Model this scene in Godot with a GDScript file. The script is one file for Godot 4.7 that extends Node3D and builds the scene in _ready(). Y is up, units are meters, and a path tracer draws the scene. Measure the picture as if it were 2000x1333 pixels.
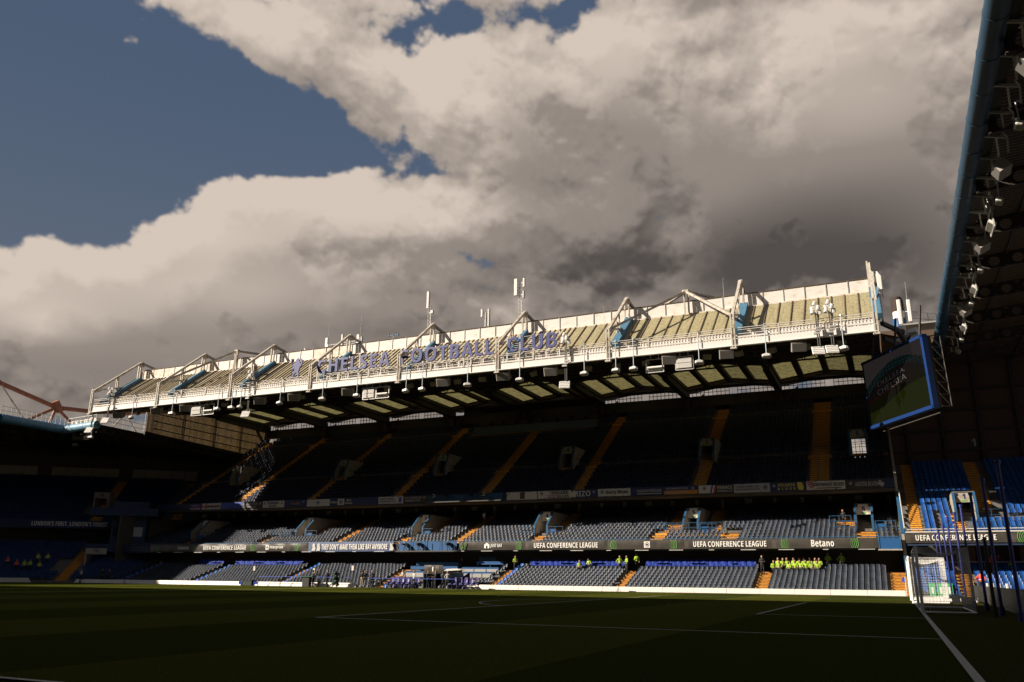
extends Node3D
# A football ground seen from the corner of the pitch: x runs along the far touchline (goal line of the near goal at x = 0), z towards the viewer, y up, metres.

const SKY_DENSITY := [[-58.7,27.6,9.1,6.7,-1.00],[-59.3,21.4,5.6,3.9,-0.90],[-52.7,27.0,7.7,4.6,-1.00],[-46.1,29.3,5.3,3.5,-1.00],[-41.7,29.0,3.5,2.5,-0.90],[-35.9,28.7,3.2,1.1,-0.60],[-31.1,27.8,2.1,1.0,-0.75],[-58.4,32.2,6.0,2.8,-1.00],[-56.1,21.5,4.2,1.9,-0.70],[-49.8,25.7,3.5,1.8,-0.60],[-40.8,31.0,2.1,1.8,-0.60],[-34.2,36.0,2.3,1.4,-1.00],[-28.9,37.7,1.6,1.0,-0.60],[-20.2,37.6,1.4,1.0,-0.50],[-22.8,36.8,2.8,1.4,0.40],[-43.8,25.1,5.6,1.5,0.90],[-38.8,26.5,3.9,1.3,0.90],[-53.5,32.6,1.6,1.0,0.70],[-9.4,38.1,2.1,0.7,-0.60],[8.3,32.9,1.4,1.1,-0.45],[-39.2,34.9,1.0,0.7,-0.20],[-45.9,35.7,7.4,2.1,1.00],[-42.6,34.1,2.8,1.4,0.80],[-53.2,32.8,1.6,1.1,0.80],[-33.0,32.9,4.2,3.2,1.00],[-37.4,32.2,1.6,1.8,0.65],[-34.8,35.4,1.8,1.4,0.40],[-26.9,34.9,4.2,2.1,0.80],[-34.2,38.6,4.2,0.9,0.70],[-24.8,30.9,7.0,4.2,0.70],[-46.2,21.3,10.5,3.5,1.00],[-38.3,24.8,7.0,2.3,0.90],[-55.9,16.7,6.0,2.1,0.90],[-28.6,24.6,7.0,2.1,0.90],[-12.8,28.8,14.0,7.7,1.10],[1.7,28.5,10.5,7.7,1.10],[-28.4,16.8,38.5,4.6,1.00],[2.2,19.6,9.1,4.2,0.80],[-52.2,13.8,10.5,4.2,0.80],[-44.8,18.1,10.5,3.5,0.60],[-16.5,36.0,3.2,1.8,0.50],[-3.1,35.3,5.6,2.1,0.60]]
const SKY_BRIGHT := [[-45.9,35.4,7.0,2.8,0.30],[-30.6,34.1,5.3,3.2,0.38],[-29.6,30.1,5.3,2.5,0.22],[-17.3,36.4,5.3,2.5,0.22],[-2.4,34.6,7.0,3.2,0.32],[1.9,29.7,7.0,3.2,0.24],[-14.6,33.3,7.0,2.8,0.10],[-49.3,22.1,7.0,2.1,0.36],[-43.7,17.8,6.7,2.1,0.34],[-38.3,25.0,5.6,2.1,0.34],[-56.6,16.0,5.6,2.5,0.22],[-28.6,25.0,5.6,1.8,0.28],[-33.9,21.9,7.7,1.8,0.12],[-55.3,14.6,2.5,1.1,0.20],[-9.2,26.1,2.8,1.4,0.08],[-6.6,22.4,11.6,4.6,-0.27],[1.7,23.0,9.1,4.6,-0.18],[-13.3,20.5,13.3,2.1,-0.30],[-35.1,16.8,10.5,1.6,-0.32],[-52.6,12.4,9.8,2.1,-0.18],[-23.9,20.1,6.3,2.1,-0.20],[3.6,18.1,7.0,2.8,-0.14],[-18.8,28.1,6.0,2.8,-0.10],[-41.1,19.9,4.2,1.1,0.06],[-24.3,19.0,1.4,1.8,0.25],[-55.3,18.4,7.0,1.4,0.08],[0.5,18.5,7.0,2.1,-0.10]]
const TRUSS_X := [-98.3, -86.02, -73.74, -61.46, -49.18, -36.9, -24.62, -12.34, -0.06]
const EXPOSURE := 1.7
const SUN_TRAVEL := Vector3(1.35, -0.91, -1.0)
var M := {}
var taken := {}
var rng := RandomNumberGenerator.new()
var east: Node3D
var seat_mesh: ArrayMesh
var seat_spots := []


class Mb:
	var v := PackedVector3Array()
	var n := PackedVector3Array()
	var uv := PackedVector2Array()
	var col := PackedColorArray()

	func tri(a: Vector3, b: Vector3, c: Vector3) -> void:
		var k := (b - a).cross(c - a).normalized()
		v.append_array([a, c, b])
		n.append_array([k, k, k])

	func quad(a: Vector3, b: Vector3, c: Vector3, d: Vector3) -> void:
		var k := (c - a).cross(d - b).normalized()
		v.append_array([a, c, b, a, d, c])
		n.append_array([k, k, k, k, k, k])

	func quad_uv(a: Vector3, b: Vector3, c: Vector3, d: Vector3) -> void:
		quad(a, b, c, d)
		uv.append_array([Vector2(0, 1), Vector2(1, 0), Vector2(1, 1), Vector2(0, 1), Vector2(0, 0), Vector2(1, 0)])

	func quad_n(p: Array, q: Array) -> void:
		for i in [0, 2, 1, 0, 3, 2]:
			v.append(p[i])
			n.append(q[i])

	func box(c: Vector3, s: Vector3, b := Basis()) -> void:
		var x := b.x * s.x * 0.5
		var y := b.y * s.y * 0.5
		var z := b.z * s.z * 0.5
		quad(c - x - y + z, c + x - y + z, c + x + y + z, c - x + y + z)
		quad(c + x - y - z, c - x - y - z, c - x + y - z, c + x + y - z)
		quad(c + x - y + z, c + x - y - z, c + x + y - z, c + x + y + z)
		quad(c - x - y - z, c - x - y + z, c - x + y + z, c - x + y - z)
		quad(c - x + y + z, c + x + y + z, c + x + y - z, c - x + y - z)
		quad(c - x - y - z, c + x - y - z, c + x - y + z, c - x - y + z)

	# a box with its four long edges chamfered, long along its local y
	func cham(c: Vector3, s: Vector3, e: float, b := Basis()) -> void:
		var hx := s.x * 0.5
		var hz := s.z * 0.5
		var ring := [Vector2(-hx + e, hz), Vector2(hx - e, hz), Vector2(hx, hz - e), Vector2(hx, -hz + e), Vector2(hx - e, -hz), Vector2(-hx + e, -hz), Vector2(-hx, -hz + e), Vector2(-hx, hz - e)]
		var y := b.y * s.y * 0.5
		for i in 8:
			var p: Vector2 = ring[i]
			var q: Vector2 = ring[(i + 1) % 8]
			var a := c + b.x * p.x + b.z * p.y
			var d := c + b.x * q.x + b.z * q.y
			quad(a - y, d - y, d + y, a + y)
			tri(c + y, a + y, d + y)
			tri(c - y, d - y, a - y)

	func frame(a: Vector3, b: Vector3, up := Vector3.UP) -> Basis:
		var y := (b - a).normalized()
		var x := y.cross(up)
		if x.length() < 0.01:
			x = y.cross(Vector3(0, 0, 1))
		x = x.normalized()
		return Basis(x, y, x.cross(y))

	func bar(a: Vector3, b: Vector3, w: float, h: float, up := Vector3.UP) -> void:
		box((a + b) * 0.5, Vector3(w, a.distance_to(b), h), frame(a, b, up))

	func tube(a: Vector3, b: Vector3, r: float, sides := 8, r2 := -1.0, caps := true) -> void:
		if r2 < 0.0:
			r2 = r
		var f := frame(a, b)
		for i in sides:
			var t := TAU * i / sides
			var u := TAU * (i + 1) / sides
			var p := f.x * cos(t) - f.z * sin(t)
			var q := f.x * cos(u) - f.z * sin(u)
			quad_n([a + p * r, a + q * r, b + q * r2, b + p * r2], [p, q, q, p])
			if caps:
				tri(b, b + p * r2, b + q * r2)
				tri(a, a + q * r, a + p * r)

	func path(pts: Array, r: float, sides := 8) -> void:
		for i in pts.size() - 1:
			tube(pts[i], pts[i + 1], r, sides)

	# a polygon given as (x, y) in the plane of basis b through o, thick along b.z
	func plate(poly: PackedVector2Array, o: Vector3, t: float, b := Basis()) -> void:
		var ids := Geometry2D.triangulate_polygon(poly)
		var area := 0.0
		for i in poly.size():
			area += poly[i].cross(poly[(i + 1) % poly.size()])
		var h := b.z * t * 0.5
		for i in range(0, ids.size(), 3):
			var a := o + b.x * poly[ids[i]].x + b.y * poly[ids[i]].y
			var c := o + b.x * poly[ids[i + 1]].x + b.y * poly[ids[i + 1]].y
			var d := o + b.x * poly[ids[i + 2]].x + b.y * poly[ids[i + 2]].y
			if (c - a).cross(d - a).dot(b.z) < 0.0:
				var k := c
				c = d
				d = k
			tri(a + h, c + h, d + h)
			tri(a - h, d - h, c - h)
		for i in poly.size():
			var p := poly[i]
			var q := poly[(i + 1) % poly.size()]
			if area < 0.0:
				var k := p
				p = q
				q = k
			var a := o + b.x * p.x + b.y * p.y
			var c := o + b.x * q.x + b.y * q.y
			quad(a - h, c - h, c + h, a + h)

	# a thin curved shell: w wide, from y0 to y1, leaning by lean, edges forward by bow
	func shell(w: float, y0: float, y1: float, z0: float, z1: float, bow: float, t: float) -> void:
		var xs := [-0.5, -0.42, 0.0, 0.42, 0.5]
		var ys := [0.0, 0.82, 1.0]
		var zs := [0.0, 0.02, 0.05]
		for j in 2:
			for i in 4:
				var q := []
				for k in [[i, j], [i + 1, j], [i + 1, j + 1], [i, j + 1]]:
					var cx: float = xs[k[0]]
					var f: float = ys[k[1]]
					var narrow := 1.0 - 0.2 * f * f * f
					q.append(Vector3(cx * w * narrow, lerpf(y0, y1, f) - (0.05 * absf(cx) if k[1] == 2 else 0.0), lerpf(z0, z1, f) - zs[k[1]] + bow * 4.0 * cx * cx))
				quad(q[0], q[1], q[2], q[3])
				var o := Vector3(0, 0, -t)
				quad(q[1] + o, q[0] + o, q[3] + o, q[2] + o)
				if i == 0:
					quad(q[0] + o, q[0], q[3], q[3] + o)
				if i == 3:
					quad(q[1], q[1] + o, q[2] + o, q[2])
				if j == 1:
					quad(q[3], q[2], q[2] + o, q[3] + o)
				if j == 0:
					quad(q[0] + o, q[1] + o, q[1], q[0])

	func add(o: Mb, t: Transform3D) -> void:
		for i in o.v.size():
			v.append(t * o.v[i])
			n.append((t.basis * o.n[i]).normalized())

	func mesh(into: ArrayMesh = null) -> ArrayMesh:
		var m := into if into else ArrayMesh.new()
		var a := []
		a.resize(Mesh.ARRAY_MAX)
		a[Mesh.ARRAY_VERTEX] = v
		a[Mesh.ARRAY_NORMAL] = n
		if uv.size() == v.size():
			a[Mesh.ARRAY_TEX_UV] = uv
		if col.size() == v.size():
			a[Mesh.ARRAY_COLOR] = col
		m.add_surface_from_arrays(Mesh.PRIMITIVE_TRIANGLES, a)
		return m


func numbered(called: String) -> String:
	var k: int = taken.get(called, 0)
	taken[called] = k + 1
	return called if k == 0 else "%s_%03d" % [called, k]


func tag(o: Node3D, label: String, category: String, group := "") -> Node3D:
	o.set_meta("label", label)
	o.set_meta("category", category)
	if group:
		o.set_meta("group", group)
	return o


func thing(called: String, label: String, category: String, at := Vector3.ZERO, turn := 0.0, group := "") -> Node3D:
	var o := Node3D.new()
	o.name = numbered(called)
	add_child(o)
	o.position = at
	o.rotation.y = turn
	tag(o, label, category, group)
	return o


func obj(called: String, shape, m: Material, parent: Node = null) -> MeshInstance3D:
	var o := MeshInstance3D.new()
	o.mesh = shape.mesh() if shape is Mb else shape
	o.material_override = m
	if parent:
		o.name = called
		parent.add_child(o, true)
	else:
		o.name = numbered(called)
		add_child(o)
	return o


func part_root(called: String, parent: Node) -> Node3D:
	var o := Node3D.new()
	o.name = called
	parent.add_child(o, true)
	return o


func struct(called: String, shape, m: Material) -> MeshInstance3D:
	var o := obj(called, shape, m)
	o.set_meta("kind", "structure")
	return o


func copy_of(o: Node3D, label := "") -> Node3D:
	var c: Node3D = o.duplicate()
	var base := String(o.name)
	if base.length() > 4 and base.right(3).is_valid_int():
		base = base.left(base.length() - 4)
	c.name = numbered(base)
	add_child(c)
	if label:
		c.set_meta("label", label)
	return c


func one_box(c: Vector3, s: Vector3) -> Mb:
	var k := Mb.new()
	k.box(c, s)
	return k


func one_bar(a: Vector3, b: Vector3, w: float, h: float) -> Mb:
	var k := Mb.new()
	k.bar(a, b, w, h)
	return k


var faces := {}


func face(bold: bool) -> Font:
	if not faces.has(bold):
		var f := SystemFont.new()
		f.font_names = PackedStringArray(["Droid Sans"])
		f.font_weight = 700 if bold else 400
		faces[bold] = f
	return faces[bold]


# Lettering as thin raised type: cap height h, squeezed or stretched to width w when w > 0, its middle at the part's origin
func words(text: String, h: float, w: float, depth: float, m: Material, parent: Node, at: Vector3, basis := Basis(), called := "lettering", bold := true) -> MeshInstance3D:
	var t := TextMesh.new()
	t.text = text
	t.font = face(bold)
	t.font_size = 64
	t.pixel_size = h / (64.0 * 0.714)
	t.depth = depth
	t.curve_step = 4.0
	var o := MeshInstance3D.new()
	o.name = called if parent else numbered(called)
	o.mesh = t
	o.material_override = m
	var k := t.get_aabb()
	var sx := w / k.size.x if w > 0.0 and k.size.x > 0.0 else 1.0
	var b := Basis(basis.x * sx, basis.y, basis.z)
	o.transform = Transform3D(b, at - b * Vector3(k.get_center().x, k.get_center().y, 0))
	if parent:
		parent.add_child(o, true)
	else:
		add_child(o)
	return o


func paint(c: Color, rough := 0.6, metal := 0.0) -> StandardMaterial3D:
	var m := StandardMaterial3D.new()
	m.albedo_color = c.linear_to_srgb()
	m.roughness = rough
	m.metallic = metal
	return m


var noises := {}


func noise_tex(sd: int, freq: float, stops: Array, oct := 4, stretch := false) -> NoiseTexture2D:
	var key := str(sd, freq, stops)
	if noises.has(key):
		return noises[key]
	var t := NoiseTexture2D.new()
	t.width = 512
	t.height = 512
	t.seamless = true
	t.generate_mipmaps = false
	var f := FastNoiseLite.new()
	f.seed = sd
	f.frequency = freq
	f.fractal_octaves = oct
	f.noise_type = FastNoiseLite.TYPE_SIMPLEX_SMOOTH
	t.noise = f
	var g := Gradient.new()
	g.offsets = PackedFloat32Array(stops.map(func(s): return s[0]))
	g.colors = PackedColorArray(stops.map(func(s): return (s[1] as Color).linear_to_srgb()))
	t.color_ramp = g
	noises[key] = t
	return t


# a surface whose colour wanders between the stops, laid on in metres by world position
func worn(sd: int, stops: Array, scale: Vector3, rough := 0.7, freq := 0.012, oct := 5) -> StandardMaterial3D:
	var m := StandardMaterial3D.new()
	m.albedo_texture = noise_tex(sd, freq, stops, oct)
	m.uv1_triplanar = true
	m.uv1_world_triplanar = true
	m.uv1_scale = scale
	m.roughness = rough
	return m


func _ready() -> void:
	rng.seed = 7
	# camera, sky, sun, exposure
	var cam := Camera3D.new()
	cam.name = "camera"
	cam.position = Vector3(-0.80, 1.19, 40.75)
	cam.rotation_degrees = Vector3(16.23, 24.62, 0.55)
	cam.fov = 45.58
	cam.near = 0.05
	cam.far = 3000.0
	add_child(cam)
	cam.current = true
	var env := Environment.new()
	env.background_mode = Environment.BG_SKY
	var sky := Sky.new()
	var pano := PanoramaSkyMaterial.new()
	pano.panorama = sky_picture()
	sky.sky_material = pano
	env.sky = sky
	env.background_energy_multiplier = 1.0
	env.tonemap_mode = Environment.TONE_MAPPER_LINEAR
	env.tonemap_exposure = EXPOSURE
	env.sdfgi_enabled = true
	env.ssao_enabled = true
	env.ssil_enabled = true
	var world := WorldEnvironment.new()
	world.name = "world"
	world.environment = env
	add_child(world)
	var sun := DirectionalLight3D.new()
	sun.name = "sun"
	sun.light_color = Color(1.0, 0.945, 0.87)
	sun.light_energy = 1.6
	sun.light_angular_distance = 0.5
	sun.shadow_enabled = true
	add_child(sun)
	sun.look_at_from_position(Vector3.ZERO, SUN_TRAVEL)
	materials()
	seat_mesh = seat_shape()
	ground_and_pitch()
	east_stand()
	west_side()
	corner_south()
	corner_north()
	seats()
	roof_fittings()
	roof_sign()
	boards_and_banners()
	dugouts()
	goals_and_nets()
	big_screen()
	people()


func wave(x: float, a: float, b: float) -> float:
	return smoothstep(a, b, x)


# Air and clouds by direction: a broken deck of cumulus with blue holes, the same field all round; finer where the camera looks
func sky_picture() -> ImageTexture:
	var shape := FastNoiseLite.new()
	shape.seed = 11
	shape.noise_type = FastNoiseLite.TYPE_SIMPLEX_SMOOTH
	shape.frequency = 5.5
	shape.fractal_octaves = 7
	shape.fractal_gain = 0.56
	shape.fractal_lacunarity = 2.1
	var full := Image.create_empty(4096, 2048, false, Image.FORMAT_RGBF)
	var rest := sky_patch(-180.0, 180.0, 90.0, -90.0, 900, 450, shape)
	rest.resize(4096, 2048, Image.INTERPOLATE_BILINEAR)
	# columns run from azimuth 0 at the left edge, so the first half of the patch goes to the right
	full.blit_rect(rest, Rect2i(2048, 0, 2048, 2048), Vector2i(0, 0))
	full.blit_rect(rest, Rect2i(0, 0, 2048, 2048), Vector2i(2048, 0))
	var step := 360.0 / 4096.0
	var left := sky_patch(-800 * step, 0.0, 90.0 - 480 * step, 90.0 - 1024 * step, 800, 544, shape)
	full.blit_rect(left, Rect2i(0, 0, 800, 544), Vector2i(4096 - 800, 480))
	var right := sky_patch(0.0, 250 * step, 90.0 - 480 * step, 90.0 - 1024 * step, 250, 544, shape)
	full.blit_rect(right, Rect2i(0, 0, 250, 544), Vector2i(0, 480))
	return ImageTexture.create_from_image(full)


func blob_map(list: Array, az0: float, az1: float, el0: float, el1: float, w: int, h: int) -> PackedFloat32Array:
	var out := PackedFloat32Array()
	out.resize(w * h)
	for b in list:
		var ca := cos(deg_to_rad(b[1]))
		for j in h:
			var el := lerpf(el0, el1, (j + 0.5) / h)
			var y: float = (el - b[1]) / b[3]
			if absf(y) > 2.6:
				continue
			for i in w:
				var az := lerpf(az0, az1, (i + 0.5) / w)
				var x: float = (az - b[0]) * ca / b[2]
				var q := x * x + y * y
				if q < 6.5:
					out[j * w + i] += b[4] * exp(-q)
	return out


func sky_patch(az0: float, az1: float, el0: float, el1: float, w: int, h: int, shape: FastNoiseLite) -> Image:
	var cw := maxi(8, int(absf(az1 - az0) / 0.7))
	var ch := maxi(8, int(absf(el1 - el0) / 0.7))
	var dm := blob_map(SKY_DENSITY, az0, az1, el0, el1, cw, ch)
	var bm := blob_map(SKY_BRIGHT, az0, az1, el0, el1, cw, ch)
	var both := PackedFloat32Array()
	both.resize(cw * ch * 2)
	for i in cw * ch:
		both[i * 2] = dm[i]
		both[i * 2 + 1] = bm[i]
	var coarse := Image.create_from_data(cw, ch, false, Image.FORMAT_RGF, both.to_byte_array())
	coarse.resize(w, h, Image.INTERPOLATE_BILINEAR)
	var field := coarse.get_data().to_float32_array()
	var puff := FastNoiseLite.new()
	puff.seed = 23
	puff.noise_type = FastNoiseLite.TYPE_SIMPLEX_SMOOTH
	puff.fractal_type = FastNoiseLite.FRACTAL_RIDGED
	puff.frequency = 12.0
	puff.fractal_octaves = 4
	puff.fractal_gain = 0.5
	var px := PackedFloat32Array()
	px.resize(w * h * 3)
	var dens := PackedFloat32Array()
	dens.resize(w * h)
	for j in h:
		var el := deg_to_rad(lerpf(el0, el1, (j + 0.5) / h))
		var sy := sin(el)
		var cy := cos(el)
		var low := 0.45 * (1.0 - smoothstep(0.1, 0.34, absf(el)))
		for i in w:
			var az := deg_to_rad(lerpf(az0, az1, (i + 0.5) / w))
			var d := Vector3(cy * sin(az), sy * 1.35, -cy * cos(az))
			var k := j * w + i
			dens[k] = 0.02 + low + 0.85 * field[k * 2] + 1.30 * shape.get_noise_3dv(d) - 0.40 * (puff.get_noise_3dv(d) - 0.2)
	var dark := Vector3(0.078, 0.068, 0.064)
	var mid := Vector3(0.295, 0.252, 0.222)
	var bright := Vector3(0.61, 0.52, 0.445)
	var one := absf(az1 - az0) / w
	for j in h:
		var el := deg_to_rad(lerpf(el0, el1, (j + 0.5) / h))
		var blue := Vector3(0.072, 0.108, 0.176).lerp(Vector3(0.115, 0.146, 0.198), wave(0.62 - el, 0.0, 0.4))
		for i in w:
			var k := j * w + i
			var c := Vector3(blue)
			var q := dens[k]
			var a := smoothstep(-0.05, 0.28, q)
			if a > 0.0:
				# the light comes over the viewer's left shoulder: faces towards up-left are brighter, at three scales
				var rel := 0.0
				for s in [[0.5, 0.16], [1.4, 0.26], [4.0, 0.20]]:
					var n: int = maxi(1, int(s[0] / one))
					var o := maxi(0, j - n) * w + maxi(0, i - n / 2)
					rel += s[1] * clampf(minf(q, 1.1) - minf(dens[o], 1.1), -0.4, 0.9)
				var b := 0.545 + 1.0 * field[k * 2 + 1] + rel + 0.10 * (1.0 - smoothstep(0.1, 0.8, q))
				b = clampf(b, 0.02, 1.08)
				var cc := dark.lerp(mid, smoothstep(-0.05, 0.55, b)) if b < 0.55 else mid.lerp(bright, (b - 0.55) / 0.45)
				c = c.lerp(cc, a)
			if el < 0.0:
				c = Vector3(0.05, 0.05, 0.045)
			c /= EXPOSURE
			px[k * 3] = c.x
			px[k * 3 + 1] = c.y
			px[k * 3 + 2] = c.z
	return Image.create_from_data(w, h, false, Image.FORMAT_RGBF, px.to_byte_array())


func materials() -> void:
	var rust := Color(0.20, 0.09, 0.04)
	M.white = paint(Color(0.66, 0.64, 0.61), 0.55)
	M.white_worn = worn(3, [[0.0, Color(0.45, 0.30, 0.18)], [0.22, Color(0.56, 0.51, 0.45)], [0.45, Color(0.61, 0.58, 0.54)], [1.0, Color(0.64, 0.615, 0.58)]], Vector3(0.11, 0.22, 0.11), 0.55)
	M.white_rusty = worn(5, [[0.0, Color(0.36, 0.20, 0.11)], [0.22, Color(0.56, 0.42, 0.29)], [0.45, Color(0.58, 0.52, 0.44)], [1.0, Color(0.64, 0.59, 0.53)]], Vector3(0.2, 0.35, 0.2), 0.6)
	M.truss = worn(8, [[0.0, rust], [0.2, Color(0.26, 0.17, 0.10)], [0.34, Color(0.42, 0.38, 0.32)], [1.0, Color(0.50, 0.47, 0.41)]], Vector3(0.16, 0.16, 0.16), 0.6)
	M.sheet = worn(13, [[0.0, Color(0.27, 0.225, 0.13)], [0.4, Color(0.37, 0.315, 0.195)], [1.0, Color(0.43, 0.375, 0.245)]], Vector3(0.35, 0.08, 0.35), 0.7, 0.02)
	M.sheet_b = worn(14, [[0.0, Color(0.10, 0.085, 0.045)], [0.3, Color(0.23, 0.20, 0.11)], [0.6, Color(0.32, 0.28, 0.16)], [1.0, Color(0.37, 0.325, 0.20)]], Vector3(0.22, 0.03, 0.22), 0.7, 0.02)
	M.rib = worn(15, [[0.0, rust], [0.5, Color(0.09, 0.07, 0.05)], [1.0, Color(0.22, 0.18, 0.13)]], Vector3(0.3, 0.3, 0.3), 0.7)
	M.blue_steel = worn(16, [[0.0, Color(0.05, 0.12, 0.19)], [0.5, Color(0.06, 0.17, 0.27)], [1.0, Color(0.09, 0.21, 0.32)]], Vector3(0.2, 0.2, 0.2), 0.5)
	M.blue_paint = paint(Color(0.012, 0.085, 0.24), 0.5)
	M.rail_blue = paint(Color(0.018, 0.085, 0.18), 0.5)
	M.dark_blue = paint(Color(0.012, 0.03, 0.075), 0.6)
	M.dark_steel = paint(Color(0.035, 0.028, 0.022), 0.7)
	M.brown_steel = paint(Color(0.075, 0.045, 0.028), 0.7)
	M.rust_tube = worn(17, [[0.0, Color(0.16, 0.055, 0.03)], [0.6, Color(0.24, 0.085, 0.045)], [1.0, Color(0.32, 0.14, 0.08)]], Vector3(0.2, 0.2, 0.2), 0.55)
	M.concrete = worn(18, [[0.0, Color(0.08, 0.075, 0.07)], [0.5, Color(0.13, 0.12, 0.11)], [1.0, Color(0.17, 0.16, 0.15)]], Vector3(0.2, 0.2, 0.2), 0.85)
	M.concrete_pale = worn(19, [[0.0, Color(0.26, 0.23, 0.19)], [0.5, Color(0.36, 0.32, 0.27)], [1.0, Color(0.42, 0.38, 0.32)]], Vector3(0.3, 0.2, 0.3), 0.8)
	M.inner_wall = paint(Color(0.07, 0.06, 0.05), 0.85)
	M.step = worn(20, [[0.0, Color(0.44, 0.19, 0.018)], [0.5, Color(0.66, 0.31, 0.025)], [1.0, Color(0.74, 0.37, 0.035)]], Vector3(0.5, 0.5, 0.5), 0.6)
	M.nosing = paint(Color(0.07, 0.05, 0.03), 0.8)
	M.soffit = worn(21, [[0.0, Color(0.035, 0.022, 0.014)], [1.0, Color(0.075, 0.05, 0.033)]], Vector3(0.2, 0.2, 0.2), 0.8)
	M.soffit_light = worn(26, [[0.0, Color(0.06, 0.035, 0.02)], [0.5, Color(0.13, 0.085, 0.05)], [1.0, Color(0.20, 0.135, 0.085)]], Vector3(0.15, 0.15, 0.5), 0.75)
	M.pipe = worn(28, [[0.0, Color(0.014, 0.05, 0.095)], [1.0, Color(0.025, 0.075, 0.13)]], Vector3(0.2, 0.2, 0.2), 0.45)
	M.clad = worn(22, [[0.0, Color(0.16, 0.10, 0.045)], [0.4, Color(0.30, 0.21, 0.10)], [0.7, Color(0.40, 0.30, 0.16)], [1.0, Color(0.46, 0.37, 0.22)]], Vector3(0.6, 0.12, 0.6), 0.7, 0.02)
	M.clad.backlight_enabled = true
	M.clad.backlight = Color(0.5, 0.5, 0.5)
	M.skylight = worn(29, [[0.0, Color(0.13, 0.12, 0.055)], [0.5, Color(0.25, 0.23, 0.105)], [1.0, Color(0.33, 0.30, 0.14)]], Vector3(0.25, 0.25, 0.12), 0.8)
	M.skylight.backlight_enabled = true
	M.skylight.backlight = Color(0.9, 0.9, 0.9)
	M.letter = paint(Color(0.026, 0.034, 0.17), 0.5)
	M.grey_metal = paint(Color(0.36, 0.35, 0.33), 0.5, 0.3)
	M.pale_metal = paint(Color(0.55, 0.54, 0.51), 0.45, 0.2)
	M.speaker = paint(Color(0.33, 0.30, 0.26), 0.7)
	M.black = paint(Color(0.012, 0.012, 0.013), 0.6)
	M.charcoal = paint(Color(0.045, 0.04, 0.036), 0.5)
	M.board_white = worn(23, [[0.0, Color(0.60, 0.55, 0.49)], [1.0, Color(0.70, 0.65, 0.59)]], Vector3(0.3, 0.6, 0.3), 0.5)
	M.wrap = worn(24, [[0.0, Color(0.040, 0.035, 0.030)], [1.0, Color(0.085, 0.075, 0.064)]], Vector3(0.05, 0.1, 0.05), 0.36)
	M.text_white = paint(Color(0.80, 0.78, 0.74), 0.5)
	M.green = paint(Color(0.12, 0.42, 0.07), 0.5)
	M.tarp = paint(Color(0.022, 0.045, 0.26), 0.6)
	M.tarp.metallic_specular = 0.2
	M.navy = paint(Color(0.02, 0.032, 0.11), 0.6)
	M.banner_white = paint(Color(0.55, 0.53, 0.50), 0.7)
	M.banner_grey = paint(Color(0.38, 0.38, 0.42), 0.7)
	M.orange = paint(Color(0.50, 0.22, 0.03), 0.6)
	M.red = paint(Color(0.45, 0.03, 0.025), 0.6)
	M.yellow = paint(Color(0.62, 0.48, 0.05), 0.6)
	M.purple = paint(Color(0.12, 0.05, 0.16), 0.6)
	M.royal = paint(Color(0.03, 0.07, 0.42), 0.5)
	M.goal_white = paint(Color(0.78, 0.77, 0.74), 0.35)
	M.net = paint(Color(0.55, 0.54, 0.52), 0.8)
	M.pole_blue = paint(Color(0.018, 0.025, 0.17), 0.5)
	M.glass = paint(Color(0.02, 0.025, 0.03), 0.1)
	M.line = worn(25, [[0.0, Color(0.07, 0.08, 0.04)], [0.42, Color(0.30, 0.30, 0.25)], [0.5, Color(0.58, 0.57, 0.52)], [1.0, Color(0.72, 0.71, 0.67)]], Vector3(2.2, 2.2, 2.2), 0.85, 0.03)
	for k in [["turf_light", 0.074, 0.080, 0.013, 31], ["turf_dark", 0.046, 0.054, 0.0095, 32], ["turf_edge", 0.060, 0.058, 0.017, 33]]:
		var t := worn(k[4], [[0.0, Color(k[1], k[2], k[3]) * 0.62], [0.5, Color(k[1], k[2], k[3])], [1.0, Color(k[1], k[2], k[3]) * 1.35]], Vector3(0.8, 0.8, 0.8), 0.9, 0.035)
		t.detail_enabled = true
		t.metallic_specular = 0.02
		t.detail_enabled = false
		t.heightmap_enabled = true
		t.heightmap_texture = noise_tex(40, 0.09, [[0.0, Color(0, 0, 0)], [1.0, Color(1, 1, 1)]], 3)
		t.heightmap_scale = 2.5
		M[k[0]] = t
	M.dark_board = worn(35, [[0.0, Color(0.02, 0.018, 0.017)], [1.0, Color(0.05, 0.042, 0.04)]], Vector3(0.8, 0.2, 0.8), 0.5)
	M.seat = []
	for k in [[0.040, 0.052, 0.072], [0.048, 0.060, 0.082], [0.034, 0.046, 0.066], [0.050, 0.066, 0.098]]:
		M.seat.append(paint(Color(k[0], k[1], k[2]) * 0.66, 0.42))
	M.seat_blue = []
	for k in [[0.011, 0.068, 0.25], [0.014, 0.08, 0.29], [0.009, 0.055, 0.21]]:
		M.seat_blue.append(paint(Color(k[0], k[1], k[2]), 0.38))
	M.seat_any = paint(Color(1, 1, 1), 0.42)
	M.seat_any.vertex_color_use_as_albedo = true
	M.seat_any.metallic_specular = 0.27
	for q in M.seat:
		q.metallic_specular = 0.27


func seat_shape() -> ArrayMesh:
	var k := Mb.new()
	k.shell(0.41, 0.36, 0.75, -0.06, -0.15, 0.05, 0.035)
	k.shell(0.38, 0.33, 0.62, 0.04, -0.03, 0.045, 0.05)
	k.box(Vector3(0, 0.3, -0.1), Vector3(0.06, 0.24, 0.1))
	return k.mesh()


func sheet_xz(x0: float, x1: float, z0: float, z1: float, y: float) -> Mb:
	var k := Mb.new()
	k.quad(Vector3(x0, y, z1), Vector3(x1, y, z1), Vector3(x1, y, z0), Vector3(x0, y, z0))
	return k


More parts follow.
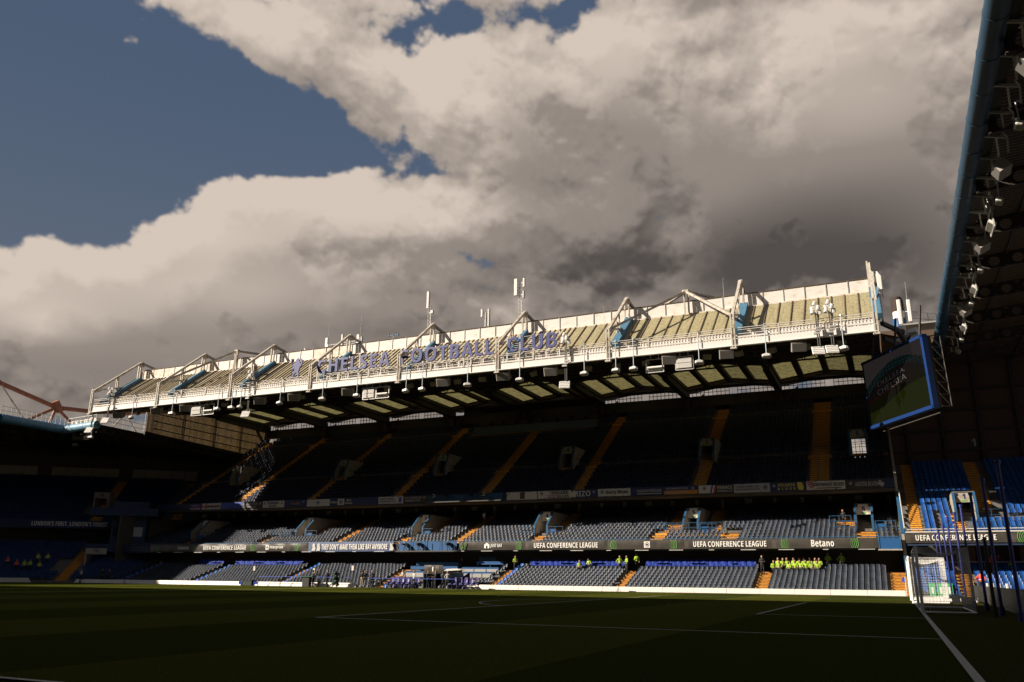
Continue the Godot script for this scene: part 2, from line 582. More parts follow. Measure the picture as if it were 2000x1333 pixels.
func line_mesh(pts: Array, w: float, y: float) -> Mb:
	var k := Mb.new()
	for i in pts.size() - 1:
		var a: Vector2 = pts[i]
		var b: Vector2 = pts[i + 1]
		var s := (b - a).normalized().orthogonal() * w * 0.5
		k.quad(Vector3(a.x - s.x, y, a.y - s.y), Vector3(b.x - s.x, y, b.y - s.y), Vector3(b.x + s.x, y, b.y + s.y), Vector3(a.x + s.x, y, a.y + s.y))
	return k


func ground_and_pitch() -> void:
	struct("ground", sheet_xz(-1500, 1500, -1500, 1500, -1.2), M.concrete)
	var slab := one_box(Vector3(-55, -0.52, 6.0), Vector3(130, 1.0, 87.3))
	var pitch := struct("pitch", slab, M.turf_edge)
	# mown bands run across the pitch, alternately light and dark
	var x := 0.0
	var i := 0
	while x > -103.0:
		obj("mown_band", sheet_xz(x - 5.5, x, -33.9, 33.9, 0.0), M.turf_dark if i % 2 == 0 else M.turf_light, pitch)
		x -= 5.5
		i += 1
	var y := 0.006
	struct("goal_line", line_mesh([Vector2(0, -33.9), Vector2(0, 33.9)], 0.125, y), M.line)
	struct("far_touchline", line_mesh([Vector2(0, -33.9), Vector2(-103, -33.9)], 0.1, y + 0.002), M.line)
	struct("near_touchline", line_mesh([Vector2(0, 33.9), Vector2(-103, 33.9)], 0.1, y + 0.002), M.line)
	struct("penalty_area_line", line_mesh([Vector2(-0.06, 20.16), Vector2(-16.5, 20.16), Vector2(-16.5, -20.16), Vector2(-0.06, -20.16)], 0.1, y), M.line)
	struct("goal_area_line", line_mesh([Vector2(-0.06, 9.16), Vector2(-5.5, 9.16), Vector2(-5.5, -9.16), Vector2(-0.06, -9.16)], 0.1, y), M.line)
	var arc := []
	for k in 33:
		var t := lerpf(-0.925, 0.925, k / 32.0)
		arc.append(Vector2(-11.0 - 9.15 * cos(t), 9.15 * sin(t)))
	struct("penalty_arc_line", line_mesh(arc, 0.1, y + 0.002), M.line)
	struct("halfway_line", line_mesh([Vector2(-51.5, -33.8), Vector2(-51.5, 33.8)], 0.1, y), M.line)
	var spot := []
	for k in 13:
		spot.append(Vector2(-11.0 + 0.05 * cos(TAU * k / 12), 0.05 * sin(TAU * k / 12)))
	struct("penalty_spot_marking", line_mesh(spot, 0.1, y), M.line)


# One stepped terrace along x: row i has its tread at (z0 - i * d, y0 + i * r)
func terrace(x0: float, x1: float, z0: float, y0: float, d: float, r: float, rows: int, under := 0.5) -> Mb:
	var k := Mb.new()
	for i in rows:
		var y := y0 + i * r
		var z := z0 - i * d
		k.quad(Vector3(x0, y, z), Vector3(x1, y, z), Vector3(x1, y, z - d), Vector3(x0, y, z - d))
		k.quad(Vector3(x0, y - (under if i == 0 else r), z), Vector3(x1, y - (under if i == 0 else r), z), Vector3(x1, y, z), Vector3(x0, y, z))
	var yb := y0 + rows * r - r - under
	var ze := z0 - rows * d
	k.quad(Vector3(x0, yb, ze), Vector3(x1, yb, ze), Vector3(x1, y0 - under, z0), Vector3(x0, y0 - under, z0))
	k.quad(Vector3(x1, yb, ze), Vector3(x0, yb, ze), Vector3(x0, yb + under, ze), Vector3(x1, yb + under, ze))
	for s in [[x0, -1.0], [x1, 1.0]]:
		for i in rows:
			var a := Vector3(s[0], y0 + i * r, z0 - i * d)
			var b := Vector3(s[0], y0 + i * r, z0 - (i + 1) * d)
			var u0 := lerpf(y0 - under, yb, float(i) / rows)
			var u1 := lerpf(y0 - under, yb, float(i + 1) / rows)
			if s[1] > 0.0:
				k.quad(Vector3(s[0], u0, a.z), Vector3(s[0], u1, b.z), b, a)
			else:
				k.quad(Vector3(s[0], u1, b.z), Vector3(s[0], u0, a.z), a, b)
	return k


var step_meshes := {}


func step_mesh(w: float, d: float, r: float) -> ArrayMesh:
	var key := "%.2f %.3f %.3f" % [w, d, r]
	if not step_meshes.has(key):
		var a := Mb.new()
		a.box(Vector3(0, r * 0.25, -d * 0.75), Vector3(w, r * 0.5, d * 0.5))
		a.box(Vector3(0, r * 0.5 + 0.004, -d - 0.2), Vector3(w, r + 0.008, 0.43))
		var b := Mb.new()
		b.box(Vector3(0, r * 0.5 - 0.012, -d * 0.5 + 0.012), Vector3(w - 0.02, 0.04, 0.05))
		b.box(Vector3(0, r - 0.012, -d + 0.027), Vector3(w - 0.02, 0.04, 0.05))
		var m := a.mesh()
		b.mesh(m)
		m.surface_set_material(0, M.step)
		m.surface_set_material(1, M.nosing)
		step_meshes[key] = m
	return step_meshes[key]


func flight(parent: Node3D, x: float, w: float, z0: float, y0: float, d: float, r: float, row0: int, row1: int) -> void:
	var f := part_root("stair_flight", parent)
	for i in range(row0, row1):
		var o := MeshInstance3D.new()
		o.name = "step"
		o.mesh = step_mesh(w, d, r)
		o.position = Vector3(x, y0 + i * r, z0 - i * d)
		f.add_child(o, true)


# A covered entrance cut into a tier: two cheek walls, a lintel with its block number, a dark passage and blue rails
func entrance(parent: Node3D, x: float, w: float, floor_y: float, z: float, head0: float, head1: float, back: float, number: String, lit: bool) -> void:
	var v := part_root("entrance", parent)
	var h := head1 - floor_y
	var set_back := 1.9 if lit else 0.9
	for s in [-1.0, 1.0]:
		var k := Mb.new()
		var poly := PackedVector2Array([Vector2(0, 0), Vector2(0, h * 0.42), Vector2(set_back, h), Vector2(back, h), Vector2(back, 0)])
		k.plate(poly, Vector3(x + s * (w * 0.5 + 0.1), floor_y, z), 0.2, Basis(Vector3(0, 0, -1), Vector3(0, 1, 0), Vector3(1, 0, 0)))
		obj("cheek_wall", k, M.concrete_pale, v)
		var e := Mb.new()
		e.bar(Vector3(x + s * (w * 0.5 + 0.1), floor_y, z + 0.03), Vector3(x + s * (w * 0.5 + 0.1), floor_y + h * 0.42, z + 0.03), 0.22, 0.06)
		e.bar(Vector3(x + s * (w * 0.5 + 0.1), floor_y + h * 0.42, z + 0.02), Vector3(x + s * (w * 0.5 + 0.1), floor_y + h + 0.02, z - set_back + 0.02), 0.22, 0.06)
		obj("edge_trim", e, M.rail_blue, v)
	z -= set_back
	back -= set_back
	obj("lintel", one_box(Vector3(x, (head0 + head1) * 0.5, z - 0.06), Vector3(w - 0.01, head1 - head0, 0.12)), M.board_white if lit else M.concrete_pale, v)
	obj("roof_slab", one_box(Vector3(x, head1 + 0.05, z - back * 0.5), Vector3(w + 0.3, 0.1, back + 0.1)), M.concrete, v)
	obj("passage_floor", one_box(Vector3(x, floor_y + 0.02, z - back * 0.5), Vector3(w, 0.04, back)), M.inner_wall, v)
	if number:
		words(number, 0.46, 0.0, 0.03, M.navy, v, Vector3(x + 0.02, head0 + (head1 - head0) * 0.6, z + 0.02), Basis(), "number")
		obj("exit_plate", one_box(Vector3(x, head0 + 0.16, z + 0.012), Vector3(0.42, 0.14, 0.02)), M.green, v)
		for s in [-1.0, 1.0]:
			obj("lamp_box", one_box(Vector3(x + s * (w * 0.5 - 0.12), head1 - 0.12, z + 0.06), Vector3(0.16, 0.2, 0.12)), M.dark_blue, v)


# Tubular guard rail through points, posts at each
func rail(parent: Node3D, pts: Array, h: float, m: Material, bars := 2, r := 0.03) -> void:
	var k := Mb.new()
	for i in pts.size():
		k.tube(pts[i], pts[i] + Vector3(0, h, 0), r, 6)
		if i > 0:
			for b in bars:
				var u := Vector3(0, h * (1.0 - b * 0.5), 0)
				k.tube(pts[i - 1] + u, pts[i] + u, r, 6)
	obj("guard_rail", k, m, parent)


const LOWER := [-37.2, -0.35, 0.75, 0.255, 10]
const MIDDLE := [-43.9, 4.45, 0.9, 0.335, 14]
const UPPER := [-48.6, 10.3, 0.8, 0.512, 26]
const LOWER_AISLES := [[-0.65, 1.3], [-12.23, 1.1], [-25.52, 1.1], [-39.21, 1.1], [-52.81, 1.1], [-66.99, 1.1], [-80.49, 1.1], [-93.59, 1.1]]
const MIDDLE_FLIGHTS := [[-89.46, 1.7, 0, 6], [-92.71, 1.7, 7, 13], [-76.39, 1.7, 0, 4], [-70.11, 1.7, 4, 13], [-64.13, 1.7, 0, 13], [-54.91, 1.7, 0, 4], [-52.48, 1.7, 4, 13], [-47.01, 1.7, 0, 13], [-37.08, 1.7, 0, 4], [-35.76, 1.7, 4, 13], [-23.4, 1.7, 0, 4], [-22.48, 1.7, 4, 13], [-18.13, 1.7, 4, 13], [-16.0, 1.7, 0, 4], [-3.03, 1.7, 0, 4], [-4.95, 1.7, 5, 13]]
const MIDDLE_DOORS := [[-90.58, "1"], [-71.93, "2"], [-54.1, "3"], [-37.58, "4"], [-20.26, "5"], [-3.13, "6"]]
const UPPER_FLIGHTS := [[-7.05, 1.9], [-19.5, 1.4], [-33.6, 1.4], [-45.8, 1.4], [-58.4, 1.4], [-72.1, 1.4], [-85.0, 1.4], [-96.5, 1.0]]
const UPPER_DOORS := [[-90.2, "1"], [-71.0, "2"], [-54.8, "3"], [-36.8, "4"], [-19.4, "5"], [-3.05, "6"]]


func east_stand() -> void:
	east = thing("grandstand", "long three-tier grandstand with a white-edged cantilever roof across the pitch", "grandstand")
	# lower tier
	obj("lower_terrace", terrace(-99, 0.0, LOWER[0], LOWER[1], LOWER[2], LOWER[3], 10), M.concrete, east)
	obj("lower_back_wall", one_box(Vector3(-49.5, 3.0, -47.7), Vector3(99, 3.4, 0.3)), M.inner_wall, east)
	for a in LOWER_AISLES:
		flight(east, a[0], a[1], LOWER[0], LOWER[1], LOWER[2], LOWER[3], 0, 9)
	# middle tier
	obj("middle_terrace", terrace(-99, 0.0, MIDDLE[0], MIDDLE[1], MIDDLE[2], MIDDLE[3], 14), M.concrete, east)
	obj("middle_front", one_box(Vector3(-49.5, 4.42, -43.6), Vector3(99, 0.86, 0.3)), M.dark_blue, east)
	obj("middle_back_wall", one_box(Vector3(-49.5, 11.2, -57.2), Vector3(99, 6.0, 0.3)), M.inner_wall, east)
	for i in 34:
		obj("pilaster", one_box(Vector3(-98.0 + i * 2.95, 9.2, -56.95), Vector3(0.35 if i % 4 else 0.8, 1.9, 0.2)), M.concrete_pale, east)
	for f in MIDDLE_FLIGHTS:
		flight(east, f[0], f[1], MIDDLE[0], MIDDLE[1], MIDDLE[2], MIDDLE[3], f[2], f[3])
	for d in MIDDLE_DOORS:
		entrance(east, d[0], 1.35, 5.92, -48.0, 7.6, 8.6, 7.0, d[1], true)
		var y := 5.75
		for s in [-1.0, 1.0]:
			var x0: float = d[0] + s * 1.0
			rail(east, [Vector3(x0, y, -47.7), Vector3(x0 + s * 0.9, y, -47.7), Vector3(x0 + s * 1.8, y, -47.7)], 1.05, M.rail_blue)
		obj("rail_panel", one_box(Vector3(d[0] + 1.5, y + 0.45, -47.85), Vector3(0.9, 0.7, 0.04)), M.blue_paint, east)
	# the wide landings in front of the fifth and second entrances
	for l in [[-23.9, -16.6], [-76.0, -72.8]]:
		obj("landing", one_box(Vector3((l[0] + l[1]) * 0.5, 5.66, -47.35), Vector3(l[1] - l[0], 0.42, 0.5)), M.step, east)
		var pts := []
		var n := int((l[1] - l[0]) / 1.2)
		for i in n + 1:
			pts.append(Vector3(lerpf(l[0], l[1], float(i) / n), 5.87, -47.2))
		rail(east, pts, 1.05, M.rail_blue)
	rail(east, [Vector3(-6.3, 6.4, -48.3), Vector3(-5.4, 6.4, -48.3), Vector3(-4.3, 6.4, -48.3)], 1.0, M.rail_blue)
	var top := Mb.new()
	top.tube(Vector3(-98.5, 5.12, -43.55), Vector3(-0.3, 5.12, -43.55), 0.045, 8)
	for i in 83:
		top.box(Vector3(-98.4 + i * 1.195, 4.98, -43.55), Vector3(0.05, 0.3, 0.05))
	obj("front_rail", top, M.rail_blue, east)
	# upper tier, with the opening of its last entrance left out
	for s in [[-99.0, -3.9, 0, 26], [-3.9, -2.1, 0, 7], [-2.1, 0.0, 0, 26]]:
		obj("upper_terrace", terrace(s[0], s[1], UPPER[0], UPPER[1], UPPER[2], UPPER[3], s[3]), M.concrete, east)
	obj("upper_terrace", terrace(-3.9, -2.1, UPPER[0] - 13 * 0.8, UPPER[1] + 13 * 0.512, 0.8, 0.512, 13, 0.3), M.concrete, east)
	obj("upper_front", one_box(Vector3(-49.5, 10.5, -48.45), Vector3(99, 0.9, 0.26)), M.dark_blue, east)
	obj("upper_front_soffit", one_box(Vector3(-49.5, 9.9, -49.5), Vector3(99, 0.2, 2.2)), M.inner_wall, east)
	for f in UPPER_FLIGHTS:
		flight(east, f[0], f[1], UPPER[0], UPPER[1], UPPER[2], UPPER[3], 0, 25)
	for d in UPPER_DOORS:
		entrance(east, d[0], 1.5, 14.0, -54.2, 16.2, 17.05, 4.5, d[1], false)
	# cross gangways: a yellow kerb under a row of dark rails
	obj("gangway_kerb", one_box(Vector3(-49.5, 14.28, -54.94), Vector3(98.6, 0.34, 0.12)), M.step, east)
	obj("gangway_kerb", one_box(Vector3(-49.5, 21.5, -66.14), Vector3(98.6, 0.2, 0.1)), M.step, east)
	for g in [[14.42, -55.2]]:
		for i in 16:
			var pts := []
			for j in 5:
				pts.append(Vector3(-98.0 + i * 6.15 + j * 1.4, g[0], g[1]))
			rail(east, pts, 1.1, M.rail_blue, 1, 0.025)
	for f in UPPER_FLIGHTS:
		var k := Mb.new()
		for i in 4:
			var p := Vector3(f[0] - 0.05, 10.8 + i * 1.024, -49.2 - i * 1.6)
			k.tube(p, p + Vector3(0, 0.95, 0), 0.025, 6)
			k.tube(p + Vector3(0, 0.95, 0), p + Vector3(0, 1.46, -0.8), 0.025, 6)
		obj("aisle_rail", k, M.rail_blue, east)
	# the press box in the middle of the top rows
	obj("press_box_front", one_box(Vector3(-45.5, 21.7, -64.4), Vector3(19.0, 1.1, 0.15)), paint(Color(0.10, 0.13, 0.16), 0.3), east)
	obj("press_box_roof", one_box(Vector3(-45.5, 25.2, -66.0), Vector3(19.0, 0.2, 4.6)), M.dark_steel, east)
	for i in 9:
		obj("press_desk", one_box(Vector3(-54.0 + i * 2.1, 22.9, -66.2), Vector3(1.5, 0.5, 0.5)), M.brown_steel, east)
	# ends and back
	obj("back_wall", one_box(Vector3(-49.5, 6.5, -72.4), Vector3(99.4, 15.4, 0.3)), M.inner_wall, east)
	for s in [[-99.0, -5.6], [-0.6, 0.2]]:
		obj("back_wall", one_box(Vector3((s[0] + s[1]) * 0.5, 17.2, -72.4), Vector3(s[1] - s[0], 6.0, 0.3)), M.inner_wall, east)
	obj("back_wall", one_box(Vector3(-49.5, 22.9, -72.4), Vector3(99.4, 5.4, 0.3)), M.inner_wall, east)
	for i in 7:
		obj("window_bar", one_box(Vector3(-5.3 + i * 0.75, 17.2, -72.3), Vector3(0.07, 6.0, 0.1)), M.dark_steel, east)
	for i in 9:
		obj("window_bar", one_box(Vector3(-3.1, 14.6 + i * 0.62, -72.24), Vector3(5.0, 0.06, 0.02)), M.dark_steel, east)
	obj("end_wall", one_box(Vector3(-99.3, 4.0, -57.4), Vector3(0.4, 10.0, 29.6)), M.inner_wall, east)
	var ew := Mb.new()
	ew.plate(PackedVector2Array([Vector2(36.9, -0.5), Vector2(36.9, 0.9), Vector2(43.5, 1.6), Vector2(43.5, 5.3), Vector2(48.4, 6.6), Vector2(48.4, 11.2), Vector2(72.2, 26.2), Vector2(72.2, -0.5)]), Vector3(0.14, 0, 0), 0.24, Basis(Vector3(0, 0, -1), Vector3(0, 1, 0), Vector3(1, 0, 0)))
	obj("end_wall", ew, M.concrete_pale, east)
	var cap := Mb.new()
	cap.bar(Vector3(0.16, 5.4, -43.6), Vector3(0.16, 9.6, -48.3), 0.34, 0.1)
	cap.bar(Vector3(0.16, 5.4, -43.6), Vector3(0.16, 1.6, -43.5), 0.34, 0.1)
	obj("end_trim", cap, M.rail_blue, east)
	var pp := Mb.new()
	pp.path([Vector3(0.05, 9.9, -48.0), Vector3(0.3, 9.6, -47.6), Vector3(0.34, 5.8, -43.4)], 0.06)
	obj("drain_pipe", pp, M.pale_metal, east)
	east_roof()


func plane_on_roof(z: float) -> float:  # the beige front slope
	return lerpf(24.2, 28.35, (z + 36.6) / -5.4)


func east_roof() -> void:
	var x0 := -98.5
	var x1 := 0.1
	# front edge: white beam, gutter rail, walkway
	var k := Mb.new()
	k.box(Vector3((x0 + x1) * 0.5, 22.52, -34.5), Vector3(x1 - x0, 0.68, 0.22))
	k.box(Vector3((x0 + x1) * 0.5, 22.20, -34.42), Vector3(x1 - x0, 0.06, 0.4))
	obj("fascia_beam", k, M.white, east)
	k = Mb.new()
	k.box(Vector3((x0 + x1) * 0.5, 23.04, -34.46), Vector3(x1 - x0, 0.16, 0.16))
	k.box(Vector3((x0 + x1) * 0.5, 23.34, -34.46), Vector3(x1 - x0, 0.05, 0.06))
	obj("gutter_rail", k, M.white_worn, east)
	obj("walkway", one_box(Vector3((x0 + x1) * 0.5, 22.9, -35.5), Vector3(x1 - x0, 0.05, 1.8)), M.grey_metal, east)
	k = Mb.new()
	for y in [23.72, 23.92]:
		k.tube(Vector3(x0, y, -34.42), Vector3(x1, y, -34.42), 0.035, 6)
	obj("hand_rail", k, M.white_worn, east)
	for i in 25:
		var x := x0 + 0.3 + i * 4.09
		obj("rail_post", one_box(Vector3(x, 23.45, -34.4), Vector3(0.16, 1.0, 0.14)), M.truss, east)
	k = Mb.new()
	for i in 328:
		k.box(Vector3(x0 + 0.15 + i * 0.3, 23.62, -36.42), Vector3(0.06, 0.95, 0.05))
	var inf := obj("picket_screen", k, M.white, east)
	inf.set_meta("kind", "stuff")
	obj("upstand", one_box(Vector3((x0 + x1) * 0.5, 23.55, -36.5), Vector3(x1 - x0, 1.15, 0.06)), M.white_worn, east)
	obj("upstand_cap", one_box(Vector3((x0 + x1) * 0.5, 24.14, -36.46), Vector3(x1 - x0, 0.08, 0.22)), M.white_rusty, east)
	# beige roof sheets between ribs: narrow ones to the left, wide replacements to the right
	var dir := Vector3(0, 28.35 - 24.2, -5.4).normalized()
	var nor := Vector3(0, 5.4, 4.15).normalized()
	var b := Basis(Vector3(1, 0, 0), dir, nor)
	var len := 6.81
	var mid := Vector3(0, (24.2 + 28.35) * 0.5, -39.3)
	var rib := one_box(Vector3.ZERO, Vector3(0.09, len, 0.14)).mesh()
	var narrow := one_box(Vector3.ZERO, Vector3(0.58, len, 0.06)).mesh()
	var wide := one_box(Vector3.ZERO, Vector3(1.18, len, 0.06)).mesh()
	var x := TRUSS_X[0]
	while x < -0.5:
		var w := 1.228 if x > -31.2 else 0.614
		var o := obj("roof_sheet", wide if w > 1.0 else narrow, M.sheet_b if x > -31.2 else M.sheet, east)
		o.transform = Transform3D(b, mid + Vector3(x + w * 0.5, 0, 0) + nor * rng.randf_range(-0.015, 0.015))
		o = obj("roof_rib", rib, M.rib, east)
		o.transform = Transform3D(b, mid + Vector3(x, 0, 0) + nor * 0.06)
		x += w
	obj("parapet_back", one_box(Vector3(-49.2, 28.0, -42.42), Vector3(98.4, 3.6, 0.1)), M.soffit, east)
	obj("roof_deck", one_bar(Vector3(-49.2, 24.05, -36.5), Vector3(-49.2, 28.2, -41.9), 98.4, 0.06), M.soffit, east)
	# white parapet panels and their cover strips
	obj("parapet_sill", one_box(Vector3(-49.2, 28.36, -42.0), Vector3(98.3, 0.14, 0.3)), M.white_rusty, east)
	for i in 48:
		var px: float = TRUSS_X[0] + (i + 0.5) * 2.0467
		obj("parapet_panel", one_box(Vector3(px, 29.12, -42.2 + rng.randf_range(-0.012, 0.012)), Vector3(1.99, 1.44, 0.08)), M.white_rusty if (i < 9 and i % 4 != 3) or i in [15, 16, 17] else M.white_worn, east)
		obj("cover_strip", one_box(Vector3(px - 1.023, 29.12, -42.13), Vector3(0.07, 1.5, 0.08)), M.grey_metal, east)
	obj("parapet_cap", one_box(Vector3(-49.2, 29.87, -42.2), Vector3(98.5, 0.07, 0.26)), M.brown_steel, east)
	# flat roof behind, as gabled bays of sheets, and the deep dark beams below
	for i in 8:
		var xa: float = TRUSS_X[i]
		var xm := xa + 6.14
		var xb := xa + 12.28
		for z in [[-42.3, -58.2], [-68.2, -72.4]]:
			var deck := Mb.new()
			for s in [[xa, xm, 0.0, 1.0], [xm, xb, 1.0, 0.0]]:
				var ya: float = 26.45 + s[2] * 0.85
				var yb: float = 26.45 + s[3] * 0.85
				var p := [Vector3(s[0], ya, z[0]), Vector3(s[1], yb, z[0]), Vector3(s[1], yb, z[1]), Vector3(s[0], ya, z[1])]
				deck.quad(p[0], p[1], p[2], p[3])
				var u := Vector3(0, -0.06, 0)
				deck.quad(p[3] + u, p[2] + u, p[1] + u, p[0] + u)
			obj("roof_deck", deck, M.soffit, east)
		for s in 4:
			var f0 := s * 0.5
			var ga := minf(f0, 2.0 - f0)
			var gb := minf(f0 + 0.5, 2.0 - f0 - 0.5)
			var a := Vector3(xa + f0 * 6.14 + 0.02, 26.45 + ga * 0.85, 0)
			var c := Vector3(xa + (f0 + 0.5) * 6.14 - 0.02, 26.45 + gb * 0.85, 0)
			var pan := Mb.new()
			var q := 14
			for j in q:
				var z0 := lerpf(-58.15, -68.25, float(j) / q)
				var z1 := lerpf(-58.15, -68.25, float(j + 1) / q)
				var y0 := 0.04 * (j % 2)
				var y1 := 0.04 * ((j + 1) % 2)
				pan.quad(a + Vector3(0, y0, z0), c + Vector3(0, y0, z0), c + Vector3(0, y1, z1), a + Vector3(0, y1, z1))
			obj("skylight_panel", pan, M.skylight, east)
		for s in [[0.0, 0.0], [3.07, 0.42], [6.14, 0.85], [9.21, 0.42]]:
			obj("roof_beam", one_box(Vector3(xa + s[0], 26.2 + s[1], -63.3), Vector3(0.7 if s[0] != 0.0 else 1.1, 0.5, 10.4)), M.dark_steel, east)
		for z in [-57.9, -68.6]:
			var pb := Mb.new()
			pb.bar(Vector3(xa, 26.1, z), Vector3(xm, 26.95, z), 0.3, 0.7, Vector3(0, 0, 1))
			pb.bar(Vector3(xm, 26.95, z), Vector3(xb, 26.1, z), 0.3, 0.7, Vector3(0, 0, 1))
			obj("gable_beam", pb, M.brown_steel, east)
		# the glazed strip under the eaves at the back
		if i != 3 and i != 4:
			for h in 2:
				var w := part_root("eaves_window", east)
				var wx := xa + 0.7 + h * 6.14
				var fr := Mb.new()
				for j in 10:
					fr.box(Vector3(wx + j * 0.56, 25.95, -70.2), Vector3(0.06, 1.0, 0.1))
				for y in [25.5, 25.98, 26.42]:
					fr.box(Vector3(wx + 2.5, y, -70.2), Vector3(5.1, 0.07, 0.08))
				obj("frame", fr, M.dark_steel, w)
		obj("eaves_wall", one_box(Vector3(xm, 24.75, -70.2), Vector3(12.26, 1.5, 0.2)), M.inner_wall, east)
		if i == 3 or i == 4:
			obj("eaves_wall", one_box(Vector3(xm + (0.0 if i == 3 else 0.0), 25.95, -70.25), Vector3(9.0, 1.0, 0.1)), M.inner_wall, east)
	obj("eaves_beam", one_box(Vector3(-49.2, 26.6, -70.2), Vector3(98.4, 0.34, 0.3)), M.brown_steel, east)
	# hanging underside of the front: purlins, lattice girder and the trusses' dark bottom chords
	for z in [-38.5, -41.5, -45.0, -49.0, -53.5]:
		var g := Mb.new()
		var yb := lerpf(22.6, 25.3, (-z - 35.0) / 20.0)
		g.box(Vector3(-49.2, yb + 0.9, z), Vector3(98.4, 0.16, 0.2))
		g.box(Vector3(-49.2, yb, z), Vector3(98.4, 0.16, 0.2))
		for i in 64:
			var gx := -98.3 + i * 1.535
			g.bar(Vector3(gx, yb, z), Vector3(gx + 0.77, yb + 0.9, z), 0.08, 0.08, Vector3(0, 0, 1))
			g.bar(Vector3(gx + 0.77, yb + 0.9, z), Vector3(gx + 1.535, yb, z), 0.08, 0.08, Vector3(0, 0, 1))
		obj("lattice_purlin", g, M.dark_steel, east)
	for i in 9:
		truss(i)
	for i in 9:
		obj("column", one_box(Vector3(TRUSS_X[i], 13.5, -69.6), Vector3(0.75, 25.0, 0.8)), M.brown_steel, east)
		var kb := Mb.new()
		kb.bar(Vector3(TRUSS_X[i], 22.6, -69.3), Vector3(TRUSS_X[i], 25.6, -66.4), 0.3, 0.3)
		kb.bar(Vector3(TRUSS_X[i] + 0.3, 23.4, -69.5), Vector3(TRUSS_X[i] + 2.4, 25.6, -69.5), 0.2, 0.2, Vector3(0, 0, 1))
		obj("knee_brace", kb, M.brown_steel, east)
	var ge := Mb.new()
	ge.plate(PackedVector2Array([Vector2(34.6, 21.95), Vector2(36.2, 24.5), Vector2(41.9, 29.0), Vector2(42.2, 29.8), Vector2(45.0, 27.0), Vector2(58.0, 27.0), Vector2(71.0, 26.5), Vector2(71.0, 25.2), Vector2(57.0, 25.6), Vector2(45.2, 24.5)]), Vector3(-98.75, 0, 0), 0.06, Basis(Vector3(0, 0, -1), Vector3.UP, Vector3(1, 0, 0)))
	obj("gable_end", ge, M.clad, east)
	for s in [[2, "left"], [7, "right"]]:
		brace_frame(s[0])
	end_cladding()


func truss(i: int) -> void:
	var x: float = TRUSS_X[i]
	var t := part_root("roof_truss", east)
	var end := i == 8
	var nose := Vector3(x, 25.2, -34.5)
	var apex := Vector3(x, 30.85 if i < 7 else 31.1, -41.5)
	var post := Mb.new()
	for s in [-0.14, 0.14]:
		post.bar(Vector3(x + s, 21.95, -34.32), Vector3(x + s, 25.3, -34.32), 0.13, 0.16)
	obj("front_post", post, M.truss, t)
	var foot := Mb.new()
	foot.cham(Vector3(x, 21.95, -34.3), Vector3(0.62, 0.14, 0.36), 0.05)
	obj("post_foot", foot, M.truss, t)
	if not end:
		var c := Mb.new()
		c.bar(nose, apex, 0.28, 0.26)
		obj("top_chord", c, M.truss, t)
		c = Mb.new()
		c.bar(nose + Vector3(0, 0.1, -0.1), Vector3(x, 26.85, -39.6), 0.24, 0.2)
		obj("strut", c, M.truss, t)
		c = Mb.new()
		for s in [-0.16, 0.16]:
			c.bar(Vector3(x + s, plane_on_roof(-38.0), -38.0), Vector3(x + s, 27.95, -37.95), 0.13, 0.16)
		obj("middle_post", c, M.truss, t)
		c = Mb.new()
		for s in [-0.22, 0.22]:
			c.bar(Vector3(x + s, 28.1, -41.4), Vector3(x + s, 30.8, -41.45), 0.15, 0.2)
		obj("apex_post", c, M.truss, t)
		c = Mb.new()
		c.bar(apex, Vector3(x, 30.2, -46.8), 0.28, 0.26)
		c.bar(Vector3(x, 30.2, -46.8), Vector3(x, 28.0, -51.5), 0.28, 0.26)
		c.bar(Vector3(x, 30.2, -46.8), Vector3(x, 28.0, -44.5), 0.2, 0.2)
		obj("back_chord", c, M.truss, t)
		c = Mb.new()
		c.plate(PackedVector2Array([Vector2(-0.55, -0.3), Vector2(0.1, 0.25), Vector2(0.75, 0.05), Vector2(0.5, -0.45)]), apex + Vector3(0, -0.05, 0), 0.4, Basis(Vector3(0, 0, -1), Vector3(0, 1, 0), Vector3(1, 0, 0)))
		obj("gusset", c, M.truss, t)
		c = Mb.new()
		c.plate(PackedVector2Array([Vector2(-0.25, -0.35), Vector2(0.0, 0.2), Vector2(0.95, 0.7), Vector2(0.9, 0.1)]), nose, 0.4, Basis(Vector3(0, 0, -1), Vector3(0, 1, 0), Vector3(1, 0, 0)))
		obj("gusset", c, M.truss, t)
	var bl := Mb.new()
	var w := 0.42 if i < 6 else 0.8
	bl.bar(Vector3(x + 0.2, 24.05, -36.0), Vector3(x + 0.2, 28.5, -41.7), w, 0.55)
	obj("blue_chord", bl, M.blue_steel, t)
	var bc := Mb.new()
	bc.bar(Vector3(x, 22.5, -34.7), Vector3(x, 25.3, -43.5), 0.5, 0.7)
	bc.bar(Vector3(x, 25.3, -43.5), Vector3(x, 25.9, -57.5), 0.6, 1.0)
	bc.bar(Vector3(x, 25.9, -57.5), Vector3(x, 25.7, -69.6), 0.8, 1.3)
	obj("bottom_chord", bc, M.dark_steel, t)
	if end:
		# the end truss carries a ladder-like mast and aerial panels
		var e := Mb.new()
		e.bar(Vector3(x - 0.1, 28.4, -42.0), Vector3(x - 0.1, 31.6, -42.0), 0.16, 0.16)
		e.bar(Vector3(x + 0.35, 24.0, -37.0), Vector3(x + 0.2, 31.2, -42.0), 0.14, 0.14)
		e.bar(nose, Vector3(x + 0.1, 31.4, -42.1), 0.2, 0.2)
		obj("top_chord", e, M.truss, t)
		obj("end_panel", one_box(Vector3(x + 0.7, 26.6, -41.0), Vector3(0.12, 3.4, 1.6)), M.white_worn, t)


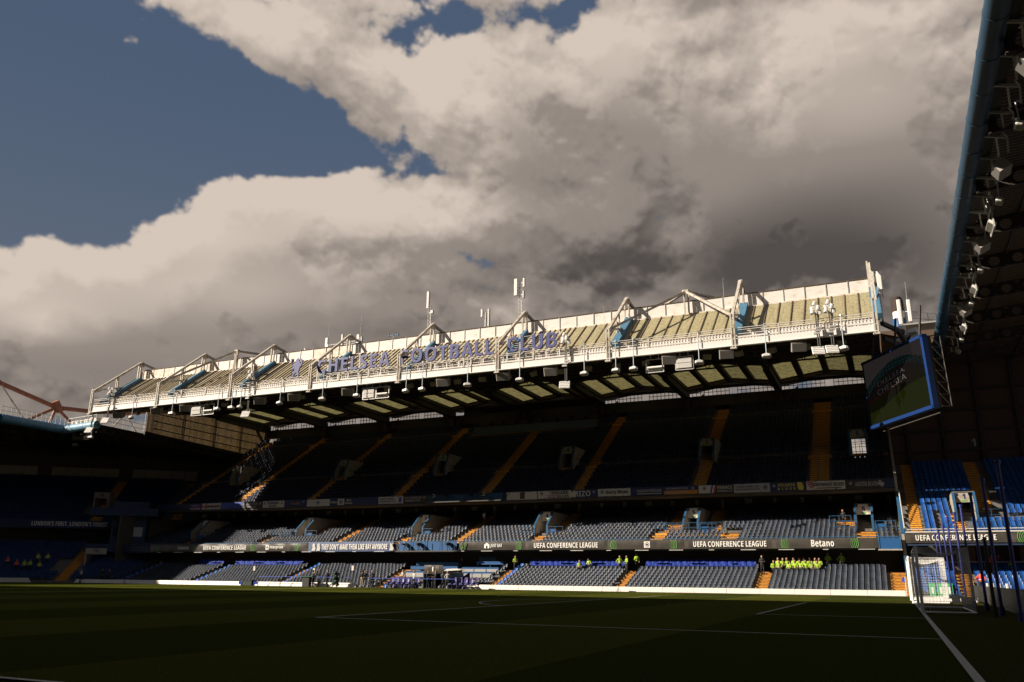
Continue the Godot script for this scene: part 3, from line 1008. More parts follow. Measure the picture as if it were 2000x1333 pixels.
# Pyramid of braces tying two trusses together
func brace_frame(i: int) -> void:
	var bay: int = 1 if i == 2 else 6
	var xa: float = TRUSS_X[bay]
	var xb: float = TRUSS_X[bay + 1]
	var apex := Vector3(-80.1 if i == 2 else -18.05, 30.76, -41.5)
	var t := part_root("brace_frame", east)
	for p in [Vector3(xa, 25.25, -34.5), Vector3(xb, 25.25, -34.5), Vector3(xa, 30.3, -47.7), Vector3(xb, 30.3, -47.7)]:
		obj("brace", one_bar(p, apex, 0.26, 0.24), M.truss, t)
	for s in [-0.22, 0.22]:
		obj("brace_post", one_bar(Vector3(apex.x + s, 28.1, -41.45), Vector3(apex.x + s, 30.7, -41.5), 0.16, 0.2), M.truss, t)
	var k := Mb.new()
	k.cham(apex + Vector3(0, -0.02, 0), Vector3(0.8, 0.3, 0.5), 0.12)
	obj("apex_block", k, M.truss, t)


# Tall tan sheets closing the left end under the roof, with three horizontal rails
func end_cladding() -> void:
	var x := -98.6
	var g := part_root("end_cladding", east)
	var z := -44.2
	var mats := [M.clad, worn(27, [[0.0, Color(0.13, 0.08, 0.035)], [0.5, Color(0.27, 0.19, 0.09)], [1.0, Color(0.40, 0.31, 0.18)]], Vector3(0.5, 0.1, 0.5), 0.7, 0.02)]
	mats[1].backlight_enabled = true
	mats[1].backlight = Color(0.5, 0.5, 0.5)
	while z > -70.8:
		var zm := z - 0.25
		var top := lerpf(25.1, 27.1, (-45.4 - zm) / 11.7) if zm > -57.1 else lerpf(27.1, 25.5, (-57.1 - zm) / 13.8)
		var low := lerpf(20.75, 20.2, (-45.4 - zm) / 20.8) if zm > -66.2 else lerpf(20.2, 25.0, (-66.2 - zm) / 4.7)
		var k := Mb.new()
		var prof := [[0.0, 0.0], [0.10, 0.0], [0.13, 0.05], [0.20, 0.05], [0.23, 0.0], [0.34, 0.0], [0.37, 0.05], [0.44, 0.05], [0.47, 0.0]]
		for q in 8:
			var a := Vector3(x + prof[q][1], 0, z - prof[q][0])
			var c := Vector3(x + prof[q + 1][1], 0, z - prof[q + 1][0])
			k.quad(a + Vector3(0, low, 0), c + Vector3(0, low, 0), c + Vector3(0, top, 0), a + Vector3(0, top, 0))
		obj("cladding_sheet", k, mats[rng.randi() % 2], g)
		z -= 0.5
	obj("flashing", one_bar(Vector3(x - 0.15, 20.95, -44.0), Vector3(x - 0.15, 20.4, -67.5), 0.5, 0.5), M.dark_steel, g)
	for f in [0.25, 0.5, 0.76]:
		var k := Mb.new()
		k.bar(Vector3(x + 0.15, lerpf(20.75, 25.1, f), -45.4), Vector3(x + 0.15, lerpf(20.2, 25.4, f), -68.8), 0.14, 0.12)
		obj("cladding_rail", k, M.dark_steel, g)
	for zc in [-51.0, -57.5, -63.5]:
		obj("cladding_post", one_box(Vector3(x - 0.3, 23.4, zc), Vector3(0.3, 5.2, 0.3)), M.brown_steel, g)


# The stand behind the viewer, whose roof throws the pitch into shade
func west_side() -> void:
	var t := thing("near_stand", "tall grandstand behind the viewpoint whose roof shades the pitch", "grandstand")
	obj("roof", one_box(Vector3(-85, 39.6, 52.5), Vector3(230, 0.8, 39)), M.soffit, t)
	obj("roof_edge", one_box(Vector3(-85, 39.7, 32.9), Vector3(230, 1.2, 0.3)), M.white, t)
	obj("back_wall", one_box(Vector3(-85, 20.0, 72.2), Vector3(230, 42.4, 0.5)), M.inner_wall, t)
	obj("lower_terrace", terrace_z(-120, 8, 46.0, 0.6, 0.8, 0.3, 14), M.concrete, t)
	obj("upper_terrace", terrace_z(-120, 8, 54.0, 13.0, 0.8, 0.5, 20), M.concrete, t)


func terrace_z(x0: float, x1: float, z0: float, y0: float, d: float, r: float, rows: int) -> Mb:
	var src := terrace(-x1, -x0, -z0, y0, d, r, rows)
	var k := Mb.new()
	k.add(src, Transform3D(Basis(Vector3.UP, PI), Vector3.ZERO))
	return k


# rows of a straight block: local x along the rows, local z towards the pitch
func side_rail_pipe(parent: Node3D, a: Vector3, b: Vector3, r: float, called := "edge_pipe", m: Material = null) -> void:
	var k := Mb.new()
	k.tube(a, b, r, 20)
	var d := (b - a).normalized()
	var n := int(a.distance_to(b) / 3.0)
	for i in n:
		var p := a + d * (i + 0.5) * 3.0
		k.tube(p - d * 0.06, p + d * 0.06, r + 0.02, 20)
	obj(called, k, m if m else M.blue_steel, parent)


# A roof beam of plate with round holes along its length
func cell_beam(a: Vector3, b: Vector3, depth: float, pitch: float) -> Mb:
	var k := Mb.new()
	var d := (b - a).normalized()
	var total := a.distance_to(b)
	var n := maxi(1, int(total / pitch))
	var s := total / n
	var up := Vector3.UP
	var side := d.cross(up).normalized()
	for i in n:
		var c := a + d * (i + 0.5) * s
		var r := minf(depth, s) * 0.36
		for q in 16:
			var t0 := TAU * q / 16.0
			var t1 := TAU * (q + 1) / 16.0
			var p := []
			for t in [t0, t1]:
				var u := Vector2(cos(t), sin(t))
				var m := maxf(absf(u.x) / (s * 0.5), absf(u.y) / (depth * 0.5))
				p.append(c + d * u.x * r + up * u.y * r)
				p.append(c + d * u.x / m + up * u.y / m)
			k.quad(p[0], p[1], p[3], p[2])
	var mid := (a + b) * 0.5
	for e in [-0.5, 0.5]:
		k.box(mid + up * depth * e, Vector3(0.25, total, 0.06), Basis(side, d, side.cross(d)))
	return k


# south-east corner: a block of two tiers facing the viewer, its roof with a blue edge pipe and a rust-red tube arch
const SE_ROW := Vector3(0.8, 0, -0.6)
const SE_OUT := Vector3(0.6, 0, 0.8)
const SE_LOW := [Vector3(-98.0, 0, -36.2), 0.2, 0.8, 0.30, 17]
const SE_UP := [Vector3(-107.1, 0, -47.2), 8.3, 0.8, 0.43, 19]


func se_basis() -> Basis:
	return Basis(SE_ROW, Vector3.UP, SE_OUT)


func corner_south() -> void:
	var t := thing("corner_stand", "two-tier corner stand in deep shade at the left end of the pitch", "grandstand")
	for s in [SE_LOW, SE_UP]:
		var k := Mb.new()
		k.add(terrace(-46.0, 16.0 if s == SE_UP else 8.0, 0, s[1], s[2], s[3], s[4]), Transform3D(se_basis(), s[0]))
		obj("lower_terrace" if s == SE_LOW else "upper_terrace", k, M.concrete, t)
	var b := se_basis()
	var k := Mb.new()
	k.box(SE_UP[0] + SE_ROW * -17.0 + SE_OUT * 0.2 + Vector3(0, 8.1, 0), Vector3(58, 1.2, 0.3), b)
	obj("upper_front", k, M.dark_blue, t)
	k = Mb.new()
	k.box(SE_UP[0] + SE_ROW * -17.0 + SE_OUT * -5.0 + Vector3(0, 4.0, 0), Vector3(60, 9.0, 0.3), b)
	obj("concourse_wall", k, M.inner_wall, t)
	# back wall of pale numbered panels under the roof
	for i in 26:
		k = Mb.new()
		k.box(SE_UP[0] + SE_ROW * (-40.0 + i * 2.1) + SE_OUT * -15.6 + Vector3(0, 17.4, 0), Vector3(2.02, 1.7, 0.1), b)
		obj("wall_panel", k, M.concrete_pale if i % 6 else M.inner_wall, t)
	k = Mb.new()
	k.box(SE_UP[0] + SE_ROW * -10.0 + SE_OUT * -16.0 + Vector3(0, 11.0, 0), Vector3(90, 24.0, 0.3), b)
	obj("back_wall", k, M.inner_wall, t)
	for e in [[-26.0, "15"], [-2.5, "16"]]:
		var o: Vector3 = SE_UP[0] + SE_ROW * (e[0] as float) + SE_OUT * -4.0 + Vector3(0, 10.4, 0)
		var v := part_root("entrance", t)
		k = Mb.new()
		k.box(o + Vector3(0, 2.4, 0), Vector3(2.0, 0.9, 0.3), b)
		k.box(o + SE_ROW * -1.0 + SE_OUT * -1.4 + Vector3(0, 1.4, 0), Vector3(0.2, 2.9, 3.0), b)
		k.box(o + SE_ROW * 1.0 + SE_OUT * -1.4 + Vector3(0, 1.4, 0), Vector3(0.2, 2.9, 3.0), b)
		obj("surround", k, M.concrete_pale, v)
		words(e[1], 0.5, 0, 0.03, M.navy, v, o + Vector3(0, 2.4, 0) + SE_OUT * 0.17, b, "number")
		o = SE_LOW[0] + SE_ROW * ((e[0] as float) + 3.0) + SE_OUT * -5.0 + Vector3(0, 2.2, 0)
		v = part_root("entrance", t)
		k = Mb.new()
		k.box(o + Vector3(0, 1.9, 0), Vector3(2.6, 0.8, 0.3), b)
		k.plate(PackedVector2Array([Vector2(0, 0), Vector2(0, 2.3), Vector2(3.5, 2.3), Vector2(4.5, 0)]), o + SE_ROW * -1.3, 0.2, Basis(-SE_OUT, Vector3.UP, SE_ROW))
		obj("surround", k, M.concrete_pale, v)
		words(e[1], 0.45, 0, 0.03, M.navy, v, o + Vector3(0, 1.95, 0) + SE_OUT * 0.17, b, "number")
	for a in [-27.0, -2.2, 9.0]:
		for s in [SE_LOW, SE_UP]:
			var f := part_root("stair_flight", t)
			for i in range(0, (s[4] as int) - 1):
				var o := MeshInstance3D.new()
				o.name = "step"
				o.mesh = step_mesh(1.3, s[2], s[3])
				o.transform = Transform3D(b, (s[0] as Vector3) + SE_ROW * (a as float) - SE_OUT * (i * (s[2] as float)) + Vector3(0, s[1] + i * s[3], 0))
				f.add_child(o, true)
	# blue rooms where the corner meets the long stand
	k = Mb.new()
	k.box(Vector3(-101.2, 6.6, -46.5), Vector3(4.6, 9.0, 5.0), b)
	obj("control_room", k, M.dark_blue, t)
	for i in 3:
		k = Mb.new()
		k.box(Vector3(-101.2, 6.9, -46.5) + SE_ROW * (-1.4 + i * 1.35) + SE_OUT * 2.53, Vector3(1.2, 1.3, 0.05), b)
		obj("room_window", k, M.glass if i == 0 else M.banner_grey, t)
	for y in [4.6, 9.6]:
		k = Mb.new()
		k.box(Vector3(-101.6, y, -46.0) + SE_OUT * 1.5, Vector3(9.0, 1.1, 4.0), b)
		obj("balcony", k, M.dark_blue, t)
	# roof
	var p0 := Vector3(-118.0, 22.88, 10.0)
	var pm := Vector3(-118.0, 22.9, -21.0)
	var q0 := Vector3(-106.4, 20.78, -27.5)
	var p1 := Vector3(-106.0, 20.7, -36.7)
	var p2 := Vector3(-99.1, 20.9, -36.4)
	var back := [Vector3(-160, 23.6, 10.0), Vector3(-160, 23.2, -21.0), Vector3(-160, 22.2, -62.0), Vector3(-138, 21.3, -84.0), Vector3(-98.6, 20.2, -84.0), Vector3(-98.8, 20.75, -46.0)]
	side_rail_pipe(t, p0, pm, 0.62)
	side_rail_pipe(t, pm, q0, 0.6)
	side_rail_pipe(t, q0, p1, 0.6)
	side_rail_pipe(t, p1, p2, 0.55, "edge_pipe", worn(34, [[0.0, Color(0.10, 0.24, 0.36)], [0.5, Color(0.16, 0.33, 0.46)], [1.0, Color(0.26, 0.42, 0.52)]], Vector3(0.2, 0.2, 0.2), 0.5))
	var front := [p0, pm, q0, p1, p2, p2]
	for i in 5:
		for h in [[0.3, 0.0], [-0.3, 1.0]]:
			var q := Mb.new()
			var u := Vector3(0, h[0] * 0.4, 0)
			if h[1] == 0.0:
				q.quad(front[i + 1] + u, front[i] + u, back[i] + u, back[i + 1] + u) if i != 4 else q.tri(front[i] + u, back[i] + u, back[i + 1] + u)
				obj("roof_sheet", q, M.grey_metal, t)
			else:
				# corrugated underside: strips side by side
				var n := 16
				for j in n:
					var fa: Vector3 = front[i].lerp(front[i + 1], float(j) / n)
					var fb: Vector3 = front[i].lerp(front[i + 1], (j + 0.6) / n)
					var fc: Vector3 = front[i].lerp(front[i + 1], (j + 1.0) / n)
					var ba: Vector3 = back[i].lerp(back[i + 1], float(j) / n)
					var bb: Vector3 = back[i].lerp(back[i + 1], (j + 0.6) / n)
					var bc: Vector3 = back[i].lerp(back[i + 1], (j + 1.0) / n)
					q.quad(fa + u, fb + u, bb + u, ba + u)
					q.quad(fb + u + Vector3(0, 0.08, 0), fc + u + Vector3(0, 0.08, 0), bc + u + Vector3(0, 0.08, 0), bb + u + Vector3(0, 0.08, 0))
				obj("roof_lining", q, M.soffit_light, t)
	for i in 6:
		obj("roof_beam", cell_beam(front[i] + Vector3(0, -0.55, 0), back[i] + Vector3(0, -0.55, 0), 0.9, 1.3), M.dark_steel, t)
	for f in [0.25, 0.5, 0.75]:
		obj("roof_beam", cell_beam(p2.lerp(p1, f * 0.9) + Vector3(0, -0.55, 0), (back[4] as Vector3).lerp(back[3], f) + Vector3(0, -0.55, 0), 0.9, 1.3), M.dark_steel, t)
		obj("roof_beam", cell_beam(q0.lerp(p1, f) + Vector3(0, -0.55, 0), (back[2] as Vector3).lerp(back[3], f) + Vector3(0, -0.55, 0), 0.9, 1.3), M.dark_steel, t)
	for i in 7:
		var f := 0.12 + i * 0.13
		var q := Mb.new()
		for j in 5:
			q.bar((front[j] as Vector3).lerp(back[j], f) + Vector3(0, -0.2, 0), (front[j + 1] as Vector3).lerp(back[j + 1], f) + Vector3(0, -0.2, 0), 0.14, 0.2)
		obj("roof_purlin", q, M.dark_steel, t)
	# rails and low plant along the roof edge
	var pts := []
	for i in 14:
		pts.append(q0.lerp(p1, i / 13.0) + Vector3(-0.4, 0.6, -0.2))
	rail(t, pts, 1.1, M.pale_metal, 2, 0.035)
	pts = []
	for i in 8:
		pts.append(p1.lerp(p2, (i + 0.3) / 8.0) + Vector3(-0.3, 0.5, -0.4))
	rail(t, pts, 1.1, M.pale_metal, 2, 0.035)
	pts = []
	for i in 6:
		pts.append(Vector3(-99.0, 21.0, -37.0).lerp(Vector3(-99.2, 20.9, -46.0), i / 5.0))
	rail(t, pts, 1.3, M.pale_metal, 2, 0.035)
	for i in 6:
		var q := Mb.new()
		var p := p1.lerp(p2, 0.15 + i * 0.14) + Vector3(-0.8, 0.9, -1.2)
		q.cham(p, Vector3(0.7 + 0.2 * (i % 2), 0.8, 0.6), 0.08)
		obj("plant_box", q, M.pale_metal if i % 2 else M.grey_metal, t)
	var lat := Mb.new()
	for s in [Vector3(0, 0, 0), Vector3(0.8, 0, -0.5), Vector3(0.1, 0, -1.0)]:
		lat.tube(Vector3(-99.4, 20.8, -44.6) + s, Vector3(-99.4, 25.0, -44.6) + s, 0.05, 6)
	for i in 6:
		var y := 20.9 + i * 0.68
		lat.tube(Vector3(-99.4, y, -44.6), Vector3(-98.6, y + 0.68, -45.1), 0.035, 6)
		lat.tube(Vector3(-98.6, y, -45.1), Vector3(-99.3, y + 0.68, -45.6), 0.035, 6)
		lat.tube(Vector3(-99.4, y, -44.6), Vector3(-98.6, y, -45.1), 0.035, 6)
	obj("lattice_mast", lat, M.pale_metal, t)
	var arch := thing("roof_arch", "rust-red tubular roof arch with struts above the corner stand at far left", "roof truss")
	var tube := [Vector3(-125, 36.5, -24.0), Vector3(-125, 29.6, -38.5), Vector3(-125, 27.6, -48.6), Vector3(-125, 28.1, -54.4), Vector3(-125, 29.1, -62.2), Vector3(-125, 31.6, -72.0)]
	var q := Mb.new()
	q.path(tube, 0.36, 12)
	obj("arch_tube", q, M.rust_tube, arch)
	for e in [Vector3(-123.5, 22.6, -40.0), Vector3(-124.5, 22.6, -46.8), Vector3(-123.0, 22.4, -54.5)]:
		q = Mb.new()
		q.tube(tube[2], e, 0.24, 10)
		obj("strut", q, M.rust_tube, arch)
	for e in [[tube[1], Vector3(-123.5, 22.8, -44.0)], [tube[4], Vector3(-124.0, 22.0, -56.0)], [tube[4], Vector3(-124.0, 22.0, -68.0)]]:
		q = Mb.new()
		q.tube(e[0], e[1], 0.13, 8)
		obj("tie_rod", q, M.truss, arch)
	q = Mb.new()
	q.tube(Vector3(-125, 28.6, -48.2), Vector3(-125, 27.0, -49.3), 0.62, 12)
	obj("node", q, M.rust_tube, arch)


# north-east corner and the near-side roof over the goal end at the right
const NE_LOW := [Vector3(0.4, 0, -38.6), 0.0, 0.75, 0.27, 9]
const NE_UP := [Vector3(0.4, 0, -41.6), 4.75, 0.8, 0.43, 21]


func corner_north() -> void:
	var t := thing("end_stand", "two-tier end stand with bright blue seats behind the goal at right", "grandstand")
	obj("lower_terrace", terrace(0.4, 26.0, NE_LOW[0].z, NE_LOW[1], NE_LOW[2], NE_LOW[3], 9), M.concrete, t)
	obj("upper_terrace", terrace(0.4, 30.0, NE_UP[0].z, NE_UP[1], NE_UP[2], NE_UP[3], 21), M.concrete, t)
	obj("upper_front", one_box(Vector3(15.2, 4.75, -41.35), Vector3(29.6, 1.1, 0.3)), M.dark_blue, t)
	obj("front_shelf", one_box(Vector3(15.2, 5.36, -41.3), Vector3(29.7, 0.1, 0.5)), M.white_worn, t)
	obj("lower_back_wall", one_box(Vector3(15.2, 3.0, -46.5), Vector3(29.6, 3.6, 0.3)), M.inner_wall, t)
	for i in 9:
		obj("wall_column", one_box(Vector3(2.0 + i * 3.6, 17.0, -58.9), Vector3(0.4, 18.0, 0.4)), M.dark_steel, t)
	for y in [14.8, 17.0, 19.2, 21.4]:
		obj("wall_rail", one_box(Vector3(16.0, y, -58.85), Vector3(32.0, 0.25, 0.3)), M.dark_steel, t)
	for i in 6:
		obj("pillar", one_box(Vector3(5.5 + i * 4.2, 3.2, -45.5), Vector3(0.7, 3.4, 0.7)), M.brown_steel, t)
	obj("back_wall", one_box(Vector3(23.0, 14.0, -59.2), Vector3(47.0, 30.0, 0.3)), M.brown_steel, t)
	obj("number_plate", one_box(Vector3(8.3, 15.6, -59.0), Vector3(0.9, 1.3, 0.06)), M.inner_wall, t)
	words("1", 0.8, 0, 0.03, M.banner_grey, t, Vector3(8.3, 15.6, -58.94), Basis(), "number")
	# end flight of stairs next to the long stand, the one below, and those by the entrance
	flight(t, 1.35, 0.95, NE_UP[0].z, NE_UP[1], 0.8, 0.43, 0, 20)
	flight(t, 4.7, 1.3, NE_UP[0].z, NE_UP[1], 0.8, 0.43, 0, 4)
	flight(t, 4.2, 0.9, NE_UP[0].z, NE_UP[1], 0.8, 0.43, 4, 6)
	flight(t, 7.3, 1.4, NE_UP[0].z, NE_UP[1], 0.8, 0.43, 6, 20)
	flight(t, 4.6, 1.2, NE_LOW[0].z, NE_LOW[1], 0.75, 0.27, 0, 8)
	entrance(t, 5.6, 1.5, 6.5, -44.6, 8.2, 9.1, 5.0, "1", false)
	for r in [[Vector3(1.9, 9.05, -49.4), 6, 0.62], [Vector3(4.1, 5.4, -43.6), 2, 0.6], [Vector3(6.6, 6.5, -45.0), 4, 1.0], [Vector3(5.6, 5.3, -42.0), 14, 0.6]]:
		var pts := []
		for i in r[1]:
			pts.append((r[0] as Vector3) + Vector3(i * (r[2] as float), 0, 0))
		rail(t, pts, 1.0, M.rail_blue, 2, 0.02)
	var fr := Mb.new()
	fr.tube(Vector3(0.5, 5.6, -41.2), Vector3(29.5, 5.6, -41.2), 0.04, 6)
	obj("front_rail", fr, M.white_worn, t)
	obj("seat_rail", one_box(Vector3(15.0, 2.9, -45.2), Vector3(29.0, 0.1, 0.15)), M.concrete_pale, t)
	for i in 16:
		seat_cover(1.2 + i * 1.06, 1.0, -45.0, 2.5)
	# roof: edge pipe, sheets, lining, beams with round holes
	var n := thing("end_stand_roof", "dark end-stand roof with a long blue edge pipe at upper right", "roof")
	side_rail_pipe(n, Vector3(5.52, 24.0, 38.0), Vector3(5.52, 24.0, -51.5), 0.52, "edge_pipe", M.pipe)
	obj("roof_sheet", one_bar(Vector3(6.0, 24.55, -14.0), Vector3(44.0, 27.4, -14.0), 120.0, 0.12), M.grey_metal, n)
	var z := 37.0
	while z > -74.0:
		var k := Mb.new()
		for j in 20:
			var zz := z - j * 0.18
			var a := Vector3(6.4, 24.1 + 0.05 * (j % 2), zz)
			var b := Vector3(44.0, 26.9 + 0.05 * (j % 2), zz)
			k.quad(a, b, b + Vector3(0, 0, -0.18), a + Vector3(0, 0, -0.18))
		obj("lining_sheet", k, M.soffit_light, n)
		z -= 3.6
	z = 33.4
	while z > -74.0:
		obj("roof_beam", cell_beam(Vector3(5.9, 23.55, z), Vector3(44.0, 26.3, z), 1.0, 1.5), M.dark_steel, n)
		z -= 7.2
	for x in [9.0, 13.0, 17.5, 22.0, 27.0]:
		obj("roof_purlin", one_box(Vector3(x, 24.0 + (x - 6.0) * 0.074, -14.0), Vector3(0.16, 0.22, 104.0)), M.dark_steel, n)
	obj("edge_walkway", one_box(Vector3(6.15, 23.75, -10.0), Vector3(0.5, 0.08, 84.0)), M.dark_steel, n)
	# corner end of that roof: open steel, floodlight bank, rails and chimney behind
	var c := part_root("corner_frame", n)
	for e in [[Vector3(0.5, 24.5, -40.0), Vector3(5.6, 24.6, -52.0)], [Vector3(0.5, 23.0, -40.0), Vector3(5.6, 23.1, -52.0)], [Vector3(1.8, 24.5, -42.9), Vector3(2.8, 23.0, -45.3)], [Vector3(2.8, 24.5, -45.3), Vector3(3.8, 23.0, -47.7)], [Vector3(3.8, 24.5, -47.7), Vector3(5.0, 23.0, -50.5)]]:
		obj("frame_bar", one_bar(e[0], e[1], 0.32, 0.36), M.dark_steel, c)
	var pts := []
	for i in 5:
		pts.append(Vector3(2.6 + i * 0.8, 26.2, -47.0 - i * 0.6))
	rail(n, pts, 1.4, M.grey_metal, 2, 0.04)
	obj("platform", one_box(Vector3(4.2, 26.1, -48.2), Vector3(3.8, 0.16, 2.6)), M.grey_metal, n)
	# corner sheet between the end roof and the long stand
	var q := Mb.new()
	var cr := [Vector3(0.35, 24.9, -45.0), Vector3(6.2, 24.75, -51.2), Vector3(6.2, 25.6, -78.0), Vector3(0.35, 25.6, -78.0)]
	q.quad(cr[0], cr[1], cr[2], cr[3])
	var dn := Vector3(0, -0.15, 0)
	q.quad(cr[3] + dn, cr[2] + dn, cr[1] + dn, cr[0] + dn)
	obj("corner_sheet", q, M.soffit_light, n)
	for i in 4:
		obj("roof_beam", cell_beam(Vector3(0.6, 24.2, -55.0 - i * 6.0), Vector3(6.2, 24.2, -55.0 - i * 6.0), 0.8, 1.2), M.dark_steel, n)


func chimney() -> void:
	var t := thing("chimney", "white round flue with a blue band and sooty black top behind the roof end", "chimney", Vector3(2.7, 18.0, -60.0))
	var k := Mb.new()
	k.tube(Vector3.ZERO, Vector3(0, 13.4, 0), 0.62, 20)
	obj("shaft", k, M.white, t)
	k = Mb.new()
	k.tube(Vector3(0, 11.2, 0), Vector3(0, 12.5, 0), 0.74, 20)
	obj("blue_band", k, M.blue_paint, t)
	k = Mb.new()
	k.tube(Vector3(0, 13.4, 0), Vector3(0, 14.7, 0), 0.66, 20)
	k.tube(Vector3(0, 14.7, 0), Vector3(0, 15.15, 0), 0.66, 20, 0.5)
	obj("sooty_cap", k, worn(36, [[0.0, Color(0.02, 0.012, 0.01)], [1.0, Color(0.06, 0.03, 0.02)]], Vector3(0.5, 0.5, 0.5), 0.8), t)


# All the seats: transforms gathered row by row; the 300 that show largest become things, the rest one mass
func add_row(at: Vector3, along: Vector3, out: Vector3, n: int, pitch: float, set_id: int, skip: Array) -> void:
	var b := Basis(along, Vector3.UP, out)
	for i in n:
		var s := i * pitch
		var blocked := false
		for g in skip:
			if s > g[0] and s < g[1]:
				blocked = true
				break
		if not blocked:
			seat_spots.append([Transform3D(b, at + along * s), set_id])


func seats() -> void:
	var X := Vector3(1, 0, 0)
	var Z := Vector3(0, 0, 1)
	var pitch := 0.475
	var n := int(98.4 / pitch)
	var x0 := -98.7
	for i in 10:
		var skip := []
		for a in LOWER_AISLES:
			skip.append([a[0] - a[1] * 0.5 - 0.2 - x0, a[0] + a[1] * 0.5 + 0.2 - x0])
		if i == 9:
			for r in [[-37.4, -26.9], [-24.8, -13.3], [-80.0, -68.9], [-86.6, -82.4]]:
				skip.append([r[0] - x0, r[1] - x0])
		if i < 4:
			skip.append([-48.4 - x0, -45.4 - x0])
		elif i < 10:
			skip.append([-53.0 - x0, -40.3 - x0])
		add_row(Vector3(x0, LOWER[1] + i * LOWER[3], LOWER[0] - i * LOWER[2] - 0.42), X, Z, n, pitch, 0, skip)
	for i in 14:
		var skip := []
		for f in MIDDLE_FLIGHTS:
			if i >= f[2] and i <= f[3]:
				skip.append([f[0] - f[1] * 0.5 - 0.1 - x0, f[0] + f[1] * 0.5 + 0.1 - x0])
		for d in MIDDLE_DOORS:
			if i >= 4 and i < 12:
				skip.append([d[0] - 1.1 - x0, d[0] + 1.1 - x0])
		if i == 4:
			skip.append([-23.8 - x0, -16.2 - x0])
			skip.append([-75.2 - x0, -71.7 - x0])
		add_row(Vector3(x0, MIDDLE[1] + i * MIDDLE[3], MIDDLE[0] - i * MIDDLE[2] - 0.45), X, Z, n, pitch, 0, skip)
	for i in 26:
		if i in [8, 22]:
			continue
		var skip := []
		for f in UPPER_FLIGHTS:
			skip.append([f[0] - f[1] * 0.5 - 0.2 - x0, f[0] + f[1] * 0.5 + 0.2 - x0])
		for d in UPPER_DOORS:
			if i >= 7 and i < 13:
				skip.append([d[0] - 1.1 - x0, d[0] + 1.1 - x0])
		if i > 19:
			skip.append([-56.0 - x0, -36.5 - x0])
		add_row(Vector3(x0, UPPER[1] + i * UPPER[3], UPPER[0] - i * UPPER[2] - 0.45), X, Z, n, pitch, 1, skip)
	for i in 8:
		add_row(Vector3(0.8, NE_LOW[1] + i * NE_LOW[3], NE_LOW[0].z - i * NE_LOW[2] - 0.42), X, Z, 46, 0.48, 2, [[3.0, 4.5]])
	for i in 20:
		var skip := [[-1.0, 1.15], [6.0, 7.8] if i >= 5 else [3.5, 5.2]]
		if i >= 4 and i < 11:
			skip.append([3.6, 6.4])
		if i < 6:
			skip.append([2.2, 2.8])
		if i == 4:
			skip.append([5.9, 30.0])
		add_row(Vector3(0.8, NE_UP[1] + i * NE_UP[3], NE_UP[0].z - i * NE_UP[2] - 0.45), X, Z, 56, 0.48, 2, skip)
	for s in [SE_LOW, SE_UP]:
		for i in s[4]:
			var skip := []
			for a in [-27.0, -2.2, 9.0]:
				skip.append([a - 0.85 + 44.0, a + 0.85 + 44.0])
			if i >= 3 and i < 9:
				skip.append([16.0, 19.6])
				skip.append([39.5, 43.5])
			add_row((s[0] as Vector3) + SE_ROW * -44.0 - SE_OUT * (i * (s[2] as float) + 0.45) + Vector3(0, s[1] + i * s[3], 0), SE_ROW, SE_OUT, 105, 0.49, 4, skip)
	# blue single seats at the ends of the rows along the dark aisles
	var order := []
	var eye := Vector3(-0.8, 1.19, 40.75)
	for i in seat_spots.size():
		var p: Vector3 = seat_spots[i][0].origin
		var d: float = eye.distance_to(p)
		var az: float = rad_to_deg(atan2(p.x - eye.x, eye.z - p.z))
		var seen: bool = az < 7.0 and az > -55.0 and not (seat_spots[i][1] == 2 and p.x < 30.0 and p.x > 0.0 and p.y < 3.0 and az < 4.6 and az > 0.8)
		order.append([d if seen else d + 1000.0, i])
	order.sort_custom(func(a, b): return a[0] < b[0])
	var single := {}
	for k in 300:
		single[order[k][1]] = true
	var proto: MeshInstance3D = null
	var many := []
	for i in seat_spots.size():
		var t: Transform3D = seat_spots[i][0]
		var id: int = seat_spots[i][1]
		# no two fold quite alike
		t.basis = t.basis.rotated(Vector3.UP, rng.randf_range(-0.03, 0.03)) * Basis(Vector3(1, 0, 0), rng.randf_range(-0.04, 0.03))
		if id != 2:
			for a in LOWER_AISLES:
				if t.origin.y < 2.5 and t.origin.x < -26.5 and absf(t.origin.x - (a[0] + a[1] * 0.5 + 0.45)) < 0.24:
					id = 3
		if single.has(i):
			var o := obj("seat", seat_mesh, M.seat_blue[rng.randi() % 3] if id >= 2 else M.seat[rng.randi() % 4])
			o.transform = t
			if id >= 2:
				tag(o, "bright blue tip-up plastic seat in the end stand behind the goal", "seat", "blue seats of the end stand")
			elif t.origin.y < 2.5:
				tag(o, "slate-grey tip-up plastic seat in the lowest tier, nearest block to the goal", "seat", "grey seats of the long stand's lowest tier")
			else:
				tag(o, "grey-blue tip-up plastic seat in the middle tier above the front boards", "seat", "seats of the long stand's middle tier")
		else:
			many.append([t, id])
	var mm := MultiMesh.new()
	mm.transform_format = MultiMesh.TRANSFORM_3D
	mm.use_colors = true
	mm.mesh = seat_mesh
	mm.instance_count = many.size()
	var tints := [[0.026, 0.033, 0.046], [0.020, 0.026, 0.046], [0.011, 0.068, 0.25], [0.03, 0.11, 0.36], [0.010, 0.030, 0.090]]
	for i in many.size():
		mm.set_instance_transform(i, many[i][0])
		var c: Array = tints[many[i][1]]
		var f := rng.randf_range(0.8, 1.25)
		if many[i][1] == 0 and many[i][0].origin.y > 3.0:
			f *= 1.0
		mm.set_instance_color(i, Color(c[0] * f, c[1] * f, c[2] * f * rng.randf_range(0.95, 1.15)))
	var mi := MultiMeshInstance3D.new()
	mi.name = "stand_seating"
	mi.multimesh = mm
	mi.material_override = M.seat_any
	add_child(mi)
	tag(mi, "thousands of tip-up plastic seats filling the tiers of the stands", "seats")
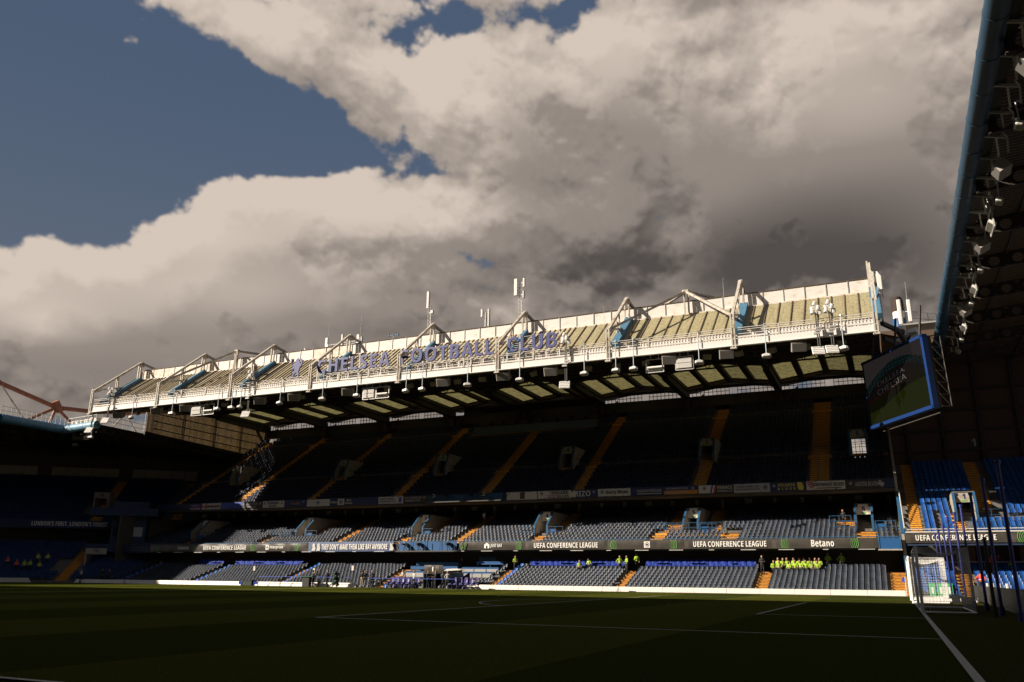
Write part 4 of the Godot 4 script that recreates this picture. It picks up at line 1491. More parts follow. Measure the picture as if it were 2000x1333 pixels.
	mi.set_meta("kind", "stuff")


# ---- things hung from and standing on the roofs
func ordinal(i: int) -> String:
	return ["first", "second", "third", "fourth", "fifth", "sixth", "seventh", "eighth", "ninth", "tenth", "eleventh", "twelfth", "thirteenth", "fourteenth", "fifteenth", "sixteenth", "seventeenth", "eighteenth", "nineteenth"][i]


func drop_lamp(at: Vector3, rod: float, label: String, turn := 0.0, group := "floodlights on drop rods") -> Node3D:
	var t := thing("drop_floodlight", label, "floodlight", at, turn, group)
	var k := Mb.new()
	k.tube(Vector3(0, 0.1, 0), Vector3(0, rod, 0), 0.045, 8)
	k.box(Vector3(0, rod, -0.08), Vector3(0.14, 0.1, 0.3))
	obj("rod", k, M.rod, t)
	k = Mb.new()
	var b := Basis(Vector3(1, 0, 0), -0.35)
	k.cham(Vector3(0, 0.0, 0.05), Vector3(0.82, 0.22, 0.5), 0.12, b)
	k.cham(Vector3(0, 0.16, 0.0), Vector3(0.4, 0.14, 0.3), 0.08, b)
	obj("housing", k, M.pale_metal, t)
	k = Mb.new()
	k.cham(Vector3(0, -0.12, 0.09), Vector3(0.72, 0.04, 0.42), 0.1, b)
	obj("lens", k, M.lens, t)
	return t


func speaker_box(at: Vector3, turn: float, label: String, group := "speaker boxes under the roof edge") -> Node3D:
	var t := thing("speaker_box", label, "loudspeaker", at, turn, group)
	var b := Basis(Vector3(1, 0, 0), 0.5)
	var k := Mb.new()
	k.cham(Vector3.ZERO, Vector3(1.35, 0.85, 0.95), 0.06, b)
	obj("cabinet", k, M.speaker, t)
	k = Mb.new()
	k.box(b * Vector3(0, -0.02, 0.485), Vector3(1.22, 0.74, 0.02), b)
	obj("grille", k, paint_once("grille", Color(0.16, 0.15, 0.14)), t)
	k = Mb.new()
	for x in [-0.5, 0.5]:
		k.tube(Vector3(x, 0.3, 0), Vector3(x, 1.3, 0.1), 0.02, 5)
	obj("hanger", k, M.dark_steel, t)
	return t


func paint_once(key: String, c: Color) -> Material:
	if not M.has(key):
		M[key] = paint(c, 0.6)
	return M[key]


func light_frame(at: Vector3, tilt: float, label: String) -> Node3D:
	var t := thing("framed_light", label, "floodlight", at, 0.0, "framed light panels under the roof edge")
	var k := Mb.new()
	for x in [-0.85, 0.85]:
		k.box(Vector3(x, 0, 0), Vector3(0.08, 1.35, 0.08))
	for y in [-0.66, 0.64]:
		k.box(Vector3(0, y, 0), Vector3(1.7, 0.07, 0.07))
	for x in [-0.4, 0.4]:
		k.tube(Vector3(x, 0.66, 0), Vector3(x, 1.5, 0.1), 0.04, 6)
	obj("frame", k, M.pale_metal, t)
	for y in [-0.3, 0.22]:
		k = Mb.new()
		var b := Basis(Vector3(1, 0, 0), tilt)
		k.cham(Vector3(0, y, 0.05), Vector3(1.5, 0.46, 0.2), 0.05, b)
		for j in 5:
			k.box(Vector3(0, y, 0.05) + b * Vector3(0, -0.18 + j * 0.09, 0.115), Vector3(1.42, 0.025, 0.03), b)
		obj("light_panel", k, M.white, t)
		if tilt > 0.6:
			break
	return t


func lamp_mast(at: Vector3, h: float, label: String) -> void:
	var t := thing("lamp_mast", label, "mast", at, 0.0, "lamp masts on the roof edge")
	var k := Mb.new()
	for x in [-0.09, 0.09]:
		k.tube(Vector3(x, 0, 0), Vector3(x, h - 0.4, 0), 0.05, 6)
	for i in int(h / 0.4):
		k.bar(Vector3(-0.09, i * 0.4, 0), Vector3(0.09, i * 0.4 + 0.2, 0), 0.03, 0.03)
		k.bar(Vector3(0.09, i * 0.4 + 0.2, 0), Vector3(-0.09, i * 0.4 + 0.4, 0), 0.03, 0.03)
	obj("pole", k, M.charcoal, t)
	for i in 7:
		k = Mb.new()
		var a := TAU * i / 7.0
		var p := Vector3(cos(a) * 0.36, h - 0.35 + 0.36 * (i % 3), sin(a) * 0.28)
		k.cham(p, Vector3(0.3, 0.4, 0.3), 0.08, Basis(Vector3(0, 1, 0), a) * Basis(Vector3(1, 0, 0), 0.4))
		k.bar(p, Vector3(0, h - 0.6, 0), 0.05, 0.05)
		obj("lamp_head", k, M.white, t)
	for i in 3:
		obj("cable_box", one_box(Vector3(-0.1 + 0.12 * i, h * 0.42 + i * 0.25, 0.14), Vector3(0.5, 0.16, 0.2)), M.grey_metal, t)
	k = Mb.new()
	var b := Basis(Vector3(0, 1, 0), 0.25) * Basis(Vector3(1, 0, 0), -0.5)
	k.cham(Vector3(-0.1, 0.1, 0.2), Vector3(1.1, 0.9, 0.14), 0.05, b)
	for j in 4:
		k.box(Vector3(-0.1, 0.1, 0.2) + b * Vector3(0, -0.34 + j * 0.22, 0.09), Vector3(1.04, 0.05, 0.05), b)
	obj("tilted_panel", k, M.white, t)


func aerial(called: String, label: String, at: Vector3, h: float, panels: Array, lattice := false) -> Node3D:
	var t := thing(called, label, "antenna", at)
	var k := Mb.new()
	if lattice:
		for s in [Vector3(-0.2, 0, 0), Vector3(0.2, 0, 0), Vector3(0, 0, -0.3)]:
			k.tube(s, s + Vector3(0, h, 0), 0.04, 6)
		for i in int(h / 0.5):
			k.bar(Vector3(-0.2, i * 0.5, 0), Vector3(0.2, i * 0.5 + 0.25, 0), 0.03, 0.03)
			k.bar(Vector3(0.2, i * 0.5 + 0.25, 0), Vector3(-0.2, i * 0.5 + 0.5, 0), 0.03, 0.03)
	else:
		k.tube(Vector3.ZERO, Vector3(0, h, 0), 0.05, 8)
	obj("mast", k, M.grey_metal, t)
	for p in panels:
		k = Mb.new()
		k.cham(p[0], p[1], minf(p[1].x, p[1].z) * 0.3)
		k.bar(Vector3((p[0] as Vector3).x, (p[0] as Vector3).y, (p[0] as Vector3).z), Vector3(0, (p[0] as Vector3).y, 0), 0.06, 0.06)
		obj("antenna_panel", k, M.white if p.size() < 3 else p[2], t)
	return t


func whip(at: Vector3, h: float, label: String) -> void:
	var t := thing("whip_aerial", label, "antenna", at)
	var k := Mb.new()
	k.tube(Vector3.ZERO, Vector3(0.05, h, 0), 0.03, 6, 0.012)
	obj("rod", k, M.grey_metal, t)
	obj("base", one_box(Vector3(0, 0.15, 0), Vector3(0.14, 0.3, 0.14)), M.pale_metal, t)


func roof_fittings() -> void:
	M.rod = paint(Color(0.42, 0.47, 0.52), 0.4, 0.2)
	M.lens = paint(Color(0.30, 0.29, 0.26), 0.25)
	var xs := [-89.94, -82.86, -75.2, -73.0, -71.6, -65.5, -59.3, -54.5, -47.96, -45.9, -40.3, -34.2, -27.1, -23.8, -22.0, -15.6, -9.45, -2.85]
	for i in xs.size():
		var t := drop_lamp(Vector3(xs[i], 20.85, -34.15), 3.1, "%s floodlight on a pale drop rod from the left end of the white roof edge" % ordinal(i), rng.randf_range(-0.4, 0.4))
	xs = [-93.6, -86.6, -81.5, -69.4, -64.2, -56.4, -43.8, -36.55, -31.1, -18.7, -13.2, -6.7]
	for i in xs.size():
		speaker_box(Vector3(xs[i], 21.75, -35.1), 0.45 if i < 6 else 0.2, "%s beige speaker box from the left under the white roof edge" % ordinal(i))
	var fr := [[-79.5, 0.0, "left one of a pair near the left end of the roof"], [-77.5, 0.9, "tilted one of a pair near the left end of the roof"], [-53.4, 0.0, "upright one of a pair under the first big word"], [-51.6, 0.9, "tilted one of a pair under the first big word"], [-20.1, 0.9, "tilted one of a pair below the right pyramid brace"], [-17.2, 0.0, "upright one of a pair below the right pyramid brace"]]
	for f in fr:
		light_frame(Vector3(f[0], 21.2, -35.0), f[1], "white framed light panel, " + f[2])
	lamp_mast(Vector3(-94.3, 20.6, -34.0), 4.1, "lamp mast with white heads at the far left of the roof edge")
	lamp_mast(Vector3(-70.2, 19.7, -34.0), 5.0, "lamp mast with white heads to the left of the blue lion emblem")
	lamp_mast(Vector3(-29.0, 19.7, -34.0), 5.0, "lamp mast with white heads just right of the last big letter")
	lamp_mast(Vector3(-4.85, 20.7, -34.0), 4.1, "left one of two lamp masts near the right end of the roof edge")
	lamp_mast(Vector3(-3.7, 20.7, -34.0), 4.1, "right one of two lamp masts near the right end of the roof edge")
	# dull lamps hidden under the front of the roof
	for i in 30:
		var b := thing("gantry_lamp", "dull boxy lamp on the dark gantry under the front of the roof", "floodlight", Vector3(-96.0 + i * 3.2, 23.0, -40.2), rng.randf_range(-0.5, 0.5), "lamps on the dark gantry")
		var k := Mb.new()
		k.cham(Vector3.ZERO, Vector3(0.85, 0.55, 0.4), 0.06, Basis(Vector3(1, 0, 0), 0.5))
		obj("housing", k, M.speaker, b)
		obj("bracket", one_box(Vector3(0, 0.5, -0.1), Vector3(0.06, 0.6, 0.06)), M.dark_steel, b)
	# aerials on the roof
	var W := Vector3(0.42, 2.2, 0.3)
	aerial("antenna_mast", "tall antenna mast with one white panel above the second big word", Vector3(-50.6, 29.0, -43.0), 4.9, [[Vector3(-0.1, 5.6, 0.25), W], [Vector3(0.45, 4.0, 0.1), Vector3(0.45, 0.4, 0.3)]], true)
	aerial("antenna_mast", "tallest antenna mast with two white panels above the last big word", Vector3(-38.1, 29.0, -43.0), 6.3, [[Vector3(-0.5, 5.6, 0.2), Vector3(0.5, 2.1, 0.3)], [Vector3(0.5, 6.1, 0.1), Vector3(0.3, 1.1, 0.25)], [Vector3(0.45, 4.6, 0.1), Vector3(0.3, 0.9, 0.25), M.grey_metal]], true)
	aerial("antenna_mast", "short dark antenna rack between the two tall masts", Vector3(-42.6, 29.6, -43.0), 2.4, [[Vector3(-0.5, 2.3, 0.2), Vector3(0.3, 1.0, 0.25)], [Vector3(0.35, 1.6, 0.1), Vector3(0.34, 2.3, 0.25), M.grey_metal], [Vector3(0.0, 1.4, 0.2), Vector3(0.2, 1.8, 0.2), M.grey_metal]], true)
	aerial("antenna_rack", "wide rack of stubby white aerials left of the wind gauge", Vector3(-63.6, 29.4, -43.2), 1.0, [[Vector3(-2.7, 1.1, 0), Vector3(0.5, 2.0, 0.3)], [Vector3(-0.2, 1.2, 0), Vector3(0.35, 2.2, 0.3)], [Vector3(2.3, 1.2, 0), Vector3(0.5, 1.6, 0.3)], [Vector3(2.8, 0.9, 0), Vector3(0.4, 1.5, 0.3)]])
	whip(Vector3(-66.0, 30.2, -43.0), 3.2, "whip aerial above the left end of the aerial rack")
	whip(Vector3(-60.9, 30.2, -43.0), 3.8, "tall whip aerial above the right end of the aerial rack")
	whip(Vector3(-98.7, 25.2, -34.6), 3.2, "thin whip aerial at the far left tip of the roof")
	whip(Vector3(-83.8, 29.9, -43.0), 2.8, "whip aerial above the left pyramid brace")
	whip(Vector3(-69.3, 29.9, -42.5), 1.6, "short whip aerial just left of the blue lion emblem")
	whip(Vector3(-25.0, 23.2, -34.3), 4.6, "whip aerial on the roof edge by the right pyramid brace")
	whip(Vector3(-13.9, 27.0, -40.0), 4.2, "whip aerial right of the right pyramid brace")
	var v := aerial("wind_gauge", "small blue wind gauge with cups on the roof parapet", Vector3(-55.5, 29.8, -42.6), 0.7, [])
	var cup := Mb.new()
	cup.box(Vector3(0, 0.7, 0), Vector3(1.4, 0.05, 0.05))
	for x in [-0.7, 0.0, 0.7]:
		cup.tube(Vector3(x, 0.6, 0), Vector3(x, 0.95, 0), 0.1, 8, 0.05)
	obj("cups", cup, M.blue_steel, v)
	aerial("antenna_mast", "cream panel aerial beside the ladder mast at the right tip of the roof", Vector3(0.75, 27.9, -42.8), 2.6, [[Vector3(0.05, 1.7, 0.3), Vector3(0.5, 1.9, 0.3)], [Vector3(-0.4, 2.0, 0.0), Vector3(0.2, 1.6, 0.2), M.grey_metal]], true)
	aerial("antenna_mast", "pair of cream panel aerials on the platform by the blue pipe", Vector3(2.9, 26.2, -47.2), 2.3, [[Vector3(-0.5, 1.3, 0.2), Vector3(0.4, 2.6, 0.3)], [Vector3(0.4, 1.3, 0.3), Vector3(0.4, 2.3, 0.3)]])
	whip(Vector3(3.2, 28.3, -47.2), 2.4, "thin whip aerial above the platform by the blue pipe")
	chimney()
	# bank of square lamps on the corner frame
	var bank := thing("lamp_bank", "bank of cream square lamps on the dark frame above the big screen", "floodlight", Vector3(2.2, 22.6, -44.6))
	for i in 5:
		for j in 2:
			var k := Mb.new()
			var b := Basis(Vector3(0, 1, 0), -0.5) * Basis(Vector3(1, 0, 0), -0.5)
			k.cham(Vector3(j * 1.05 + (i % 2) * 0.2 - i * 0.05, 2.4 - i * 0.62 - j * 0.5, j * 0.5), Vector3(0.85, 0.5, 0.5), 0.06, b)
			obj("lamp", k, M.white_worn, bank)
	# along the blue pipe at upper right
	var side := [[4.0, 0, "nearest large"], [-1.0, 1, "nearest"], [-6.5, 0, "second large"], [-10.0, 1, "second"], [-13.5, 2, "upper"], [-18.0, 0, "third large"], [-22.0, 1, "third"], [-26.0, 2, "middle"], [-30.0, 1, "fourth"], [-33.0, 0, "last large"], [-36.5, 2, "lower"], [-41.0, 1, "fifth"], [-45.5, 1, "last"]]
	for s in side:
		var p := Vector3(6.6, 22.9, s[0])
		if s[1] == 0:
			var o := speaker_box(p + Vector3(0.2, -0.1, 0), PI * 0.5, s[2] + " speaker box hung behind the long blue pipe", "speaker boxes by the blue pipe")
			o.rotation = Vector3(0, -PI * 0.5, 0.15)
			o.scale = Vector3(0.75, 0.75, 0.75)
		elif s[1] == 1:
			var dl := drop_lamp(p + Vector3(0.4, -0.5, 0), 1.6, s[2] + " drop-rod floodlight hung behind the long blue pipe", -PI * 0.5, "floodlights by the blue pipe")
			dl.scale = Vector3(0.75, 0.9, 0.75)
			dl.rotation.z = 0.12
		else:
			var o := light_frame(p + Vector3(0.3, -0.3, 0), 0.9, s[2] + " white framed light behind the long blue pipe")
			o.rotation.y = -PI * 0.5
	for i in 22:
		var k := Mb.new()
		var z := 6.0 - i * 2.5
		k.bar(Vector3(5.9, 23.7, z), Vector3(6.9, 23.4, z), 0.1, 0.14)
		k.bar(Vector3(6.9, 23.4, z), Vector3(6.9, 22.7, z - 0.4), 0.08, 0.08)
		k.tube(Vector3(6.4, 23.5, z), Vector3(6.6, 23.1, z - 1.3), 0.05, 6)
		k.tube(Vector3(6.5, 23.1, z - 1.3), Vector3(6.9, 23.4, z - 2.5), 0.03, 6)
		var e := thing("pipe_bracket", "small steel bracket with cable carrying lamps behind the blue pipe", "bracket", Vector3.ZERO, 0.0, "brackets behind the blue pipe")
		obj("arm", k, M.grey_metal if i % 2 else M.pale_metal, e)
	# under the corner roof at far left
	speaker_box(Vector3(-106.5, 20.3, -39.4), 0.6, "left grey speaker box under the corner roof's blue pipe", "speaker boxes under the corner roof")
	speaker_box(Vector3(-104.3, 20.3, -38.6), 0.3, "right grey speaker box under the corner roof's blue pipe", "speaker boxes under the corner roof")
	light_frame(Vector3(-102.0, 19.9, -37.6), 0.0, "white framed light under the sunlit end of the corner roof pipe")
	drop_lamp(Vector3(-100.2, 19.2, -36.6), 1.6, "drop-rod floodlight under the sunlit end of the corner roof pipe", 0.3, "floodlights under the corner roof")
	drop_lamp(Vector3(-110.5, 19.6, -42.2), 2.4, "drop-rod floodlight under the shaded part of the corner roof pipe", 0.3, "floodlights under the corner roof")
	lamp_mast(Vector3(-99.2, 19.9, -35.6), 3.0, "lamp mast with white heads at the tip of the corner roof")


func roof_sign() -> void:
	var t := thing("roof_sign", "large blue raised capital letters on white slatted frames along the roof edge", "sign")
	var f := face(true)
	for w in [["CHELSEA", -61.2, -50.8], ["FOOTBALL", -49.55, -37.55], ["CLUB", -36.2, -30.2]]:
		var word: String = w[0]
		var total := f.get_string_size(word, HORIZONTAL_ALIGNMENT_LEFT, -1, 64).x
		var k: float = (w[2] - w[1]) / total
		for i in word.length():
			var a := f.get_string_size(word.left(i), HORIZONTAL_ALIGNMENT_LEFT, -1, 64).x
			var b := f.get_string_size(word.left(i + 1), HORIZONTAL_ALIGNMENT_LEFT, -1, 64).x
			words(word[i], 1.6, 0.0, 0.18, M.letter, t, Vector3(w[1] + (a + b) * 0.5 * k, 25.07, -35.05), Basis(), "letter")
		var fr := part_root("slatted_frame", t)
		var g := Mb.new()
		for i in int((w[2] - w[1]) / 1.5) + 1:
			g.box(Vector3(w[1] + i * 1.5, 25.0, -35.3), Vector3(0.08, 2.1, 0.08))
			g.bar(Vector3(w[1] + i * 1.5, 24.0, -35.3), Vector3(w[1] + i * 1.5, 22.95, -35.3), 0.1, 0.1)
		obj("upright", g, M.white, fr)
		for i in 9:
			obj("slat", one_box(Vector3((w[1] + w[2]) * 0.5, 24.1 + i * 0.22, -35.24), Vector3(w[2] - w[1] + 0.3, 0.03, 0.03)), M.white, fr)
	var e := thing("lion_emblem", "blue cut-out rampant lion with a staff left of the big letters", "emblem", Vector3(-64.2, 23.95, -35.1))
	var pts := [48, 12, 58, 2, 66, 0, 70, 8, 80, 14, 76, 24, 84, 30, 86, 48, 96, 40, 92, 22, 84, 12, 96, 8, 106, 22, 108, 44, 100, 62, 88, 70, 84, 84, 78, 96, 76, 112, 84, 124, 80, 140, 84, 156, 66, 160, 64, 150, 70, 140, 66, 126, 56, 112, 48, 118, 36, 126, 30, 140, 24, 156, 4, 160, 4, 150, 14, 144, 20, 126, 28, 108, 36, 96, 38, 80, 28, 82, 16, 90, 8, 86, 20, 74, 34, 64, 30, 58, 14, 64, 6, 58, 18, 50, 36, 44, 44, 34, 40, 26]
	var poly := PackedVector2Array()
	for i in range(0, pts.size(), 2):
		poly.append(Vector2((pts[i] - 55) * 0.0158, (163 - pts[i + 1]) * 0.0156))
	var k := Mb.new()
	k.plate(poly, Vector3.ZERO, 0.16)
	obj("lion", k, M.letter, e)
	k = Mb.new()
	k.tube(Vector3(-0.72, 0.0, 0), Vector3(-0.72, 2.15, 0), 0.05, 8)
	k.tube(Vector3(-0.72, 2.15, 0), Vector3(-0.72, 2.5, 0), 0.17, 10)
	obj("staff", k, M.letter, e)
	k = Mb.new()
	k.bar(Vector3(-0.3, -0.9, -0.1), Vector3(-0.3, 2.0, -0.1), 0.08, 0.06)
	k.bar(Vector3(0.3, -0.9, -0.1), Vector3(0.3, 2.0, -0.1), 0.08, 0.06)
	obj("support", k, M.white, e)


# ---- boards and banners
# a padded strip of cloth between x0 and x1, bulging a little towards the pitch, seams pinched
func pad(x0: float, x1: float, y0: float, y1: float, z: float, bulge: float) -> Mb:
	var k := Mb.new()
	var n := maxi(3, int((x1 - x0) / 0.4))
	var m := 5
	for i in n:
		for j in m:
			var p := []
			for q in [[i, j], [i + 1, j], [i + 1, j + 1], [i, j + 1]]:
				var f := float(q[0]) / n
				var g := float(q[1]) / m
				var seam := absf(fposmod(f * (x1 - x0) / 2.6, 1.0) - 0.5) * 2.0
				var d := bulge * (sin(PI * g) * 0.8 + 0.2) * (1.0 - 0.45 * pow(seam, 6.0)) + 0.012 * sin(f * 23.0 + g * 5.0)
				if q[0] == 0 or q[0] == n:
					d = 0.0
				p.append(Vector3(lerpf(x0, x1, f), lerpf(y0, y1, g), z + d))
			k.quad(p[0], p[1], p[2], p[3])
	k.box(Vector3((x0 + x1) * 0.5, (y0 + y1) * 0.5, z - 0.03), Vector3(x1 - x0, y1 - y0, 0.05))
	return k


func arcs(parent: Node3D, x: float, y: float, z: float, sgn: float, h: float) -> void:
	for i in 5:
		var k := Mb.new()
		var r := 0.12 + i * 0.15
		var w := 0.016 + i * 0.007
		var top := asin(minf(0.96, h / maxf(r, h)))
		for q in 12:
			var a := lerpf(-top, top, q / 12.0)
			var b := lerpf(-top, top, (q + 1) / 12.0)
			var p := [Vector3(x + sgn * r * cos(a), y + r * sin(a), z), Vector3(x + sgn * (r + w) * cos(a), y + (r + w) * sin(a), z), Vector3(x + sgn * (r + w) * cos(b), y + (r + w) * sin(b), z), Vector3(x + sgn * r * cos(b), y + r * sin(b), z)]
			if sgn > 0.0:
				k.quad(p[0], p[1], p[2], p[3])
			else:
				k.quad(p[1], p[0], p[3], p[2])
		obj("green_arc", k, M.green, parent)


func board(x0: float, x1: float, y0: float, y1: float, z: float, m: Material, label: String, bulge := 0.06, group := "") -> Node3D:
	var t := thing("banner", label, "banner", Vector3.ZERO, 0.0, group)
	obj("cloth", pad(x0, x1, y0, y1, z, bulge), m, t)
	return t


func crest(parent: Node3D, at: Vector3, r: float, a: Material, b: Material) -> void:
	for q in [[r, 0.0, a], [r * 0.78, 0.006, b], [r * 0.5, 0.012, a]]:
		var k := Mb.new()
		k.tube(at + Vector3(0, 0, q[1]), at + Vector3(0, 0, q[1] + 0.012), q[0], 16)
		obj("crest_disc", k, q[2], parent)


func boards_and_banners() -> void:
	var first := get_child_count()
	var y0 := 4.04
	var y1 := 4.97
	var z := -42.22
	var f := -42.13
	var yc := 4.5
	var t := board(-92.4, -84.8, y0, y1, z, M.wrap, "dark padded balcony board with small white word, at the far left")
	arcs(t, -90.4, yc, f, -1.0, 0.4)
	words("STRAUSS", 0.36, 2.0, 0.02, M.text_white, t, Vector3(-86.4, yc, f))
	t = board(-84.8, -74.4, y0, y1, z, M.wrap, "leftmost dark padded board with long white competition name")
	arcs(t, -85.2, yc, f, 1.0, 0.4)
	words("UEFA CONFERENCE LEAGUE", 0.5, 7.2, 0.02, M.text_white, t, Vector3(-79.3, yc, f))
	arcs(t, -74.2, yc, f, -1.0, 0.4)
	t = board(-74.4, -66.0, y0, y1, z, M.wrap, "dark padded board left of the long blue slogan banner")
	obj("white_tile", one_box(Vector3(-72.3, yc, f), Vector3(0.5, 0.56, 0.02)), M.text_white, t)
	words("e", 0.34, 0, 0.02, M.black, t, Vector3(-72.3, yc, f + 0.02))
	words("nterprise", 0.36, 2.1, 0.02, M.text_white, t, Vector3(-70.85, yc, f))
	arcs(t, -68.2, yc, f, 1.0, 0.4)
	t = board(-65.95, -53.7, 3.95, 5.05, z + 0.04, paint(Color(0.07, 0.10, 0.20), 0.6), "long slate-blue banner with white capital slogan on the balcony", 0.05)
	words("THEY DON'T MAKE THEM LIKE RAY ANYMORE", 0.62, 9.4, 0.02, M.text_white, t, Vector3(-59.2, yc, f + 0.05))
	for s in [-65.1, -64.4, -53.95]:
		var k := Mb.new()
		k.plate(PackedVector2Array([Vector2(-0.3, -0.45), Vector2(0.25, -0.45), Vector2(0.3, -0.1), Vector2(0.18, 0.1), Vector2(0.2, 0.38), Vector2(-0.1, 0.44), Vector2(-0.22, 0.2), Vector2(-0.15, 0.0)]), Vector3(s, yc, f + 0.03), 0.02)
		obj("pale_figure", k, M.banner_white, t)
	t = board(-45.1, -37.0, y0, y1, z, M.wrap, "dark padded board right of the blue camera platform with house symbol")
	arcs(t, -44.1, yc, f, -1.0, 0.42)
	var hs := Mb.new()
	hs.plate(PackedVector2Array([Vector2(-0.3, -0.28), Vector2(-0.1, -0.28), Vector2(-0.1, 0.0), Vector2(0.1, 0.0), Vector2(0.1, -0.28), Vector2(0.3, -0.28), Vector2(0.33, 0.1), Vector2(0.0, 0.34), Vector2(-0.33, 0.1)]), Vector3(-41.6, yc, f), 0.02)
	obj("house_symbol", hs, M.text_white, t)
	words("JUST EAT", 0.34, 1.45, 0.02, M.text_white, t, Vector3(-40.45, yc - 0.02, f))
	arcs(t, -38.2, yc, f, 1.0, 0.42)
	t = board(-37.0, -27.7, y0, y1, z, M.wrap, "middle dark padded board with long white competition name")
	words("UEFA CONFERENCE LEAGUE", 0.52, 7.2, 0.02, M.text_white, t, Vector3(-32.35, yc, f))
	t = board(-27.7, -19.7, y0, y1, z, M.wrap, "dark padded board with a white square emblem between two long names")
	arcs(t, -26.6, yc, f, -1.0, 0.42)
	obj("white_tile", one_box(Vector3(-23.5, yc, f), Vector3(0.62, 0.62, 0.02)), M.text_white, t)
	crest(t, Vector3(-23.5, yc, f + 0.012), 0.24, M.black, M.text_white)
	arcs(t, -21.2, yc, f, 1.0, 0.42)
	t = board(-19.7, -11.3, y0, y1, z, M.wrap, "right-hand dark padded board of the long stand with white competition name")
	words("UEFA CONFERENCE LEAGUE", 0.52, 7.0, 0.02, M.text_white, t, Vector3(-15.3, yc, f))
	t = board(-11.3, -1.98, y0, y1, z, M.wrap, "rightmost dark padded board of the long stand with one bold white word")
	arcs(t, -9.7, yc, f, -1.0, 0.42)
	words("Betano", 0.6, 2.0, 0.03, M.text_white, t, Vector3(-6.75, yc, f))
	arcs(t, -4.4, yc, f, 1.0, 0.42)
	t = board(0.3, 8.3, 4.42, 5.3, -41.12, M.wrap, "dark padded board with white competition name on the end stand", 0.07)
	words("UEFA CONFERENCE LEAGUE", 0.46, 6.2, 0.02, M.text_white, t, Vector3(4.2, 4.86, -41.02))
	t = board(8.3, 16.0, 4.42, 5.3, -41.12, M.wrap, "dark padded board with green arcs at the right edge of the end stand", 0.07)
	arcs(t, 9.6, 4.86, -41.02, -1.0, 0.42)
	# thin lights under the balcony
	for i in 26:
		tag(obj("balcony_lamp", one_box(Vector3(-90.5 + i * 3.5, 3.93, -42.0), Vector3(1.4 if i % 3 else 0.5, 0.06, 0.2)), M.pale_metal), "slim pale lamp under the padded balcony boards", "lamp", "lamps under the balcony boards")
	# small blue platform and the camera platform
	t = thing("corner_platform", "small bright blue camera box at the right end of the balcony", "platform")
	obj("front_panel", one_box(Vector3(-1.05, 4.4, -42.1), Vector3(1.75, 1.0, 0.1)), M.blue_paint, t)
	obj("floor", one_box(Vector3(-1.05, 3.88, -42.3), Vector3(2.0, 0.12, 0.8)), M.concrete_pale, t)
	var rk := Mb.new()
	rk.tube(Vector3(-1.9, 5.0, -42.05), Vector3(-0.1, 5.0, -42.05), 0.04, 6)
	for x in [-1.9, -0.1]:
		rk.tube(Vector3(x, 3.9, -42.05), Vector3(x, 5.2, -42.05), 0.05, 6)
	obj("rail", rk, M.rail_blue, t)
	camera_platform("camera_platform", "blue television camera platform breaking the padded boards of the middle tier", -52.9, -45.3, 3.95, 5.0, -42.0, M.blue_paint, 4)
	for i in range(first, get_child_count()):
		var o := get_child(i) as Node3D
		if not String(o.get_meta("label")).contains("end stand"):
			o.transform = Transform3D(Basis.from_scale(Vector3(1.0133, 1, 1)), Vector3(0.0106, 0.05, -1.1)) * o.transform
	camera_platform("camera_platform", "dark blue camera platform among the banners of the upper tier", -52.75, -42.5, 10.0, 10.85, -48.05, M.rail_blue, 6)
	upper_banners()
	# white boards along the far touchline
	for r in [[-0.25, -40.7, 14], [-54.2, -68.1, 5], [-70.2, -98.0, 10]]:
		var n: int = r[2]
		for i in n:
			var xa := lerpf(r[0], r[1], float(i) / n)
			var xb := lerpf(r[0], r[1], float(i + 1) / n)
			var w := absf(xb - xa)
			var k := Mb.new()
			k.plate(PackedVector2Array([Vector2(0, 0), Vector2(0.04, 0), Vector2(0.28, 0.44), Vector2(0.24, 0.44)]), Vector3((xa + xb) * 0.5, 0.0, -35.7 + rng.randf_range(-0.02, 0.02)), w - 0.025, Basis(Vector3(0, 0, -1), Vector3.UP, Vector3(1, 0, 0)))
			k.box(Vector3((xa + xb) * 0.5, 0.2, -36.1), Vector3(w - 0.1, 0.4, 0.06))
			tag(obj("perimeter_board", k, M.board_white), "plain white slanted board along the far touchline", "perimeter board", "white boards along the far touchline")
	for e in [[-69.4, -0.3], [-69.0, 0.3]]:
		var k := Mb.new()
		k.box(Vector3(e[0] + e[1] * 3.0, 0.22, -35.8), Vector3(0.5, 0.44, 0.05), Basis(Vector3(0, 0, 1), 0.0))
		tag(obj("gate_panel", k, M.tarp), "blue end panel %s of the gap in the white boards" % ("right" if e[1] < 0 else "left"), "panel")
	var bx := thing("pitch_box", "dark green equipment box in the gap between the white boards", "box", Vector3(-69.2, 0, -36.0))
	obj("lid", one_box(Vector3(0, 0.56, 0), Vector3(1.2, 0.08, 0.6)), M.black, bx)
	obj("body", one_box(Vector3(0, 0.27, 0), Vector3(1.1, 0.5, 0.5)), paint(Color(0.012, 0.03, 0.018), 0.5), bx)
	for m in [[-38.9, "by the right end of the dugout"], [-24.4, "in front of the middle of the grey seats"], [-88.0, "near the far left end of the white boards"]]:
		var q := thing("pitch_microphone", "furry black microphone on a short stand " + m[1], "microphone", Vector3(m[0], 0, -34.9))
		var k := Mb.new()
		k.tube(Vector3(-0.25, 0.72, 0), Vector3(0.25, 0.76, 0.1), 0.11, 10)
		obj("windshield", k, M.black, q)
		k = Mb.new()
		k.tube(Vector3.ZERO, Vector3(0, 0.7, 0), 0.02, 6)
		for a in 3:
			k.tube(Vector3(0, 0.3, 0), Vector3(0.28 * cos(a * 2.1), 0.0, 0.28 * sin(a * 2.1)), 0.015, 5)
		obj("tripod", k, M.charcoal, q)
	# far left boards
	var lb := thing("end_board", "short white slanted board by the yellow stairs at far left", "perimeter board")
	var lk := Mb.new()
